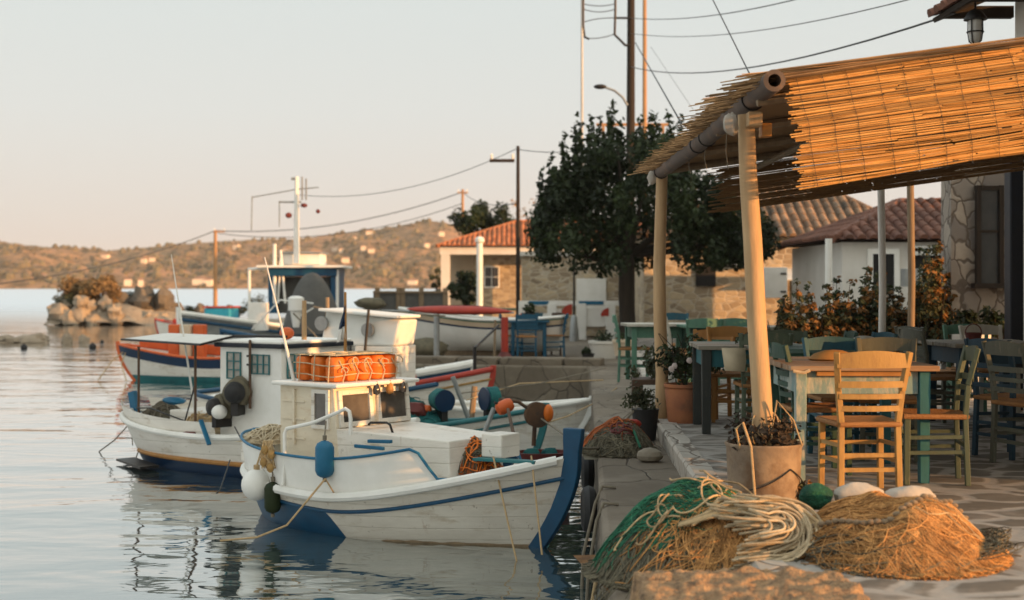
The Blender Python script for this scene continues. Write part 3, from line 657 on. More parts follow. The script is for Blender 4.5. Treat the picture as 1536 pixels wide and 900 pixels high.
# white pillar in front of it, white panels, planter wall
def pillar(px, d, pytop, wpx, label, m='white_clean', cap=True, name='white_pillar', z0=QZ):
    x = (px - 768) / 2133 * d; zt = 2.2 + (428 - pytop) / 2133 * d; w_ = wpx / 2133 * d
    e = empty(name, (x, d, z0), 0, label, 'pillar')
    MB().lathe([(w_ * .5, 0), (w_ * .48, zt - z0 - w_)], n=16).build('shaft', M[m], e)
    if cap: MB().lathe([(w_ * .46, zt - z0 - w_), (w_ * .72, zt - z0 - w_ * .8), (w_ * .72, zt - z0 - w_ * .3), (w_ * .35, zt - z0)], n=16).build('cap', M[m], e)
    return e
pillar(719.5, 50, 355, 9.5, 'free standing round white pillar left of the dark pole before the porch house')
pillar(1243, 22, 347, 11, 'thick white round pillar in front of the teal doors', cap=False, z0=TZ)
def boxthing(name, c, size, m, label, cat, rz=0, bevel=.01, group=None):
    mb = MB(); mb.box((0, 0, 0), size); o = mb.build(name, M[m], bevel=bevel, flat=True); o.location = c; o.rotation_euler = (0, 0, rz)
    return tag(o, label, cat, group)
def pbox(px0, px1, py0, py1, d, dep=.3):
    a = P(px0, py1, d); b = P(px1, py0, d)
    return ((a.x + b.x) / 2, d + dep / 2, (a.z + b.z) / 2), (b.x - a.x, dep, b.z - a.z)
# stone cottage with the old tile roof
e = empty('stone_cottage', (0, 0, 0), 0, 'stone cottage with a grey and orange old barrel tile roof', 'house')
D2 = 36.0
MB().box((6.8, D2 + 3.0, 2.15), (6.9, 6, 2.6)).build('wall', M['stone_wall'], e, flat=True)
hip_roof('roof', 3.5, 10.1, D2, D2 + 6.2, 3.42, 5.12, 6.7, 8.1, M['roof_old'], e, .3, .24, .42)
MB().box((4.9, D2 - .03, 2.45), (.5, .08, .55)).build('niche', M['dark'], e, flat=True)
mb = MB(); mb.box((7.72, D2 - .06, 1.9), (.28, .12, 1.9)); mb.box((8.05, D2 - .06, 2.95), (1.0, .12, .16)); mb.build('door_post', M['wood_grey'], e, flat=True)
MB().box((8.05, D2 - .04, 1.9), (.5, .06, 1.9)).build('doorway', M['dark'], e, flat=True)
MB().box((8.45, D2 - .1, 1.7), (.32, .06, 1.7)).build('shutter', M['teal'], e, flat=True, bevel=.01)
MB().box((7.42, D2 - .1, 1.6), (.36, .06, 1.5)).build('shutter', M['teal'], e, flat=True, bevel=.01)
mb = MB(); a = V(6.75, D2 - .75, 2.30); mb.add([(6.75, D2, 2.62), (7.75, D2, 2.62), (7.75, D2 - .9, 2.33), (6.75, D2 - .9, 2.33)], [(0, 1, 2, 3)]); mb.build('door_awning', M['canvas'], e, flat=True, solid=.03)
# long low stone wall with white doors joining the cottage on the left
e = empty('stone_outbuilding', (0, 0, 0), 0, 'low stone outbuilding with a white plank door beside the tree', 'building')
MB().box((1.95, 43.0, 1.9), (3.3, 5, 2.3)).build('wall', M['stone_wall'], e, flat=True)
MB().box((1.95, 43.0, 3.1), (3.5, 5.2, .12)).build('roof_slab', M['plaster'], e, flat=True)
MB().box((2.25, 40.44, 1.72), (.85, .08, 1.35)).build('door', M['white_clean'], e, flat=True, bevel=.01)
mb = MB(); mb.box((3.62, 38.3, 1.7), (.16, .2, 1.9)); mb.build('porch_post', M['white_clean'], e, flat=True)
e = empty('white_store', (0, 0, 0), 0, 'grey white plastered store with tall doors behind the dark tree trunk', 'building')
MB().box((4.55, 40.5, 1.95), (1.3, 3, 2.2)).build('wall', M['plaster'], e, flat=True)
for k, cx in enumerate((4.2, 4.85)): MB().box((cx, 38.95, 1.75), (.5, .08, 1.7)).build('door', M['white_clean' if k else 'wood_grey'], e, flat=True, bevel=.01)
MB().box((4.55, 40.5, 3.1), (1.5, 3.2, .1)).build('roof_slab', M['roof_red'], e, flat=True)
c, s = pbox(1142, 1181, 401, 447, 34.5, .5); e = empty('white_cabinet', (c[0], c[1], 0), 0, 'white cabinet with black hinges on dark legs beside the cottage', 'cabinet')
MB().box((0, 0, c[2]), s).build('body', M['white_clean'], e, flat=True, bevel=.01)
mb = MB(); [mb.box((sx * .25, 0, (c[2] - s[2] / 2 + TZ) / 2), (.06, .4, c[2] - s[2] / 2 - TZ)) for sx in (-1, 1)]; mb.build('stand', M['dark_metal'], e, flat=True)
for z in (-.22, .22): MB().box((.22, -.26, c[2] + z), (.14, .02, .04)).build('hinge', M['dark_metal'], e, flat=True)
c, s = pbox(1104, 1121, 379, 401, 35.6, .35); boxthing('air_conditioner', c, s, 'white_clean', 'small white air conditioner box on the cottage wall', 'air conditioner', bevel=.03)
# white house with the dark red roof
e = empty('white_house', (0, 0, 0), 0, 'white house with a dark red tile roof and dark doorways', 'house')
D3 = 28.0
zb3 = 3.05
MB().box((8.4, D3 + 2.5, 1.95), (3.8, 5, 2.2)).build('wall', M['plaster'], e, flat=True)
hip_roof('roof', 6.45, 10.6, D3, D3 + 5, 3.10, 4.0, 8.35, 9.2, M['roof_red'], e, .22, .24, .36)
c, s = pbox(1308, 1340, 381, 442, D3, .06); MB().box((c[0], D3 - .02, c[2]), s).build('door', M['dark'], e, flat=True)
mb = MB(); mb.box((c[0] - s[0] / 2 - .05, D3 - .04, c[2]), (.1, .09, s[2] + .2)); mb.box((c[0] + s[0] / 2 + .05, D3 - .04, c[2]), (.1, .09, s[2] + .2)); mb.box((c[0], D3 - .04, c[2] + s[2] / 2 + .05), (s[0], .09, .1)); mb.build('door_frame', M['white_clean'], e, flat=True)
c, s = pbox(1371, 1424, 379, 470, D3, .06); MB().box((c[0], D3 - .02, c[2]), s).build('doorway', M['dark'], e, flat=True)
mb = MB()
for i in range(9): mb.lathe([(.075, 0), (.075, .05)], (7.92 + i * .1, D3 - .12, 2.86), 10, Matrix.Rotation(PI / 2, 3, 'X'))
mb.box((8.32, D3 - .145, 2.92), (.98, .05, .1)); mb.build('scalloped_awning', M['canvas'], e)
c, s = pbox(1357, 1385, 403, 430, 26.5, .3); e = empty('meter_box', (c[0], c[1], 0), 0, 'grey electric meter box with a yellow sticker on a short post', 'meter box')
MB().box((0, 0, c[2]), s).build('box', M['steel'], e, flat=True, bevel=.01); MB().box((0, 0, (c[2] + TZ) / 2), (.08, .08, c[2] - TZ)).build('post', M['dark_metal'], e, flat=True)
mb = MB(); mb.add([(.04, -.155, c[2] - .08), (.16, -.155, c[2] - .08), (.13, -.155, c[2] + .03)], [(0, 1, 2)]); mb.build('sticker', M['chair_yellow'], e, flat=True)

# ------------------------------------------------------------------ taverna at the right
e = empty('taverna', (0, 0, 0), 0, 'taverna with polygonal stone cladding, dark window, tiled eave and black pillar', 'building')
mb = MB(); mb.box((6.7, 17.2, 2.8), (2.9, .4, 3.8)); st = mb.build('stone_front', M['stone_cladding'], e, flat=True)
a = P(1465, 425, 17); b = P(1499, 285, 17)
wn = MB().box(((a.x + b.x) / 2, 16.98, (a.z + b.z) / 2), (b.x - a.x, .05, b.z - a.z)).build('window', M['glass_dark'], e, flat=True)
mb = MB(); [mb.box((x, 16.95, (a.z + b.z) / 2), (.05, .09, b.z - a.z + .1)) for x in (a.x, b.x)]; mb.box(((a.x + b.x) / 2, 16.95, b.z + .02), (b.x - a.x - .06, .09, .05)); mb.box(((a.x + b.x) / 2, 16.93, a.z - .03), (b.x - a.x + .14, .16, .06)); mb.build('frame', M['wood_dark'], wn, flat=True)
MB().box(((a.x + b.x) / 2, 16.94, a.z + .62), (b.x - a.x - .06, .03, .03)).build('muntin', M['wood_dark'], wn, flat=True)
mb = MB(); mb.box((5.27, 14.85, 2.5), (.2, .2, 3.2)); mb.build('pillar', M['navy'], e, flat=True, bevel=.02)
mb = MB(); mb.box((6.0, 11.0, 4.55), (1.6, 7.4, 1.15)); mb.build('upper_wall', M['plaster'], e, flat=True)
# unseen wall added to block the sun, holes cut to let light patches through
mb = MB()
for ya, yb, za, zb in ((9.70, 10.35, TZ, 3.97), (10.85, 11.6, TZ, 3.97), (12.05, 14.6, TZ, 3.97), (10.35, 10.85, TZ, 2.0), (10.35, 10.85, 2.75, 3.97), (11.6, 12.05, TZ, 2.05), (11.6, 12.05, 2.9, 3.97)):
    mb.box((5.5, (ya + yb) / 2, (za + zb) / 2), (.5, yb - ya - .002, zb - za - .002))
mb.build('shade_wall', M['plaster'], e, flat=True)
MB().box((5.4, 9.1, (TZ + 1.93) / 2), (.3, 1.19, 1.93 - TZ)).build('shade_parapet', M['plaster'], e, flat=True)  # low unseen wall added to shade the front caique's hull
ov = MB(); tile_plane(ov, (4.42, 15.1, 5.02), (4.42, 7.2, 5.02), (7.0, 15.1, 6.1), (7.0, 7.2, 6.1), .22, .38); ov.build('roof', M['roof_red'], e, angle=60)
mb = MB(); mb.add([(4.46, 15.05, 5.0), (4.46, 7.2, 5.0), (7, 7.2, 6.05), (7, 15.05, 6.05)], [(0, 1, 2, 3)]); mb.build('soffit', M['wood_dark'], e, flat=True, solid=.05)
for i in range(8): MB().box((4.85, 14.85 - i * .9, 5.05), (.75, .1, .12)).build('rafter', M['wood_dark'], e, flat=True)
MB().box((9.4, 16.5, 3.3), (3.0, 2.2, 5.0)).build('shade_box', M['plaster'], e, flat=True)  # unseen box added to keep the sun off the stone front
# unseen two storey block added to shade the tree and the basin
e2 = empty('shade_house', (0, 0, 0), 0, 'unseen two storey house added to shade the tree and basin', 'house')
MB().box((15.5, 20.5, 4.9), (4.5, 8.0, 8.2)).build('wall', M['plaster'], e2, flat=True)
hip_roof('roof', 13.2, 17.8, 16.5, 24.5, 9.0, 10.4, 14.8, 16.2, M['roof_red'], e2, .3, .3, .5)
window(e2, 14.6, 16.47, 3.0, .9, 1.2); window(e2, 14.6, 16.47, 6.4, .9, 1.2)
# unseen house block added behind the viewer to cut skylight on the terrace
e2 = empty('sky_block_house', (0, 0, 0), 0, 'unseen house added behind the viewpoint to hold back skylight', 'house')
MB().box((10.5, -9.5, 5.2), (13.0, 8.0, 9.0)).build('wall', M['plaster'], e2, flat=True)
hip_roof('roof', 4.0, 17.0, -13.5, -5.5, 9.7, 11.6, 8.0, 13.0, M['roof_red'], e2, .3, .3, .5)
for cx in (5.5, 8.8, 12.2, 15.4):
    for cz in (3.2, 6.6): MB().box((cx, -5.47, cz), (1.0, .06, 1.5)).build('shutter', M['teal'], e2, flat=True)
# lamp under the eave
lp = P(1463, 45, 14.2); e = empty('wall_lamp', (lp.x, 14.2, lp.z), 0, 'ship style cage lamp hanging under the tiled eave', 'lamp')
MB().lathe([(.0, .20), (.05, .2), (.075, .17), (.105, .13), (.115, .1), (.075, .095)], n=18).build('cap', M['dark_metal'], e)
MB().lathe([(.068, .1), (.07, -.02), (.058, -.1), (.03, -.14), (.0, -.15)], n=18, cap=False).build('lamp_glass', M['lamp_glass'], e)
mb = MB()
for k in range(4):
    a = PI / 4 + k * PI / 2
    mb.tube([V(.078 * math.cos(a), .078 * math.sin(a), .1), V(.08 * math.cos(a), .08 * math.sin(a), -.02), V(.066 * math.cos(a), .066 * math.sin(a), -.11), V(0, 0, -.165)], .007, 6)
mb.tube([V(.08 * math.cos(i * PI / 10), .08 * math.sin(i * PI / 10), -.02) for i in range(20)], .007, 6, closed=True); mb.ball((0, 0, -.17), .014, 8); mb.build('cage', M['dark_metal'], e)
MB().tube([(0, 0, .2), (0, 0, .30), (.25, 0, .36)], .014, 8).build('bracket', M['dark_metal'], e)

# ------------------------------------------------------------------ poles, street lamp, wires
def pole(px, d, pytop, wpx, m, label, z0=QZ, lean=0.0, cat='utility pole', cross=None, taper=.8):
    x = (px - 768) / 2133 * d; zt = 2.2 + (428 - pytop) / 2133 * d; r = wpx / 2133 * d / 2
    e = empty('utility_pole', (x, d, z0), 0, label, cat)
    MB().tube([(0, 0, -.3), (lean * .5, 0, (zt - z0) / 2), (lean, 0, zt - z0)], [r * 1.1, r, r * taper], 10).build('shaft', M[m], e)
    if cross:
        for (zz, half, off) in cross:
            MB().bar((-half + off, -.08, zt - z0 + zz), (half + off, -.08, zt - z0 + zz), .07, .09).build('crossarm', M[m], e)
            mb = MB()
            for s in (-1, 1): mb.lathe([(.03, 0), (.045, .05), (.03, .08), (.045, .11), (.015, .16)], (off + s * half * .85, -.08, zt - z0 + zz + .045), 8)
            mb.build('insulators', M['white_clean'], e)
    return e, V(x, d, zt)
pole(323, 85, 345, 6, 'wood_orange', 'orange lit wooden pole standing on the rocky spit', .2, cross=[(-.1, .35, .25)])
pole(694, 82, 284, 5, 'wood_orange', 'orange lit wooden pole behind the porch house roof', cross=[(-.2, .3, 0)])
pole(777, 40, 219, 6.5, 'wood_dark', 'slim dark pole in front of the porch house', cross=[(-.42, .35, -.45)])
big, bigtop = pole(945, 36, -60, 13.5, 'wood_dark', 'tall thick dark utility pole rising out of the tree', lean=.03)
pole(967, 48, -60, 7, 'wood_orange', 'tall slim sunlit pole right of the thick dark one')
pole(873, 62, -60, 4, 'steel', 'thin pale grey pole left of the street lamp')
e = empty('pole_frame', (P(905, 187, 50).x, 50, QZ), 0, 'orange lit frame of bars seen through the tree top', 'frame')
zz = P(905, 187, 50).z - QZ
MB().bar((-.25, 0, zz), (2.3, 0, zz), .08, .1).build('crossbar', M['wood_orange'], e); MB().bar((0, 0, 0), (0, 0, zz), .09, .09).build('post', M['wood_orange'], e); MB().bar((2.1, 0, 0), (2.1, 0, zz), .09, .09).build('post', M['wood_orange'], e)
# street lamp on the thick pole
sp = P(941, 158, 35.8); e = empty('street_lamp', sp, 0, 'street lamp on a curved arm fixed to the thick dark pole', 'street lamp')
q = [P(x, y, 35.8) - sp for x, y in ((941, 158), (934, 146), (922, 136), (905, 130))]
MB().tube(q, .03, 8).build('arm', M['steel'], e)
MB().ball(q[-1] + V(-.08, 0, -.0), .16, 14, (1.05, .55, .4)).build('lamp_head', M['dark_metal'], e)
# insulator rack brackets with slack jumper wires
e = empty('insulator_rack', P(922, 0, 35.9), 0, 'iron bracket rack hung with slack jumper wires by the thick pole', 'bracket')
o0 = P(922, 0, 35.9)
def rel(px, py, d=35.9): return P(px, py, d) - o0
MB().tube([rel(923, -50), rel(923, 15), rel(922, 52), rel(938, 68), rel(946, 68)], .035, 6).build('bracket', M['dark_metal'], e)
MB().tube([rel(923, 27), rel(945, 27)], .03, 6).build('strut', M['dark_metal'], e)
MB().tube([rel(875, -50), rel(875, 38), rel(877, 55), rel(884, 59)], .03, 6).build('bracket', M['dark_metal'], e)
for py, sag in ((6, 3), (14, 4), (33, -2), (57, 3)):
    mb = MB(); mb.tube([rel(lerp(876, 922, t / 8), py + (-6 if py == 33 else 0) * t / 8 - (6 * t / 8 if py == 57 else 0) + sag * 4 * (t / 8) * (1 - t / 8)) for t in range(9)], .012, 5); mb.build('jumper_wire', M['wire'], e)
def cable(pts, label, r=.012, sag=0.0, cat='power cable', m='wire', name='power_cable'):
    mb = MB(); out = []
    for a, b in zip(pts, pts[1:]):
        for i in range(17):
            t = i / 16; p = a.lerp(b, t); p.z -= sag * 4 * t * (1 - t); out.append(p)
    mb.tube(out, r, 6); return tag(mb.build(name, M[m]), label, cat, 'overhead cables')
cable([P(945, 100, 36), P(1432, 20, 14.5)], 'cable from the thick pole down to the tiled eave above the lamp', .012, .35)
cable([P(945, 27, 36), P(1210, -5, 22)], 'upper cable running right from the thick pole out of the picture', .010, .15)
cable([P(945, 50, 36), P(1380, -5, 18)], 'middle cable running right from the thick pole out of the picture', .008, .25)
cable([P(1062, -15, 20), P(1124, 110, 16)], 'steep guy wire coming down to the reed roof edge', .009)
cable([P(953, 64, 35.5), P(1022, 185, 20)], 'guy wire slanting from the thick pole behind the reed roof', .014)
cable([P(976, 70, 46), P(1040, 165, 40)], 'faint thin guy wire beside the slanting one', .006)
cable([P(323, 346, 85), P(694, 288, 82)], 'upper sagging line between the two orange poles', .028, .75)
cable([P(327, 350, 85), P(694, 305, 82)], 'lower sagging line between the two orange poles', .022, .9)
cable([P(323, 346, 85), P(-60, 432, 60)], 'line falling from the orange spit pole to the left edge', .028, .5)
cable([P(694, 288, 82), P(777, 305, 40)], 'line from the orange roof pole to the slim dark pole', .016, .3)
cable([P(777, 224, 40), P(945, 210, 36)], 'line from the slim dark pole into the tree', .012, .18)
cable([P(777, 222, 40), P(445, 292, 46)], 'faint line from the slim dark pole to the boat mast', .010, .5)
# thin lamp post before the painted fence
e = empty('lamp_post', (P(861, 0, 38).x, 38, QZ), 0, 'thin dark post with a thick base in front of the painted fence', 'post')
MB().tube([(0, 0, 0), (0, 0, P(0, 392, 38).z - QZ)], [.03, .025], 8).build('shaft', M['dark_metal'], e); MB().lathe([(.13, 0), (.12, .3), (.08, .65), (.03, .7)], n=14).build('base', M['steel'], e)

# ------------------------------------------------------------------ the big tree
def tree():
    rg = random.Random(11); d = 32.0; k = d / 2133
    bx = (940 - 768) * k
    e = empty('broadleaf_tree', (bx, d, TZ), 0, 'dense dark broadleaf tree with upright shoots beside the quay path', 'tree')
    def L_(px, py, dy=0.0): return V((px - 768) * k - bx, dy, 2.2 + (428 - py) * k - TZ)
    mb = MB()
    mb.tube([(0, 0, -.05), (.02, 0, .5), L_(939, 440), L_(940, 395), L_(938, 350), L_(936, 300)], [.24, .18, .17, .17, .13, .06], 12)
    for tx, ty, dy in [(860, 320, -.6), (885, 260, .5), (925, 220, -.3), (975, 240, .4), (1030, 300, -.5), (1090, 330, .3), (830, 360, .2), (1120, 350, -.2), (900, 370, -1.2), (1000, 360, 1.2)]:
        s = L_(940 + (tx - 940) * .08, 402 - rg.uniform(0, 40)); f = L_(tx, ty, dy)
        mb.tube([s, s.lerp(f, .45) + V(0, 0, -.12), f], [.09, .055, .02], 7)
    mb.build('trunk', M['bark'], e)
    outl = [(803, 330, 358), (815, 306, 388), (835, 272, 396), (860, 246, 402), (885, 226, 404), (915, 210, 407), (945, 208, 407), (975, 212, 404), (1005, 216, 400), (1030, 232, 398), (1060, 262, 402), (1090, 292, 398), (1120, 318, 392), (1148, 335, 372)]
    cl = []
    for i in range(230):
        px = rg.uniform(806, 1146)
        lo = interp([(a, c) for a, b, c in outl], px); hi = interp([(a, b) for a, b, c in outl], px)
        py = rg.uniform(hi + 8, lo - 9); cxp = (px - 972) / 172
        dy = rg.uniform(-1, 1) * 2.3 * math.sqrt(max(.05, 1 - cxp * cxp))
        cl.append((L_(px, py, dy), rg.uniform(.2, .40), (1, 1, 1.15)))
    # upright shoots
    for px, pt in [(815, 262), (826, 245), (845, 212), (862, 205), (872, 180), (884, 192), (898, 188), (920, 166), (912, 180), (933, 190), (958, 192), (975, 185), (990, 178), (1003, 182), (1015, 190), (846, 250), (812, 290), (832, 270)]:
        hi = interp([(a, b) for a, b, c in outl], px); dy = rg.uniform(-1.2, .8)
        for j in range(9):
            t = j / 8; cl.append((L_(px + rg.uniform(-3, 3), lerp(hi + 40, pt - 10, t), dy), lerp(.27, .08, t), (.75, .75, 1.7)))
    for px, py in [(802, 330), (806, 352), (1150, 345), (1140, 372), (860, 402), (905, 408), (1050, 403), (1105, 398), (832, 388)]:
        cl.append((L_(px, py, rg.uniform(-.8, .5)), .14, (1, 1, 1)))
    mb = MB(); leafmass(mb, cl, 30000, .13, rg, flow=.5); mb.build('crown', M['leaf_dark'], e, flat=True)
tree()
def small_tree(px, py0, py1, d, rx, label, m='leaf_dark', seed=2, z0=QZ, n=1800, leaf=.16):
    rg = random.Random(seed); x = (px - 768) / 2133 * d; zt = 2.2 + (428 - py0) / 2133 * d; zb = 2.2 + (428 - py1) / 2133 * d
    e = empty('small_tree', (x, d, z0), 0, label, 'tree')
    MB().tube([(0, 0, -.1), (.03, 0, (zb - z0) * .7), (0, 0, (zb + zt) / 2 - z0)], [.1, .08, .03], 8).build('trunk', M['bark'], e)
    cl = [(V(rg.gauss(0, rx * .42), rg.gauss(0, rx * .4), lerp(zb, zt, rg.random() ** 1.2) - z0), rx * rg.uniform(.22, .4)) for _ in range(26)]
    mb = MB(); leafmass(mb, cl, n, leaf, rg); mb.build('crown', M[m], e, flat=True)
small_tree(722, 312, 356, 75, 1.5, 'dark pine like tree behind the porch house roof', 'leaf_dark', 3, n=3500, leaf=.22)
small_tree(697, 412, 455, 52, .55, 'small round dark tree in front of the porch', 'leaf_dark', 4, n=1600)
small_tree(655, 405, 450, 70, .45, 'narrow olive tree left of the porch corner', 'leaf_olive', 5, n=900)
small_tree(834, 412, 432, 50, .35, 'dark clipped tree left of the white plank door', 'leaf_dark', 6, n=800)
small_tree(790, 300, 345, 66, .9, 'bare thin twiggy tree above the porch house roof', 'dry_brush', 8, n=260, leaf=.14)
# ------------------------------------------------------------------ reed awning
def awning():
    rg = random.Random(21)
    e = empty('reed_awning', (1.5, 8.6, TZ), 0, 'long reed matting awning on bare wooden posts with a rusty pipe beam', 'awning')
    o = V(1.5, 8.6, TZ)
    def A(x, y, z): return V(x, y, z) - o
    roofz = lambda x: 3.325 + .14 * (x - 1.45)
    # posts, slightly crooked
    f = [P(1147, 690, 8.62), P(1143, 600, 8.62), P(1135, 480, 8.62), P(1129, 360, 8.62), P(1122, 260, 8.62), P(1119, 172, 8.62)]
    MB().tube([p - o for p in f], [.058, .06, .058, .057, .053, .050], 14).build('post', M['wood_pole'], e)
    b = [P(992, 628, 13.95), P(993, 560, 13.95), P(990, 480, 13.95), P(989, 400, 13.95), P(991, 330, 13.95), P(993, 262, 13.95)]
    MB().tube([p - o for p in b], [.065, .062, .064, .06, .058, .055], 12).build('post', M['wood_pole'], e)
    for px, py0, d, r, m in ((1321, 275, 14.3, .036, 'white_clean'), (1365, 268, 16.2, .04, 'wood_grey')):
        t = P(px, py0 - 25, d); MB().tube([A(t.x, d, TZ), A(t.x + .02, d, (TZ + t.z) / 2), A(t.x, d, t.z)], r, 10).build('post', M[m], e)
    # pipe beam, open end towards the picture
    z0, z1 = P(1155, 126, 8.0).z, P(985, 262, 14.3).z; xa = P(1155, 126, 8.0).x; xb = P(985, 262, 14.3).x
    pa, pb = A(xa, 7.86, z0), A(xb, 14.3, z1); mid = [pa.lerp(pb, t) + V(0, 0, -.025 * math.sin(PI * t)) for t in (0, .2, .4, .6, .8, 1)]
    bm = MB(); bm.tube(mid, .062, 20, cap=False)
    dirv = (pb - pa).normalized()
    x = dirv.cross(V(0, 0, 1)).normalized(); y = x.cross(dirv)
    ring = lambda r, p: [p + (x * math.cos(2 * PI * k / 20) + y * math.sin(2 * PI * k / 20)) * r for k in range(20)]
    vs = ring(.062, pa) + ring(.036, pa - dirv * .002) + ring(.034, pa + dirv * .2)
    fs = [(r * 20 + k, r * 20 + (k + 1) % 20, r * 20 + 20 + (k + 1) % 20, r * 20 + 20 + k) for r in range(2) for k in range(20)] + [tuple(40 + k for k in range(20))]
    bm.add(vs, fs); beam = bm.build('pipe_beam', M['pipe'], e)
    for t in (.11, .42, .50, .93):
        c = pa.lerp(pb, t) + V(0, 0, -.025 * math.sin(PI * t)); MB().tube([c + (x * math.cos(2 * PI * k / 16) + y * math.sin(2 * PI * k / 16)) * .067 for k in range(16)], .006, 5, closed=True).build('wire_tie', M['dark_metal'], beam)
    for t, ln in ((.30, .26), (.47, .16), (.62, .12)):
        c = pa.lerp(pb, t) - V(0, 0, .07); MB().tube([c + V(.03, 0, .05), c + V(.02, 0, -ln * .5), c + V(.035, -.01, -ln)], .004, 5).build('loose_string', M['rope_grey'], beam)
    # wood block and white insulator cap on the front post
    c = P(1130, 180, 8.55) - o; MB().box(c + V(0, -.02, 0), (.085, .12, .085)).build('wood_block', M['wood_pole'], e, bevel=.006)
    c = P(1148, 196, 8.66) - o; MB().box(c, (.06, .12, .08)).build('wood_block', M['chair_orange'], e, bevel=.006)
    c = P(1096, 186, 8.55) - o; MB().ball(c, .052, 16, (.95, .6, 1.25), .35, 1.6, 3).build('white_wrap', M['kerb'], e)
    c = P(979, 266, 14.0) - o; MB().ball(c, .055, 16, (.95, .6, 1.2), .35, 1.6, 8).build('white_wrap', M['kerb'], e)
    # rafters and the matting sheet under the loose reeds
    mb = MB()
    for yy in (8.25, 9.9, 11.6, 13.3): MB().tube([A(1.42, yy, roofz(1.42) - .05), A(5.2, yy, roofz(5.2) - .05)], .035, 8).build('rafter', M['wood_grey'], e)
    for xx in (2.4, 3.6, 4.7): MB().tube([A(xx, 8.1, roofz(xx) - .10), A(xx, 14.2, roofz(xx) - .10)], .03, 8).build('purlin', M['wood_grey'], e)
    mb = MB(); mb.add([A(1.42, 8.05, roofz(1.42)), A(5.25, 8.05, roofz(5.25)), A(5.25, 14.3, roofz(5.25)), A(1.42, 14.3, roofz(1.42))], [(0, 1, 2, 3)])
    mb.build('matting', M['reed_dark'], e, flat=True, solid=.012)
    # loose reeds on the roof: ends stick out beyond the pipe
    mb = MB()
    for i in range(900):
        yy = 7.95 + 6.4 * (i + rg.random()) / 900
        out = abs(rg.gauss(.045, .07)) + .08 * noise.noise(Vector((yy * 2.1, 0, 0))) + .05
        if yy < 9.3 and rg.random() < .25: out += rg.uniform(.05, .22)
        xs = 1.45 - max(.0, out) ; xe = xs + rg.uniform(1.0, 2.6) + .5
        tilt = rg.gauss(0, .035); zz = rg.uniform(.012, .09); droop = max(0, out) * .22 + rg.gauss(0, .012)
        r = rg.uniform(.0035, .0065)
        p0 = A(xs, yy - tilt * (1.6 - xs), roofz(1.45) + zz - droop * .8); p1 = A(1.5, yy, roofz(1.5) + zz); p2 = A(xe, yy + tilt * (xe - 1.5), roofz(xe) + rg.uniform(.01, .05))
        mb.tube([p0, p1, p2], [r * .6, r, r], 4, c_=rg.random())
    mb.build('roof_reeds', M['reed_old'], e, angle=60)
    # hanging front mat: individual reeds bound with dark thread
    mb = MB(); rows = 94; H = .62
    for i in range(rows):
        s = i / (rows - 1); xx = 1.545 + rg.gauss(.0, .018) + .08 * s + (.05 * noise.noise(Vector((s * 7, 3, 0))))
        gap = noise.noise(Vector((s * 22, 1.5, 0)))
        while xx < 5.2:
            ln = rg.uniform(.5, 1.5); x2 = min(5.2, xx + ln)
            zz = lambda q: roofz(q) + .03 - H * s - .012 * math.sin(q * 3 + s * 9) * s + .006 * noise.noise(Vector((q * 2.2, i * .9, 0)))
            yy = 8.0 - .05 * math.sin(PI * s) + .012 * noise.noise(Vector((xx * 2, i * .37, 4)))
            r = rg.uniform(.0030, .0044)
            if rg.random() > .022 + (.05 if gap > .3 else 0): mb.tube([A(xx, yy + rg.gauss(0, .003), zz(xx) + rg.gauss(0, .003)), A((xx + x2) / 2, yy + rg.gauss(0, .002), zz((xx + x2) / 2) + rg.gauss(0, .002)), A(x2, yy + rg.gauss(0, .003), zz(x2) + rg.gauss(0, .003))], r, 5, c_=rg.random())
            xx = x2 + rg.uniform(.0, .012)
    vm = mb.build('front_mat', M['reed'], e, angle=60)
    mb = MB(); xx = 1.60
    while xx < 5.1:
        pts = []
        for k in range(25):
            s = k / 24; pts.append(A(xx + .12 * s + .012 * noise.noise(Vector((xx, s * 5, 0))), 8.0 - .05 * math.sin(PI * s) - .007, roofz(xx) + .03 - H * s))
        mb.tube(pts, .0014, 4, c_=.3); xx += rg.uniform(.13, .17)
    mb.build('binding_thread', M['wire'], vm)
    # dark mat hanging on the inner side, seen from behind through the opening
    mb = MB()
    for i in range(60):
        s = i / 59; xx = 2.05 + rg.uniform(-.1, .1)
        while xx < 5.2:
            x2 = min(5.2, xx + rg.uniform(.6, 1.8)); zq = lambda q: roofz(q) - .46 * s - .02 + .006 * noise.noise(Vector((q * 2, i * .9, 3)))
            if rg.random() > .07: mb.tube([A(xx, 14.25, zq(xx)), A(x2, 14.25 + rg.gauss(0, .006), zq(x2))], .0052, 4, c_=rg.uniform(.1, .8))
            xx = x2 + .01
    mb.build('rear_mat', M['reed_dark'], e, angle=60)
    mb = MB(); rows = []
    return e
awning()

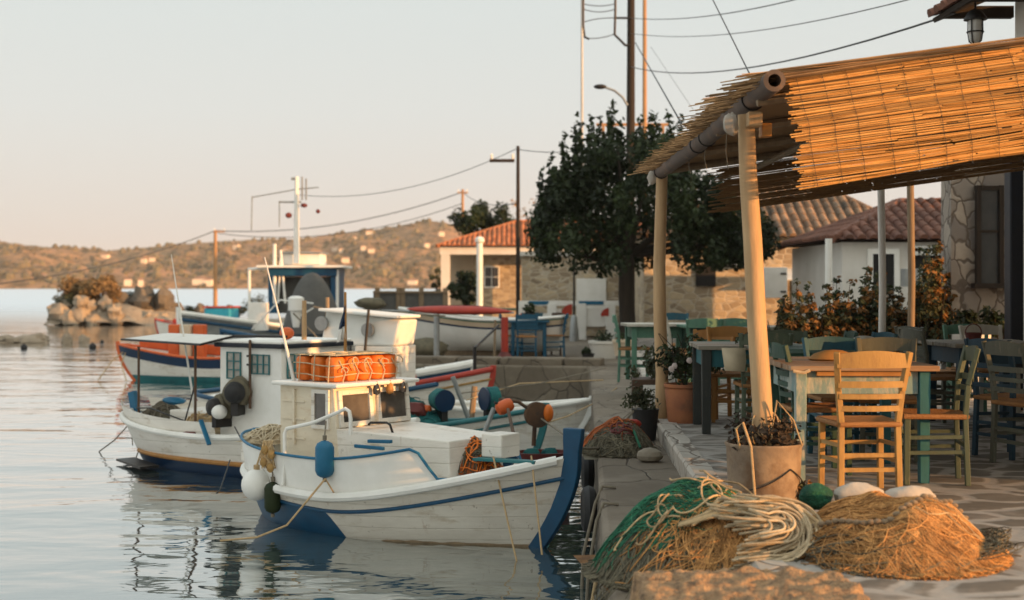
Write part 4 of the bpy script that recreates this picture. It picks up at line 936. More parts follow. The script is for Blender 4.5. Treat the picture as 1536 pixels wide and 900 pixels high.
# ------------------------------------------------------------------ taverna chairs and tables
def chair(loc, rz, label, paint_, seat='rush', group='taverna chairs', h=.90, lean=.075, splay=.035):
    e = empty('taverna_chair', loc, rz, label, 'chair', group); pm = M[paint_]
    for s in (-1, 1):
        MB().bar((s * .195, .19, 0), (s * .19, .185, .455), .036, .036, w2=.038, h2=.038).build('leg', pm, e, bevel=.004)
        mb = MB(); pts = [(s * .185, -.20, 0), (s * .178, -.185, .45), (s * (.178 + splay * .45), -.20, .66), (s * (.178 + splay), -.185 - lean, h)]
        for i in range(3): mb.bar(pts[i], pts[i + 1], .038, .034, w2=.036, h2=.032)
        mb.build('leg', pm, e, bevel=.004)
    def slat(z, hh, th, name, bow=.03, arch=0.0):
        mb = MB(); rows = [[], [], [], []]
        t = (z - .45) / (h - .45); hw = .178 + splay * t + .004; yb = -.19 - lean * max(0, t) ** 1.2 + .004
        for k in range(11):
            u = k / 10; x = lerp(-hw, hw, u); yy = yb - bow * math.sin(PI * u); az = arch * math.sin(PI * u)
            for r, (dy, dz) in enumerate(((-th / 2, -hh / 2), (th / 2, -hh / 2), (th / 2, hh / 2 + az), (-th / 2, hh / 2 + az))): rows[r].append(V(x, yy + dy, z + dz))
        mb.grid(rows + [rows[0]]); return mb.build(name, pm, e)
    slat(h - .055, .085, .018, 'top_rail', arch=.022); slat(.70, .040, .016, 'slat'); slat(.625, .032, .016, 'slat'); slat(.55, .034, .016, 'slat')
    mb = MB(); rows = []
    for i in range(9):
        u = i / 8; row = []
        for k in range(9):
            v = k / 8; x = lerp(-.215, .215, u); y = lerp(-.20, .215, v) ; x *= 1 - .08 * (1 - v)
            row.append(V(x, y, .462 - .016 * math.sin(PI * u) * math.sin(PI * v) + .006 * (1 if (abs(u - .5) > .4 or abs(v - .5) > .4) else 0)))
        rows.append(row)
    mb.grid(rows, flip=True)
    mb.tube([(-.208, .21, .45), (.208, .21, .45)], .018, 8); mb.tube([(-.19, -.195, .45), (.19, -.195, .45)], .018, 8)
    for s in (-1, 1): mb.tube([(s * .192, -.19, .45), (s * .208, .21, .45)], .018, 8)
    mb.grid([[V(v.x, v.y, .437) for v in r] for r in (rows[0], rows[-1])]); mb.build('seat', M[seat], e)
    for a, b in (((-.19, .187, .30), (.19, .187, .30)), ((-.19, .187, .20), (.19, .187, .20)), ((-.18, -.19, .26), (.18, -.19, .26)), ((-.18, -.193, .17), (.18, -.193, .17))): MB().bar(a, b, .018, .026).build('stretcher', pm, e)
    for s in (-1, 1):
        for z in (.22, .32): MB().bar((s * .183, -.187, z), (s * .192, .187, z - .01), .018, .024).build('stretcher', pm, e)
    return e
def table(loc, rz, size, label, top, leg_m, apron_m=None, h=.78, legw=.07, name='taverna_table', over=.06, group='taverna tables', leg_ms=None):
    e = empty(name, loc, rz, label, 'table', group); w_, l_ = size
    mb = MB(); n = max(4, int(l_ / .105)); pw = l_ / n
    for i in range(n):
        mb.box((rnd.uniform(-.006, .006), -l_ / 2 + pw * (i + .5), h - .018 + rnd.uniform(-.002, .002)), (w_, pw - .005, .036))
    mb.build('tabletop', M[top], e, bevel=.004)
    k = 0
    for sx_ in (-1, 1):
        for sy in (-1, 1):
            m = leg_ms[k] if leg_ms else leg_m; k += 1
            MB().bar((sx_ * (w_ / 2 - over - legw / 2), sy * (l_ / 2 - over - legw / 2), 0), (sx_ * (w_ / 2 - over - legw / 2), sy * (l_ / 2 - over - legw / 2), h - .037), legw * .85, legw * .85, w2=legw, h2=legw).build('leg', M[m], e, bevel=.005)
    am = M[apron_m or leg_m]
    for s in (-1, 1):
        MB().box((0, s * (l_ / 2 - over - legw / 2), h - .115), (w_ - 2 * over - 2 * legw - .004, .025, .15)).build('apron', am, e, bevel=.003)
        MB().box((s * (w_ / 2 - over - legw / 2), 0, h - .115), (.025, l_ - 2 * over - 2 * legw - .004, .15)).build('apron', am, e, bevel=.003)
    return e
def at(px, d): return V((px - 768) / 2133 * d, d, TZ)
# main front table
t1 = at(1275, 9.95); t1.x = 2.33
e = table(t1, R(-1), (.98, 1.2), 'weathered plank table with pale blue and teal legs behind the ochre chair', 'planks', 'table_blue', 'table_blue', leg_ms=['table_blue', 'chair_dkgreen', 'table_teal', 'table_teal'], over=.045, legw=.075)
MB().box((0, -.557, .735), (.62, .03, .05)).build('drawer_board', M['chair_orange'], e, bevel=.004)
mb = MB(); mb.tube([(-.47, -.60, .745), (-.40, -.605, .735), (-.36, -.60, .75)], .012, 6); mb.build('rope_end', M['rope_white'], e)
chair(at(1290, 8.98), R(4), 'ochre yellow chair in full sun with its back to the viewer at the plank table', 'chair_yellow', splay=.05)
chair(at(1398, 9.5), R(82), 'sage green chair turned sideways at the right end of the plank table', 'chair_green')
chair(at(1222, 10.0), R(-88), 'dark green chair pushed in at the left side of the plank table', 'chair_dkgreen')
chair(at(1262, 10.9), R(-175), 'petrol blue chair at the far side of the plank table', 'chair_blue')
chair(at(1332, 10.75), R(168), 'pale grey chair whose top alone shows behind the plank table', 'chair_grey')
# wooden tray/bread board on it
o = MB(); o.lathe([(.0, 0), (.15, .0), (.17, .012), (.13, .05), (.06, .075), (.0, .08)], n=22); ob = o.build('bread_loaf', M['chair_orange']); ob.location = (2.27, 10.05, TZ + .78); ob.scale = (1.05, .7, .95); tag(ob, 'wide brown wooden dish upside down on the plank table', 'dish')
# second table behind with green top
t1b = at(1222, 11.9); table(t1b, R(2), (.95, .9), 'low table with a dark green top and pale edge behind the plank table', 'planks_green', 'chair_dkgreen', 'chair_mint', h=.80)
o = MB(); o.ball((0, 0, 0), 1, 18, (.11, .11, .05)); ob = o.build('plate_cover', M['chair_white']); ob.location = (t1b.x + .38, 11.75, TZ + .80 + .045); tag(ob, 'cream domed cover on the edge of the green table', 'cover')
chair(at(1285, 12.2), R(100), 'slatted blue grey chair right of the green topped table', 'chair_blue')
chair(at(1180, 12.55), R(178), 'olive chair with pale post behind the green topped table', 'chair_green')
# left table in shade
t2 = at(1105, 12.95); t2.x = 2.13
e2 = table(t2, R(-2), (.95, 1.0), 'dark legged table with a blue edged top beside the flower barrel', 'planks_grey', 'table_dark', 'table_teal', legw=.085, over=.03)
chair(V(2.17, 12.35, TZ), R(-2), 'dark chair drawn up to the front of the dark legged table', 'chair_green')
o = MB(); o.grid([[V(-.10, 0, 0), V(.1, -.01, 0)], [V(-.09, -.035, -.10), V(.105, -.03, -.11)], [V(-.08, -.05, -.19), V(.09, -.045, -.2)]]); ob = o.build('napkin', M['paper'], solid=.004); ob.location = P(1100, 522, 12.1); tag(ob, 'cream cloth hung over the dark chair back', 'cloth')
chair(V(2.13, 13.75, TZ), R(176), 'orange varnished chair catching the sun behind the dark legged table', 'chair_orange')
chair(V(1.92, 14.15, TZ), R(150), 'dull orange chair just left of the varnished one', 'chair_orange', h=.86)
chair(V(2.75, 12.6, TZ), R(88), 'dark green chair with rush seat right of the dark legged table', 'chair_dkgreen')
shrub('table_plant', (2.12, 12.85, TZ + .78), .13, .1, .11, 160, .045, 'leaf_olive', 'small dried herb bunch lying on the dark legged table', 'plant', seed=31, nst=4)
# right dark table
t3 = at(1468, 13.4); t3.x = 4.45
table(t3, R(4), (.95, 1.0), 'dark blue table in the shade under the stone wall', 'planks_grey', 'chair_navy', 'chair_navy', legw=.09)
chair(at(1404, 13.3), R(-78), 'grey green chair nearest on the left of the shaded blue table', 'chair_grey')
chair(at(1396, 14.1), R(-70), 'grey green chair behind on the left of the shaded blue table', 'chair_grey')
chair(at(1455, 14.5), R(172), 'mint green chair behind the shaded blue table', 'chair_mint')
chair(at(1487, 14.35), R(186), 'worn white chair behind the right end of the shaded blue table', 'chair_white')
chair(at(1518, 10.9), R(-62), 'dark blue chair at the right edge of the picture', 'chair_navy')
chair(at(1548, 10.4), R(-70), 'worn grey chair cut by the right edge of the picture', 'chair_grey')
o = empty('bottle', (4.80, 13.15, TZ + .78), 0, 'small clear cruet bottle on the shaded blue table', 'bottle')
MB().lathe([(.028, 0), (.03, .07), (.012, .11), (.012, .15)], n=12).build('body', M['lamp_glass'], o); MB().lathe([(.015, .15), (.015, .17)], n=10).build('stopper', M['dark_metal'], o)
o = empty('table_basket', (4.3, 13.25, TZ + .78), 0, 'dark red basket on the shaded blue table', 'basket'); MB().lathe([(.06, 0), (.08, .09), (.07, .09), (.055, .02)], n=14).build('bowl', M['maroon'], o); MB().tube([V(.075 * math.cos(PI * k / 10), 0, .09 + .08 * math.sin(PI * k / 10)) for k in range(11)], .006, 5).build('handle', M['maroon'], o)
# back left tables and chairs, out of focus
for px, d, lb, top, lg in [(985, 19.5, 'white topped table with teal legs beyond the left post', 'chair_white', 'chair_mint'), (1072, 18.8, 'table with a mint cloth coloured top behind the orange chair', 'chair_mint', 'chair_dkgreen'), (1160, 18.2, 'dark table in front of the white cabinet', 'planks_grey', 'chair_brown')]:
    table(at(px, d), R(3), (.9, .85), lb, top, lg, h=.79)
chair(at(1020, 18.8), R(-80), 'worn white chair with tall posts right of the white topped table', 'chair_white')
chair(at(950, 19.4), R(-95), 'mint chair left of the white topped table', 'chair_mint')
chair(at(1050, 17.6), R(5), 'sage green chair seen from behind beyond the orange chairs', 'chair_mint')
chair(at(1098, 17.7), R(-4), 'bright mint chair seen from behind left of the cottage cabinet', 'chair_mint')
chair(at(1008, 20.6), R(170), 'teal chair behind the white topped table', 'chair_blue')
chair(at(1190, 17.3), R(60), 'grey white chair turned aside in front of the hedge', 'chair_white')
# blue table and chairs far along the quay
def atq(px, d): return V((px - 768) / 2133 * d, d, QZ)
table(atq(792, 29.6), R(2), (.85, .85), 'deep blue table out on the quay by the red post', 'quay_blue', 'quay_blue', h=.76, legw=.08)
for px, d, rz, c, lb in [(769, 29.6, -88, 'quay_blue', 'blue chair on the left of the blue quay table'), (832, 29.6, 86, 'quay_blue', 'blue chair on the right of the blue quay table'), (798, 30.4, 178, 'chair_blue', 'blue chair behind the blue quay table'), (822, 30.3, 120, 'chair_brown', 'brown wooden chair behind the right corner of the blue quay table'), (790, 28.9, 0, 'quay_blue', 'blue chair in front of the blue quay table')]:
    chair(atq(px, d), R(rz), lb, c)
p = atq(794, 29.6); e = empty('table_pot', (p.x, p.y, QZ + .76), 0, 'small black potted plant on the blue quay table', 'plant'); MB().lathe([(.08, 0), (.11, .16)], n=12).build('pot', M['black'], e); mb = MB(); leafmass(mb, [(V(0, 0, .26), .13)], 120, .08, rnd); mb.build('leaves', M['leaf_dark'], e, flat=True)

# ------------------------------------------------------------------ pots and plants
def pot(name, loc, prof, m, label, soil_z, soil_r, plant=None, cat='plant pot', group=None):
    e = empty(name, loc, 0, label, cat, group)
    MB().lathe(prof, n=28, cap=True, wob=.02).build('pot', M[m], e)
    MB().lathe([(soil_r, soil_z), (0, soil_z + .01)], n=20, cap=False).build('soil', M['soil'], e)
    return e
fp = at(1146, 8.62)
e = pot('drum_pot', fp, [(.205, 0), (.212, .02), (.228, .33), (.236, .345), (.236, .36), (.225, .36), (.215, .34), (.2, .30), (0, .30)], 'drum', 'weathered grey metal drum planter at the foot of the front post', .31, .21)
rg = random.Random(5)
mb = MB()
for k in range(16):
    a = rg.uniform(0, 6.28); r_ = rg.uniform(.05, .11); c = V(.09 * math.cos(a), .08 * math.sin(a), .38 + rg.uniform(-.02, .08)); ax = V(rg.gauss(0, 1), rg.gauss(0, 1), rg.gauss(0, .5)).normalized(); b1 = ax.orthogonal().normalized(); b2 = ax.cross(b1)
    mb.tube([c + (b1 * math.cos(t * .45) + b2 * math.sin(t * .45) * .8) * r_ for t in range(12)], .0042, 6, c_=rg.random())
mb.tube([V(-.17, -.15, .34), V(-.2, -.19, .46), V(-.165, -.23, .5), V(-.12, -.245, .36), V(-.10, -.25, .1), V(-.09, -.25, -.05)], .008, 6)
mb.tube([V(.02, -.05, .34), V(.06, -.1, .62), V(.16, -.1, .5), V(.2, -.14, .36)], .006, 6); mb.build('rope_coils', M['rope'], e)
mb = MB(); leafmass(mb, [(V(.13 * math.cos(a), .13 * math.sin(a), .40 + .05 * math.sin(3 * a)), .11) for a in [i * .63 for i in range(10)]], 700, .045, rg); mb.build('foliage', M['soil'], e, flat=True)
mb = MB(); mb.tube([V(.20 * math.cos(a) * 1.15, .2 * math.sin(a) * 1.15, .22 - .13 * abs(math.sin((a + 1.0) * 1.1))) for a in [-2.2 + i * .12 for i in range(24)]], .004, 5); mb.build('wire_handle', M['dark_metal'], e)
shrub('potted_flower', at(1200, 8.55) + V(0, 0, .0), .05, .05, .17, 200, .03, 'leaf_olive', 'tiny flowering plant at the right foot of the drum planter', 'plant', seed=41, m2='leaf_orange')
bp = at(1028, 13.6)
e = pot('barrel_pot', bp, [(.155, 0), (.17, .03), (.195, .30), (.185, .33), (.205, .34), (.205, .37), (.185, .37), (.17, .33), (0, .33)], 'terracotta', 'terracotta barrel pot with a leafy flowering plant by the left post', .34, .18)
mb = MB(); leafmass(mb, [(V(rg.gauss(0, .11), rg.gauss(0, .09), .45 + rg.uniform(0, .34)), .12) for _ in range(13)], 900, .05, rg); mb.build('foliage', M['leaf_dark'], e, flat=True)
mb = MB(); [mb.ball(V(x, -.17, z), .028, 8, wob=.3) for x, z in ((-.12, .55), (-.15, .52), (.02, .60), (.1, .5))]; mb.build('flowers', M['flower'], e)
mb = MB(); [mb.tube([(0, 0, .33), V(rg.gauss(0, .08), rg.gauss(0, .06), .6), V(rg.gauss(0, .15), rg.gauss(0, .1), .85)], [.008, .006, .003], 5) for _ in range(7)]; mb.build('stems', M['bark'], e)
p = G(968, 660, QZ); e = pot('black_pot', (p.x, p.y, QZ), [(.10, 0), (.13, .28), (.135, .3), (.12, .3), (0, .25)], 'black', 'black pot with a trailing grey green plant below the terrace kerb', .26, .12)
mb = MB(); leafmass(mb, [(V(rg.gauss(-.03, .08), rg.gauss(0, .06), .33 + rg.uniform(-.02, .16)), .09) for _ in range(9)], 500, .04, rg); mb.build('foliage', M['leaf_olive'], e, flat=True)
mb = MB(); [mb.tube([V(-.08, -.05, .32), V(-.16 - rg.uniform(0, .06), -.08, .22), V(-.13 - rg.uniform(0, .12), -.1, rg.uniform(.02, .1))], .004, 4) for _ in range(9)]; mb.build('trailing_stems', M['rope_grey'], e)
# long planter box on the kerb
p = at(972, 15.8); e = empty('planter_box', (p.x + .02, p.y, TZ), R(-4), 'dark wooden planter box with a white front plate on the terrace kerb', 'planter')
MB().box((0, 0, .14), (.40, .5, .28)).build('box', M['chair_brown'], e, flat=True, bevel=.01); MB().box((.05, -.262, .12), (.26, .02, .2)).build('plate', M['canvas'], e, flat=True)
mb = MB(); leafmass(mb, [(V(rg.gauss(0, .1), rg.gauss(0, .12), .33 + rg.uniform(0, .3)), .09) for _ in range(10)], 320, .06, rg, flow=.6); mb.build('foliage', M['leaf_olive'], e, flat=True)
def roundpot(px, d, z, r, h, m, label, leaf='leaf_dark', n=260, ph=.2):
    p = (px - 768) / 2133 * d; e = pot('round_pot', (p, d, z), [(r * .8, 0), (r, h * .8), (r * 1.08, h * .85), (r * 1.08, h), (r * .9, h), (0, h * .9)], m, label, h * .9, r * .88, group='pots along the quay')
    mb = MB(); leafmass(mb, [(V(rg.gauss(0, r * .5), rg.gauss(0, r * .4), h + rg.uniform(0, ph)), r * .5) for _ in range(7)], n, .07, rg); mb.build('foliage', M[leaf], e, flat=True)
roundpot(934, 26.5, TZ, .18, .3, 'plaster_warm', 'cream round pot at the foot of the dark tree trunk', n=60, ph=.02)
roundpot(906, 29.0, QZ, .3, .36, 'plaster', 'wide grey pot with low green plants left of the tree', ph=.1)
roundpot(882, 28.2, QZ, .12, .14, 'black', 'small dark green plant on the ground left of the wide grey pot', n=200, ph=.1)
roundpot(1457, 16.4, TZ, .2, .75, 'plaster', 'tall square toned pot with a bush under the dark window', n=500, ph=.28)
shrub('climbing_plant', (5.75, 16.5, TZ), .28, .2, 1.25, 900, .07, 'leaf_dark', 'dark leafy plant growing against the stone wall below the window', 'plant', seed=51)
# hedge of separate shrubs behind the tables
for px, d, h, rx, sd, lb, sp_ in [(1172, 16.9, 1.12, .30, 61, 'leftmost low shrub of the hedge, thin and orange lit', 6), (1225, 17.1, 1.22, .34, 62, 'second shrub of the hedge from the left with brown tips', 7), (1275, 17.3, 1.28, .36, 63, 'dark green shrub in the middle of the hedge', 6), (1322, 17.4, 1.35, .36, 64, 'orange flecked shrub right of the middle of the hedge', 8), (1362, 17.2, 1.2, .3, 65, 'shrub with glowing leaves just left of the tallest one', 7), (1398, 16.9, 1.62, .33, 66, 'tallest shrub at the right end of the hedge reaching up before the dark doorway', 9)]:
    shrub('hedge_shrub', at(px, d), rx, .35, h, 2600, .065, 'leaf_olive' if sd != 63 else 'leaf_dark', lb, 'shrub', 'hedge behind the tables', seed=sd, sprigs=sp_, m2='leaf_orange')  # orange leaf clumps stand in for patches of low sunlight

# ------------------------------------------------------------------ nets, ropes, stones on the quay
def mound(rx, ry, h, seed, pw=1.6, lump=.25):
    def z(x, y):
        q = (x / rx) ** 2 + (y / ry) ** 2
        if q >= 1.0: return 0.0
        b = (1 - q ** (pw / 2)) ** .9
        return max(0, h * b * (1 + lump * noise.fractal(Vector((x / rx * 1.5 + seed, y / ry * 1.5, seed)), 1, 2, 3)))
    return z
def mound_mesh(mb, zf, rx, ry, n=44):
    rows = [[V(lerp(-rx, rx, k / n), lerp(-ry, ry, i / n), zf(lerp(-rx, rx, k / n), lerp(-ry, ry, i / n)) - .012) for k in range(n + 1)] for i in range(n + 1)]
    mb.grid(rows)
def strands(mb, zf, rx, ry, n, r, rg, flow=None, steps=16, step=.035, curl=.35, off=(0.0, .02), wild=.5, reg=None):
    for _ in range(n):
        while True:
            x, y = rg.uniform(-rx, rx), rg.uniform(-ry, ry)
            if (x / rx) ** 2 + (y / ry) ** 2 < 1 and (reg is None or reg(x, y)): break
        a = (flow(x, y) if flow else rg.uniform(0, 6.28)) + rg.gauss(0, wild); da = rg.gauss(0, curl)
        hz = rg.uniform(*off); pts = []
        for k in range(steps):
            q = (x / rx) ** 2 + (y / ry) ** 2
            pts.append(V(x, y, zf(x, y) + hz + .01 * noise.noise(Vector((x * 14, y * 14, hz * 90)))))
            a += da * .5 + rg.gauss(0, .12); da += rg.gauss(0, .08)
            if flow: a += .25 * math.sin(flow(x, y) - a)
            x += math.cos(a) * step; y += math.sin(a) * step
            if q > 1.12: break
        if len(pts) > 3: mb.tube(pts, r * rg.uniform(.8, 1.25), 5, c_=rg.random())
def loops(mb, zf, c, rad, n, r, rg, asp=.8, jit=.25, turns=1.0, lift=.02):
    for _ in range(n):
        cx, cy = c[0] + rg.gauss(0, rad * jit), c[1] + rg.gauss(0, rad * jit); rr = rad * rg.uniform(.75, 1.15); ph = rg.uniform(0, 6.28); rot = rg.uniform(0, 3.14); hz = rg.uniform(.01, lift)
        pts = []
        for k in range(int(26 * turns)):
            t = ph + k * 2 * PI / 26; x0, y0 = math.cos(t) * rr, math.sin(t) * rr * asp
            x, y = cx + x0 * math.cos(rot) - y0 * math.sin(rot), cy + x0 * math.sin(rot) + y0 * math.cos(rot)
            pts.append(V(x, y, zf(x, y) + hz + .012 * math.sin(3 * t)))
        mb.tube(pts, r, 6, c_=rg.random())
rg = random.Random(77)
# big net on the quay edge: dull base, green cover, tan ropes
n1 = V(1.02, 7.38, QZ)
rx, ry, hh = .60, .62, .39
zf = mound(rx, ry, hh, 2.2, 2.2, .16)
e = empty('green_net_pile', n1, R(8), 'heap of green and dull fishing net with tan ropes spilling over the quay edge', 'fishing net')
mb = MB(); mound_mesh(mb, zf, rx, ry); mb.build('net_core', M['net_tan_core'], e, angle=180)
mb = MB(); strands(mb, zf, rx, ry, 1000, .0031, rg, steps=15, step=.03, curl=.75, wild=1.2, off=(0, .03), reg=lambda x, y: x > -.22 and y < .25); strands(mb, zf, rx, ry, 380, .0034, rg, flow=lambda x, y: -1.9 + x, steps=16, step=.03, curl=.5, off=(.01, .03), reg=lambda x, y: x > -.1); mb.build('net_strands', M['net_tan'], e, angle=180)
mb = MB(); strands(mb, zf, rx, ry, 520, .0028, rg, flow=lambda x, y: math.atan2(y, x) + .2, steps=18, reg=lambda x, y: x < -.05, off=(0, .015)); mb.build('grey_strands', M['net_grey'], e, angle=180)
gz = lambda x, y: zf(x, y)
mb = MB(); rows = []
for i in range(37):
    v = i / 36; row = []
    for k in range(45):
        u = k / 44; x = lerp(-.38, .24, u); y = lerp(-.17, .38, v) - .22 * (1 - u) + .1 * u
        edge = min(u, 1 - u, v, 1 - v) + .05 * noise.noise(Vector((u * 6, v * 6, 2)))
        row.append(V(x, y, zf(x, y) + (.022 if edge > .03 else -.03) + .022 * noise.fractal(Vector((x * 11, y * 9, 1)), 1, 2, 3)))
    rows.append(row)
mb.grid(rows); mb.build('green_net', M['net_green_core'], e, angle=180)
mb = MB(); strands(mb, lambda x, y: zf(x, y) + .026, .55, .5, 420, .0022, rg, flow=lambda x, y: 2.6 + x * 2, steps=15, reg=lambda x, y: -.36 < x < .22 and -.16 - .2 * (.2 - x) < y < .37); mb.build('green_strands', M['net_green'], e, angle=180)
mb = MB(); loops(mb, lambda x, y: zf(x, y) + .03, (-.04, -.10), .17, 6, .0052, rg, .55, .7, .8, .05); loops(mb, lambda x, y: zf(x, y) + .03, (-.3, -.1), .13, 4, .005, rg, .5, .5, .7, .03)
mb.tube([V(-.2, -.28, .29), V(-.1, -.3, .33), V(.02, -.26, .37), V(.06, -.2, .40), V(0, -.18, .41), V(-.05, -.24, .38), V(.02, -.32, .33), V(.1, -.30, .32), V(.2, -.2, .36)], .009, 8); mb.build('tan_rope', M['rope'], e, angle=180)
mb = MB(); strands(mb, zf, rx, ry, 34, .004, rg, flow=lambda x, y: -2.2, steps=20, step=.03, wild=.3, reg=lambda x, y: x < -.3 and y < 0)
for k in range(26):
    x = rg.uniform(-.60, -.42); y = rg.uniform(-.5, .1); mb.tube([V(x + .08, y, zf(x + .08, y) + .01), V(x - .01, y - .05, .04), V(x - .07 - rg.uniform(0, .05), y - .08, -.05), V(x - .09, y - .1, -.15 - rg.uniform(0, .25))], .0032, 5, c_=rg.random())
mb.build('hanging_strands', M['net_grey'], e, angle=180)
# coil of thick white rope at its right end
cz = mound(.25, .29, .30, 5.1, 2.4, .05)
e = empty('rope_coil', (1.31, 6.96, QZ + .10), R(12), 'coil of thick pale rope lying on the right end of the green net heap', 'rope')
mb = MB(); U = V(0, .72, .70); c0 = V(-.05, -.05, .155)
for i in range(62):
    r_ = rg.uniform(.03, .21); U = V(rg.gauss(0, .10), .72 + rg.gauss(0, .10), .70); c0 = V(-.05 + rg.gauss(0, .018), -.05 + rg.gauss(0, .02), .15 + rg.gauss(0, .014)); a0 = rg.uniform(-2.1, -1.2); a1 = rg.uniform(1.0, 2.2); n_ = 20; hz = rg.uniform(-.012, .06); sx_ = rg.uniform(.7, 1.15); dd = V(rg.gauss(0, .012), 0, 0); pts = []
    for k in range(n_):
        t = lerp(a0, a1, k / (n_ - 1)); pts.append(c0 + dd + V(r_ * math.cos(t) * sx_ , 0, 0) + U * (r_ * math.sin(t) * .92) + V(0, -.70, .72) * (hz + .03 * math.cos(t) * r_ / .2 - .22 * r_) + V(0, 0, .05))
    pts = [pts[0] + V(-rg.uniform(.08, .22), -.02, rg.uniform(-.05, .0))] + pts + [pts[-1] + V(-rg.uniform(.05, .25), .02, rg.uniform(-.03, .04))]
    mb.tube(pts, .0064, 7, c_=rg.random())
mb.build('rope_turns', M['rope_white'], e, angle=180)
mb = MB()
for i in range(15):
    t = rg.uniform(-.06, .06); q = rg.uniform(-.05, .05)
    mb.tube([V(-.42 + t, .16 + q, .20 + .2 * abs(q)), V(-.24, .14 + t, .29 + t * .4 + q * .3), V(-.06, .10 + t, .32 + .4 * t), V(.10 + t, .02 + q, .29 + q * .5), V(.17 + t * .5, -.08, .20 + q), V(.16 + t * .6, -.18, .10 + t * .4), V(.05 + t, -.27 + q * .5, .02)], .0062, 7, c_=rg.random())
mb.build('rope_bundle', M['rope'], e, angle=180)
# tan net heap on the terrace
n2 = V(1.86, 6.98, TZ - .002); rx, ry, hh = .50, .62, .275
zf2 = mound(rx, ry, hh, 8.3, 1.7, .3)
e = empty('tan_net_pile', n2, R(-6), 'big heap of fine tan fishing net on the pale terrace paving', 'fishing net')
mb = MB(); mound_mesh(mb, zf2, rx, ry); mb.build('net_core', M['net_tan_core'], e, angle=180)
mb = MB(); strands(mb, zf2, rx, ry, 2000, .0022, rg, flow=lambda x, y: -.30 + .55 * x + .5 * math.sin(y * 4 + 1.0) * .8, steps=34, wild=.28, off=(0, .022)); strands(mb, zf2, rx, ry, 1000, .0021, rg, steps=14, curl=.8, reg=lambda x, y: x > 0, off=(0, .018)); mb.build('net_strands', M['net_tan'], e, angle=180)
mb = MB(); strands(mb, zf2, rx * 1.02, ry * 1.02, 160, .003, rg, flow=lambda x, y: math.atan2(y, x) + 1.4, steps=14, reg=lambda x, y: (x / rx) ** 2 + (y / ry) ** 2 > .7); mb.build('loose_strands', M['net_grey'], e, angle=180)
mb = MB()
for k in range(70):
    y = rg.uniform(-.35, .1); r_ = rg.uniform(.05, .13); pts = [V(.40 + r_ * 1.3 * math.cos(t) + .04 * math.sin(y * 9), y + r_ * .8 * math.sin(t), .012 + .11 * max(0, math.cos(t * .5)) * rg.uniform(.6, 1)) for t in [q * .42 for q in range(-7, 8)]]
    mb.tube(pts, .0028, 5, c_=rg.random())
mb.build('dark_tail', M['net_grey'], e, angle=180)
mb = MB()
for q in range(26):
    t = q / 25; x, y = -.38 + .75 * t, -.10 - .22 * math.sin(t * 4.2); mb.ball((x, y, zf2(x, y) + .03), .014, 7, (1.5, 1, 1), c_=rg.random())
mb.build('cork_floats', M['wood_grey'], e)
mb = MB()
for q in range(4):
    x0, y0 = rg.uniform(-.35, .3), rg.uniform(-.45, .2); mb.tube([V(x0 + .05 * k, y0 + .06 * math.sin(k * .9 + q), zf2(x0 + .05 * k, y0 + .06 * math.sin(k * .9 + q)) + .022) for k in range(9)], .0035, 6, c_=rg.random())
mb.build('head_ropes', M['rope'], e)
for x, y, z_, r_, m, lb, sc in [(-.30, .33, .225, .075, 'net_green_core', 'green net ball on top of the tan net heap', (1.15, .8, .95)), (-.07, .36, .225, .09, 'kerb', 'left white sack on top of the tan net heap', (1.5, .7, .75)), (.20, .38, .215, .09, 'kerb', 'right white sack on top of the tan net heap', (1.5, .7, .7))]:
    o = MB(); o.ball((0, 0, 0), r_, 22, sc, .16, 1.6, x * 9); ob = o.build('net_bundle' if m != 'kerb' else 'white_sack', M[m]); ob.location = n2 + V(x, y, z_); tag(ob, lb, 'net' if m != 'kerb' else 'sack')
# small pile further along the quay
p = G(925, 678, QZ); e = empty('small_net_pile', (p.x + .02, p.y + .1, QZ), 0, 'small heap of grey brown net with a red patch below the kerb', 'fishing net'); rx, ry, hh = .33, .55, .27
zf3 = mound(rx, ry, hh, 3.3, 2.0, .2); mb = MB(); mound_mesh(mb, zf3, rx, ry, 30); mb.build('net_core', M['net_grey'], e, angle=180)
mb = MB(); strands(mb, zf3, rx, ry, 500, .0035, rg, steps=16); mb.build('net_strands', M['net_grey'], e, angle=180)
mb = MB(); strands(mb, zf3, rx, ry, 90, .006, rg, steps=12, reg=lambda x, y: -.12 < x < 0.02 and y > -.1, off=(.01, .03)); mb.build('orange_strands', M['net_orange'], e, angle=180)
mb = MB(); loops(mb, zf3, (.02, -.25), .09, 5, .007, rg, .6, .3, 1, .03); mb.build('red_rope', M['maroon'], e)
mb = MB(); mb.tube([V(-.02, .1, .27), V(.05, -.1, .26), V(.12, -.3, .2), V(.16, -.45, .08)], .012, 6); mb.build('green_rope', M['net_green'], e)
mb = MB(); mb.ball((.14, .25, .22), .07, 14, (1.5, .8, .6), .2); mb.build('red_cloth', M['red'], e)
p = G(975, 693, QZ); rock('cobble', (p.x, p.y, QZ + .055), .10, (1.15, .9, .66), 'large smooth grey cobble on the quay before the kerb', 'stone', None, 'pebble', .2, .12)
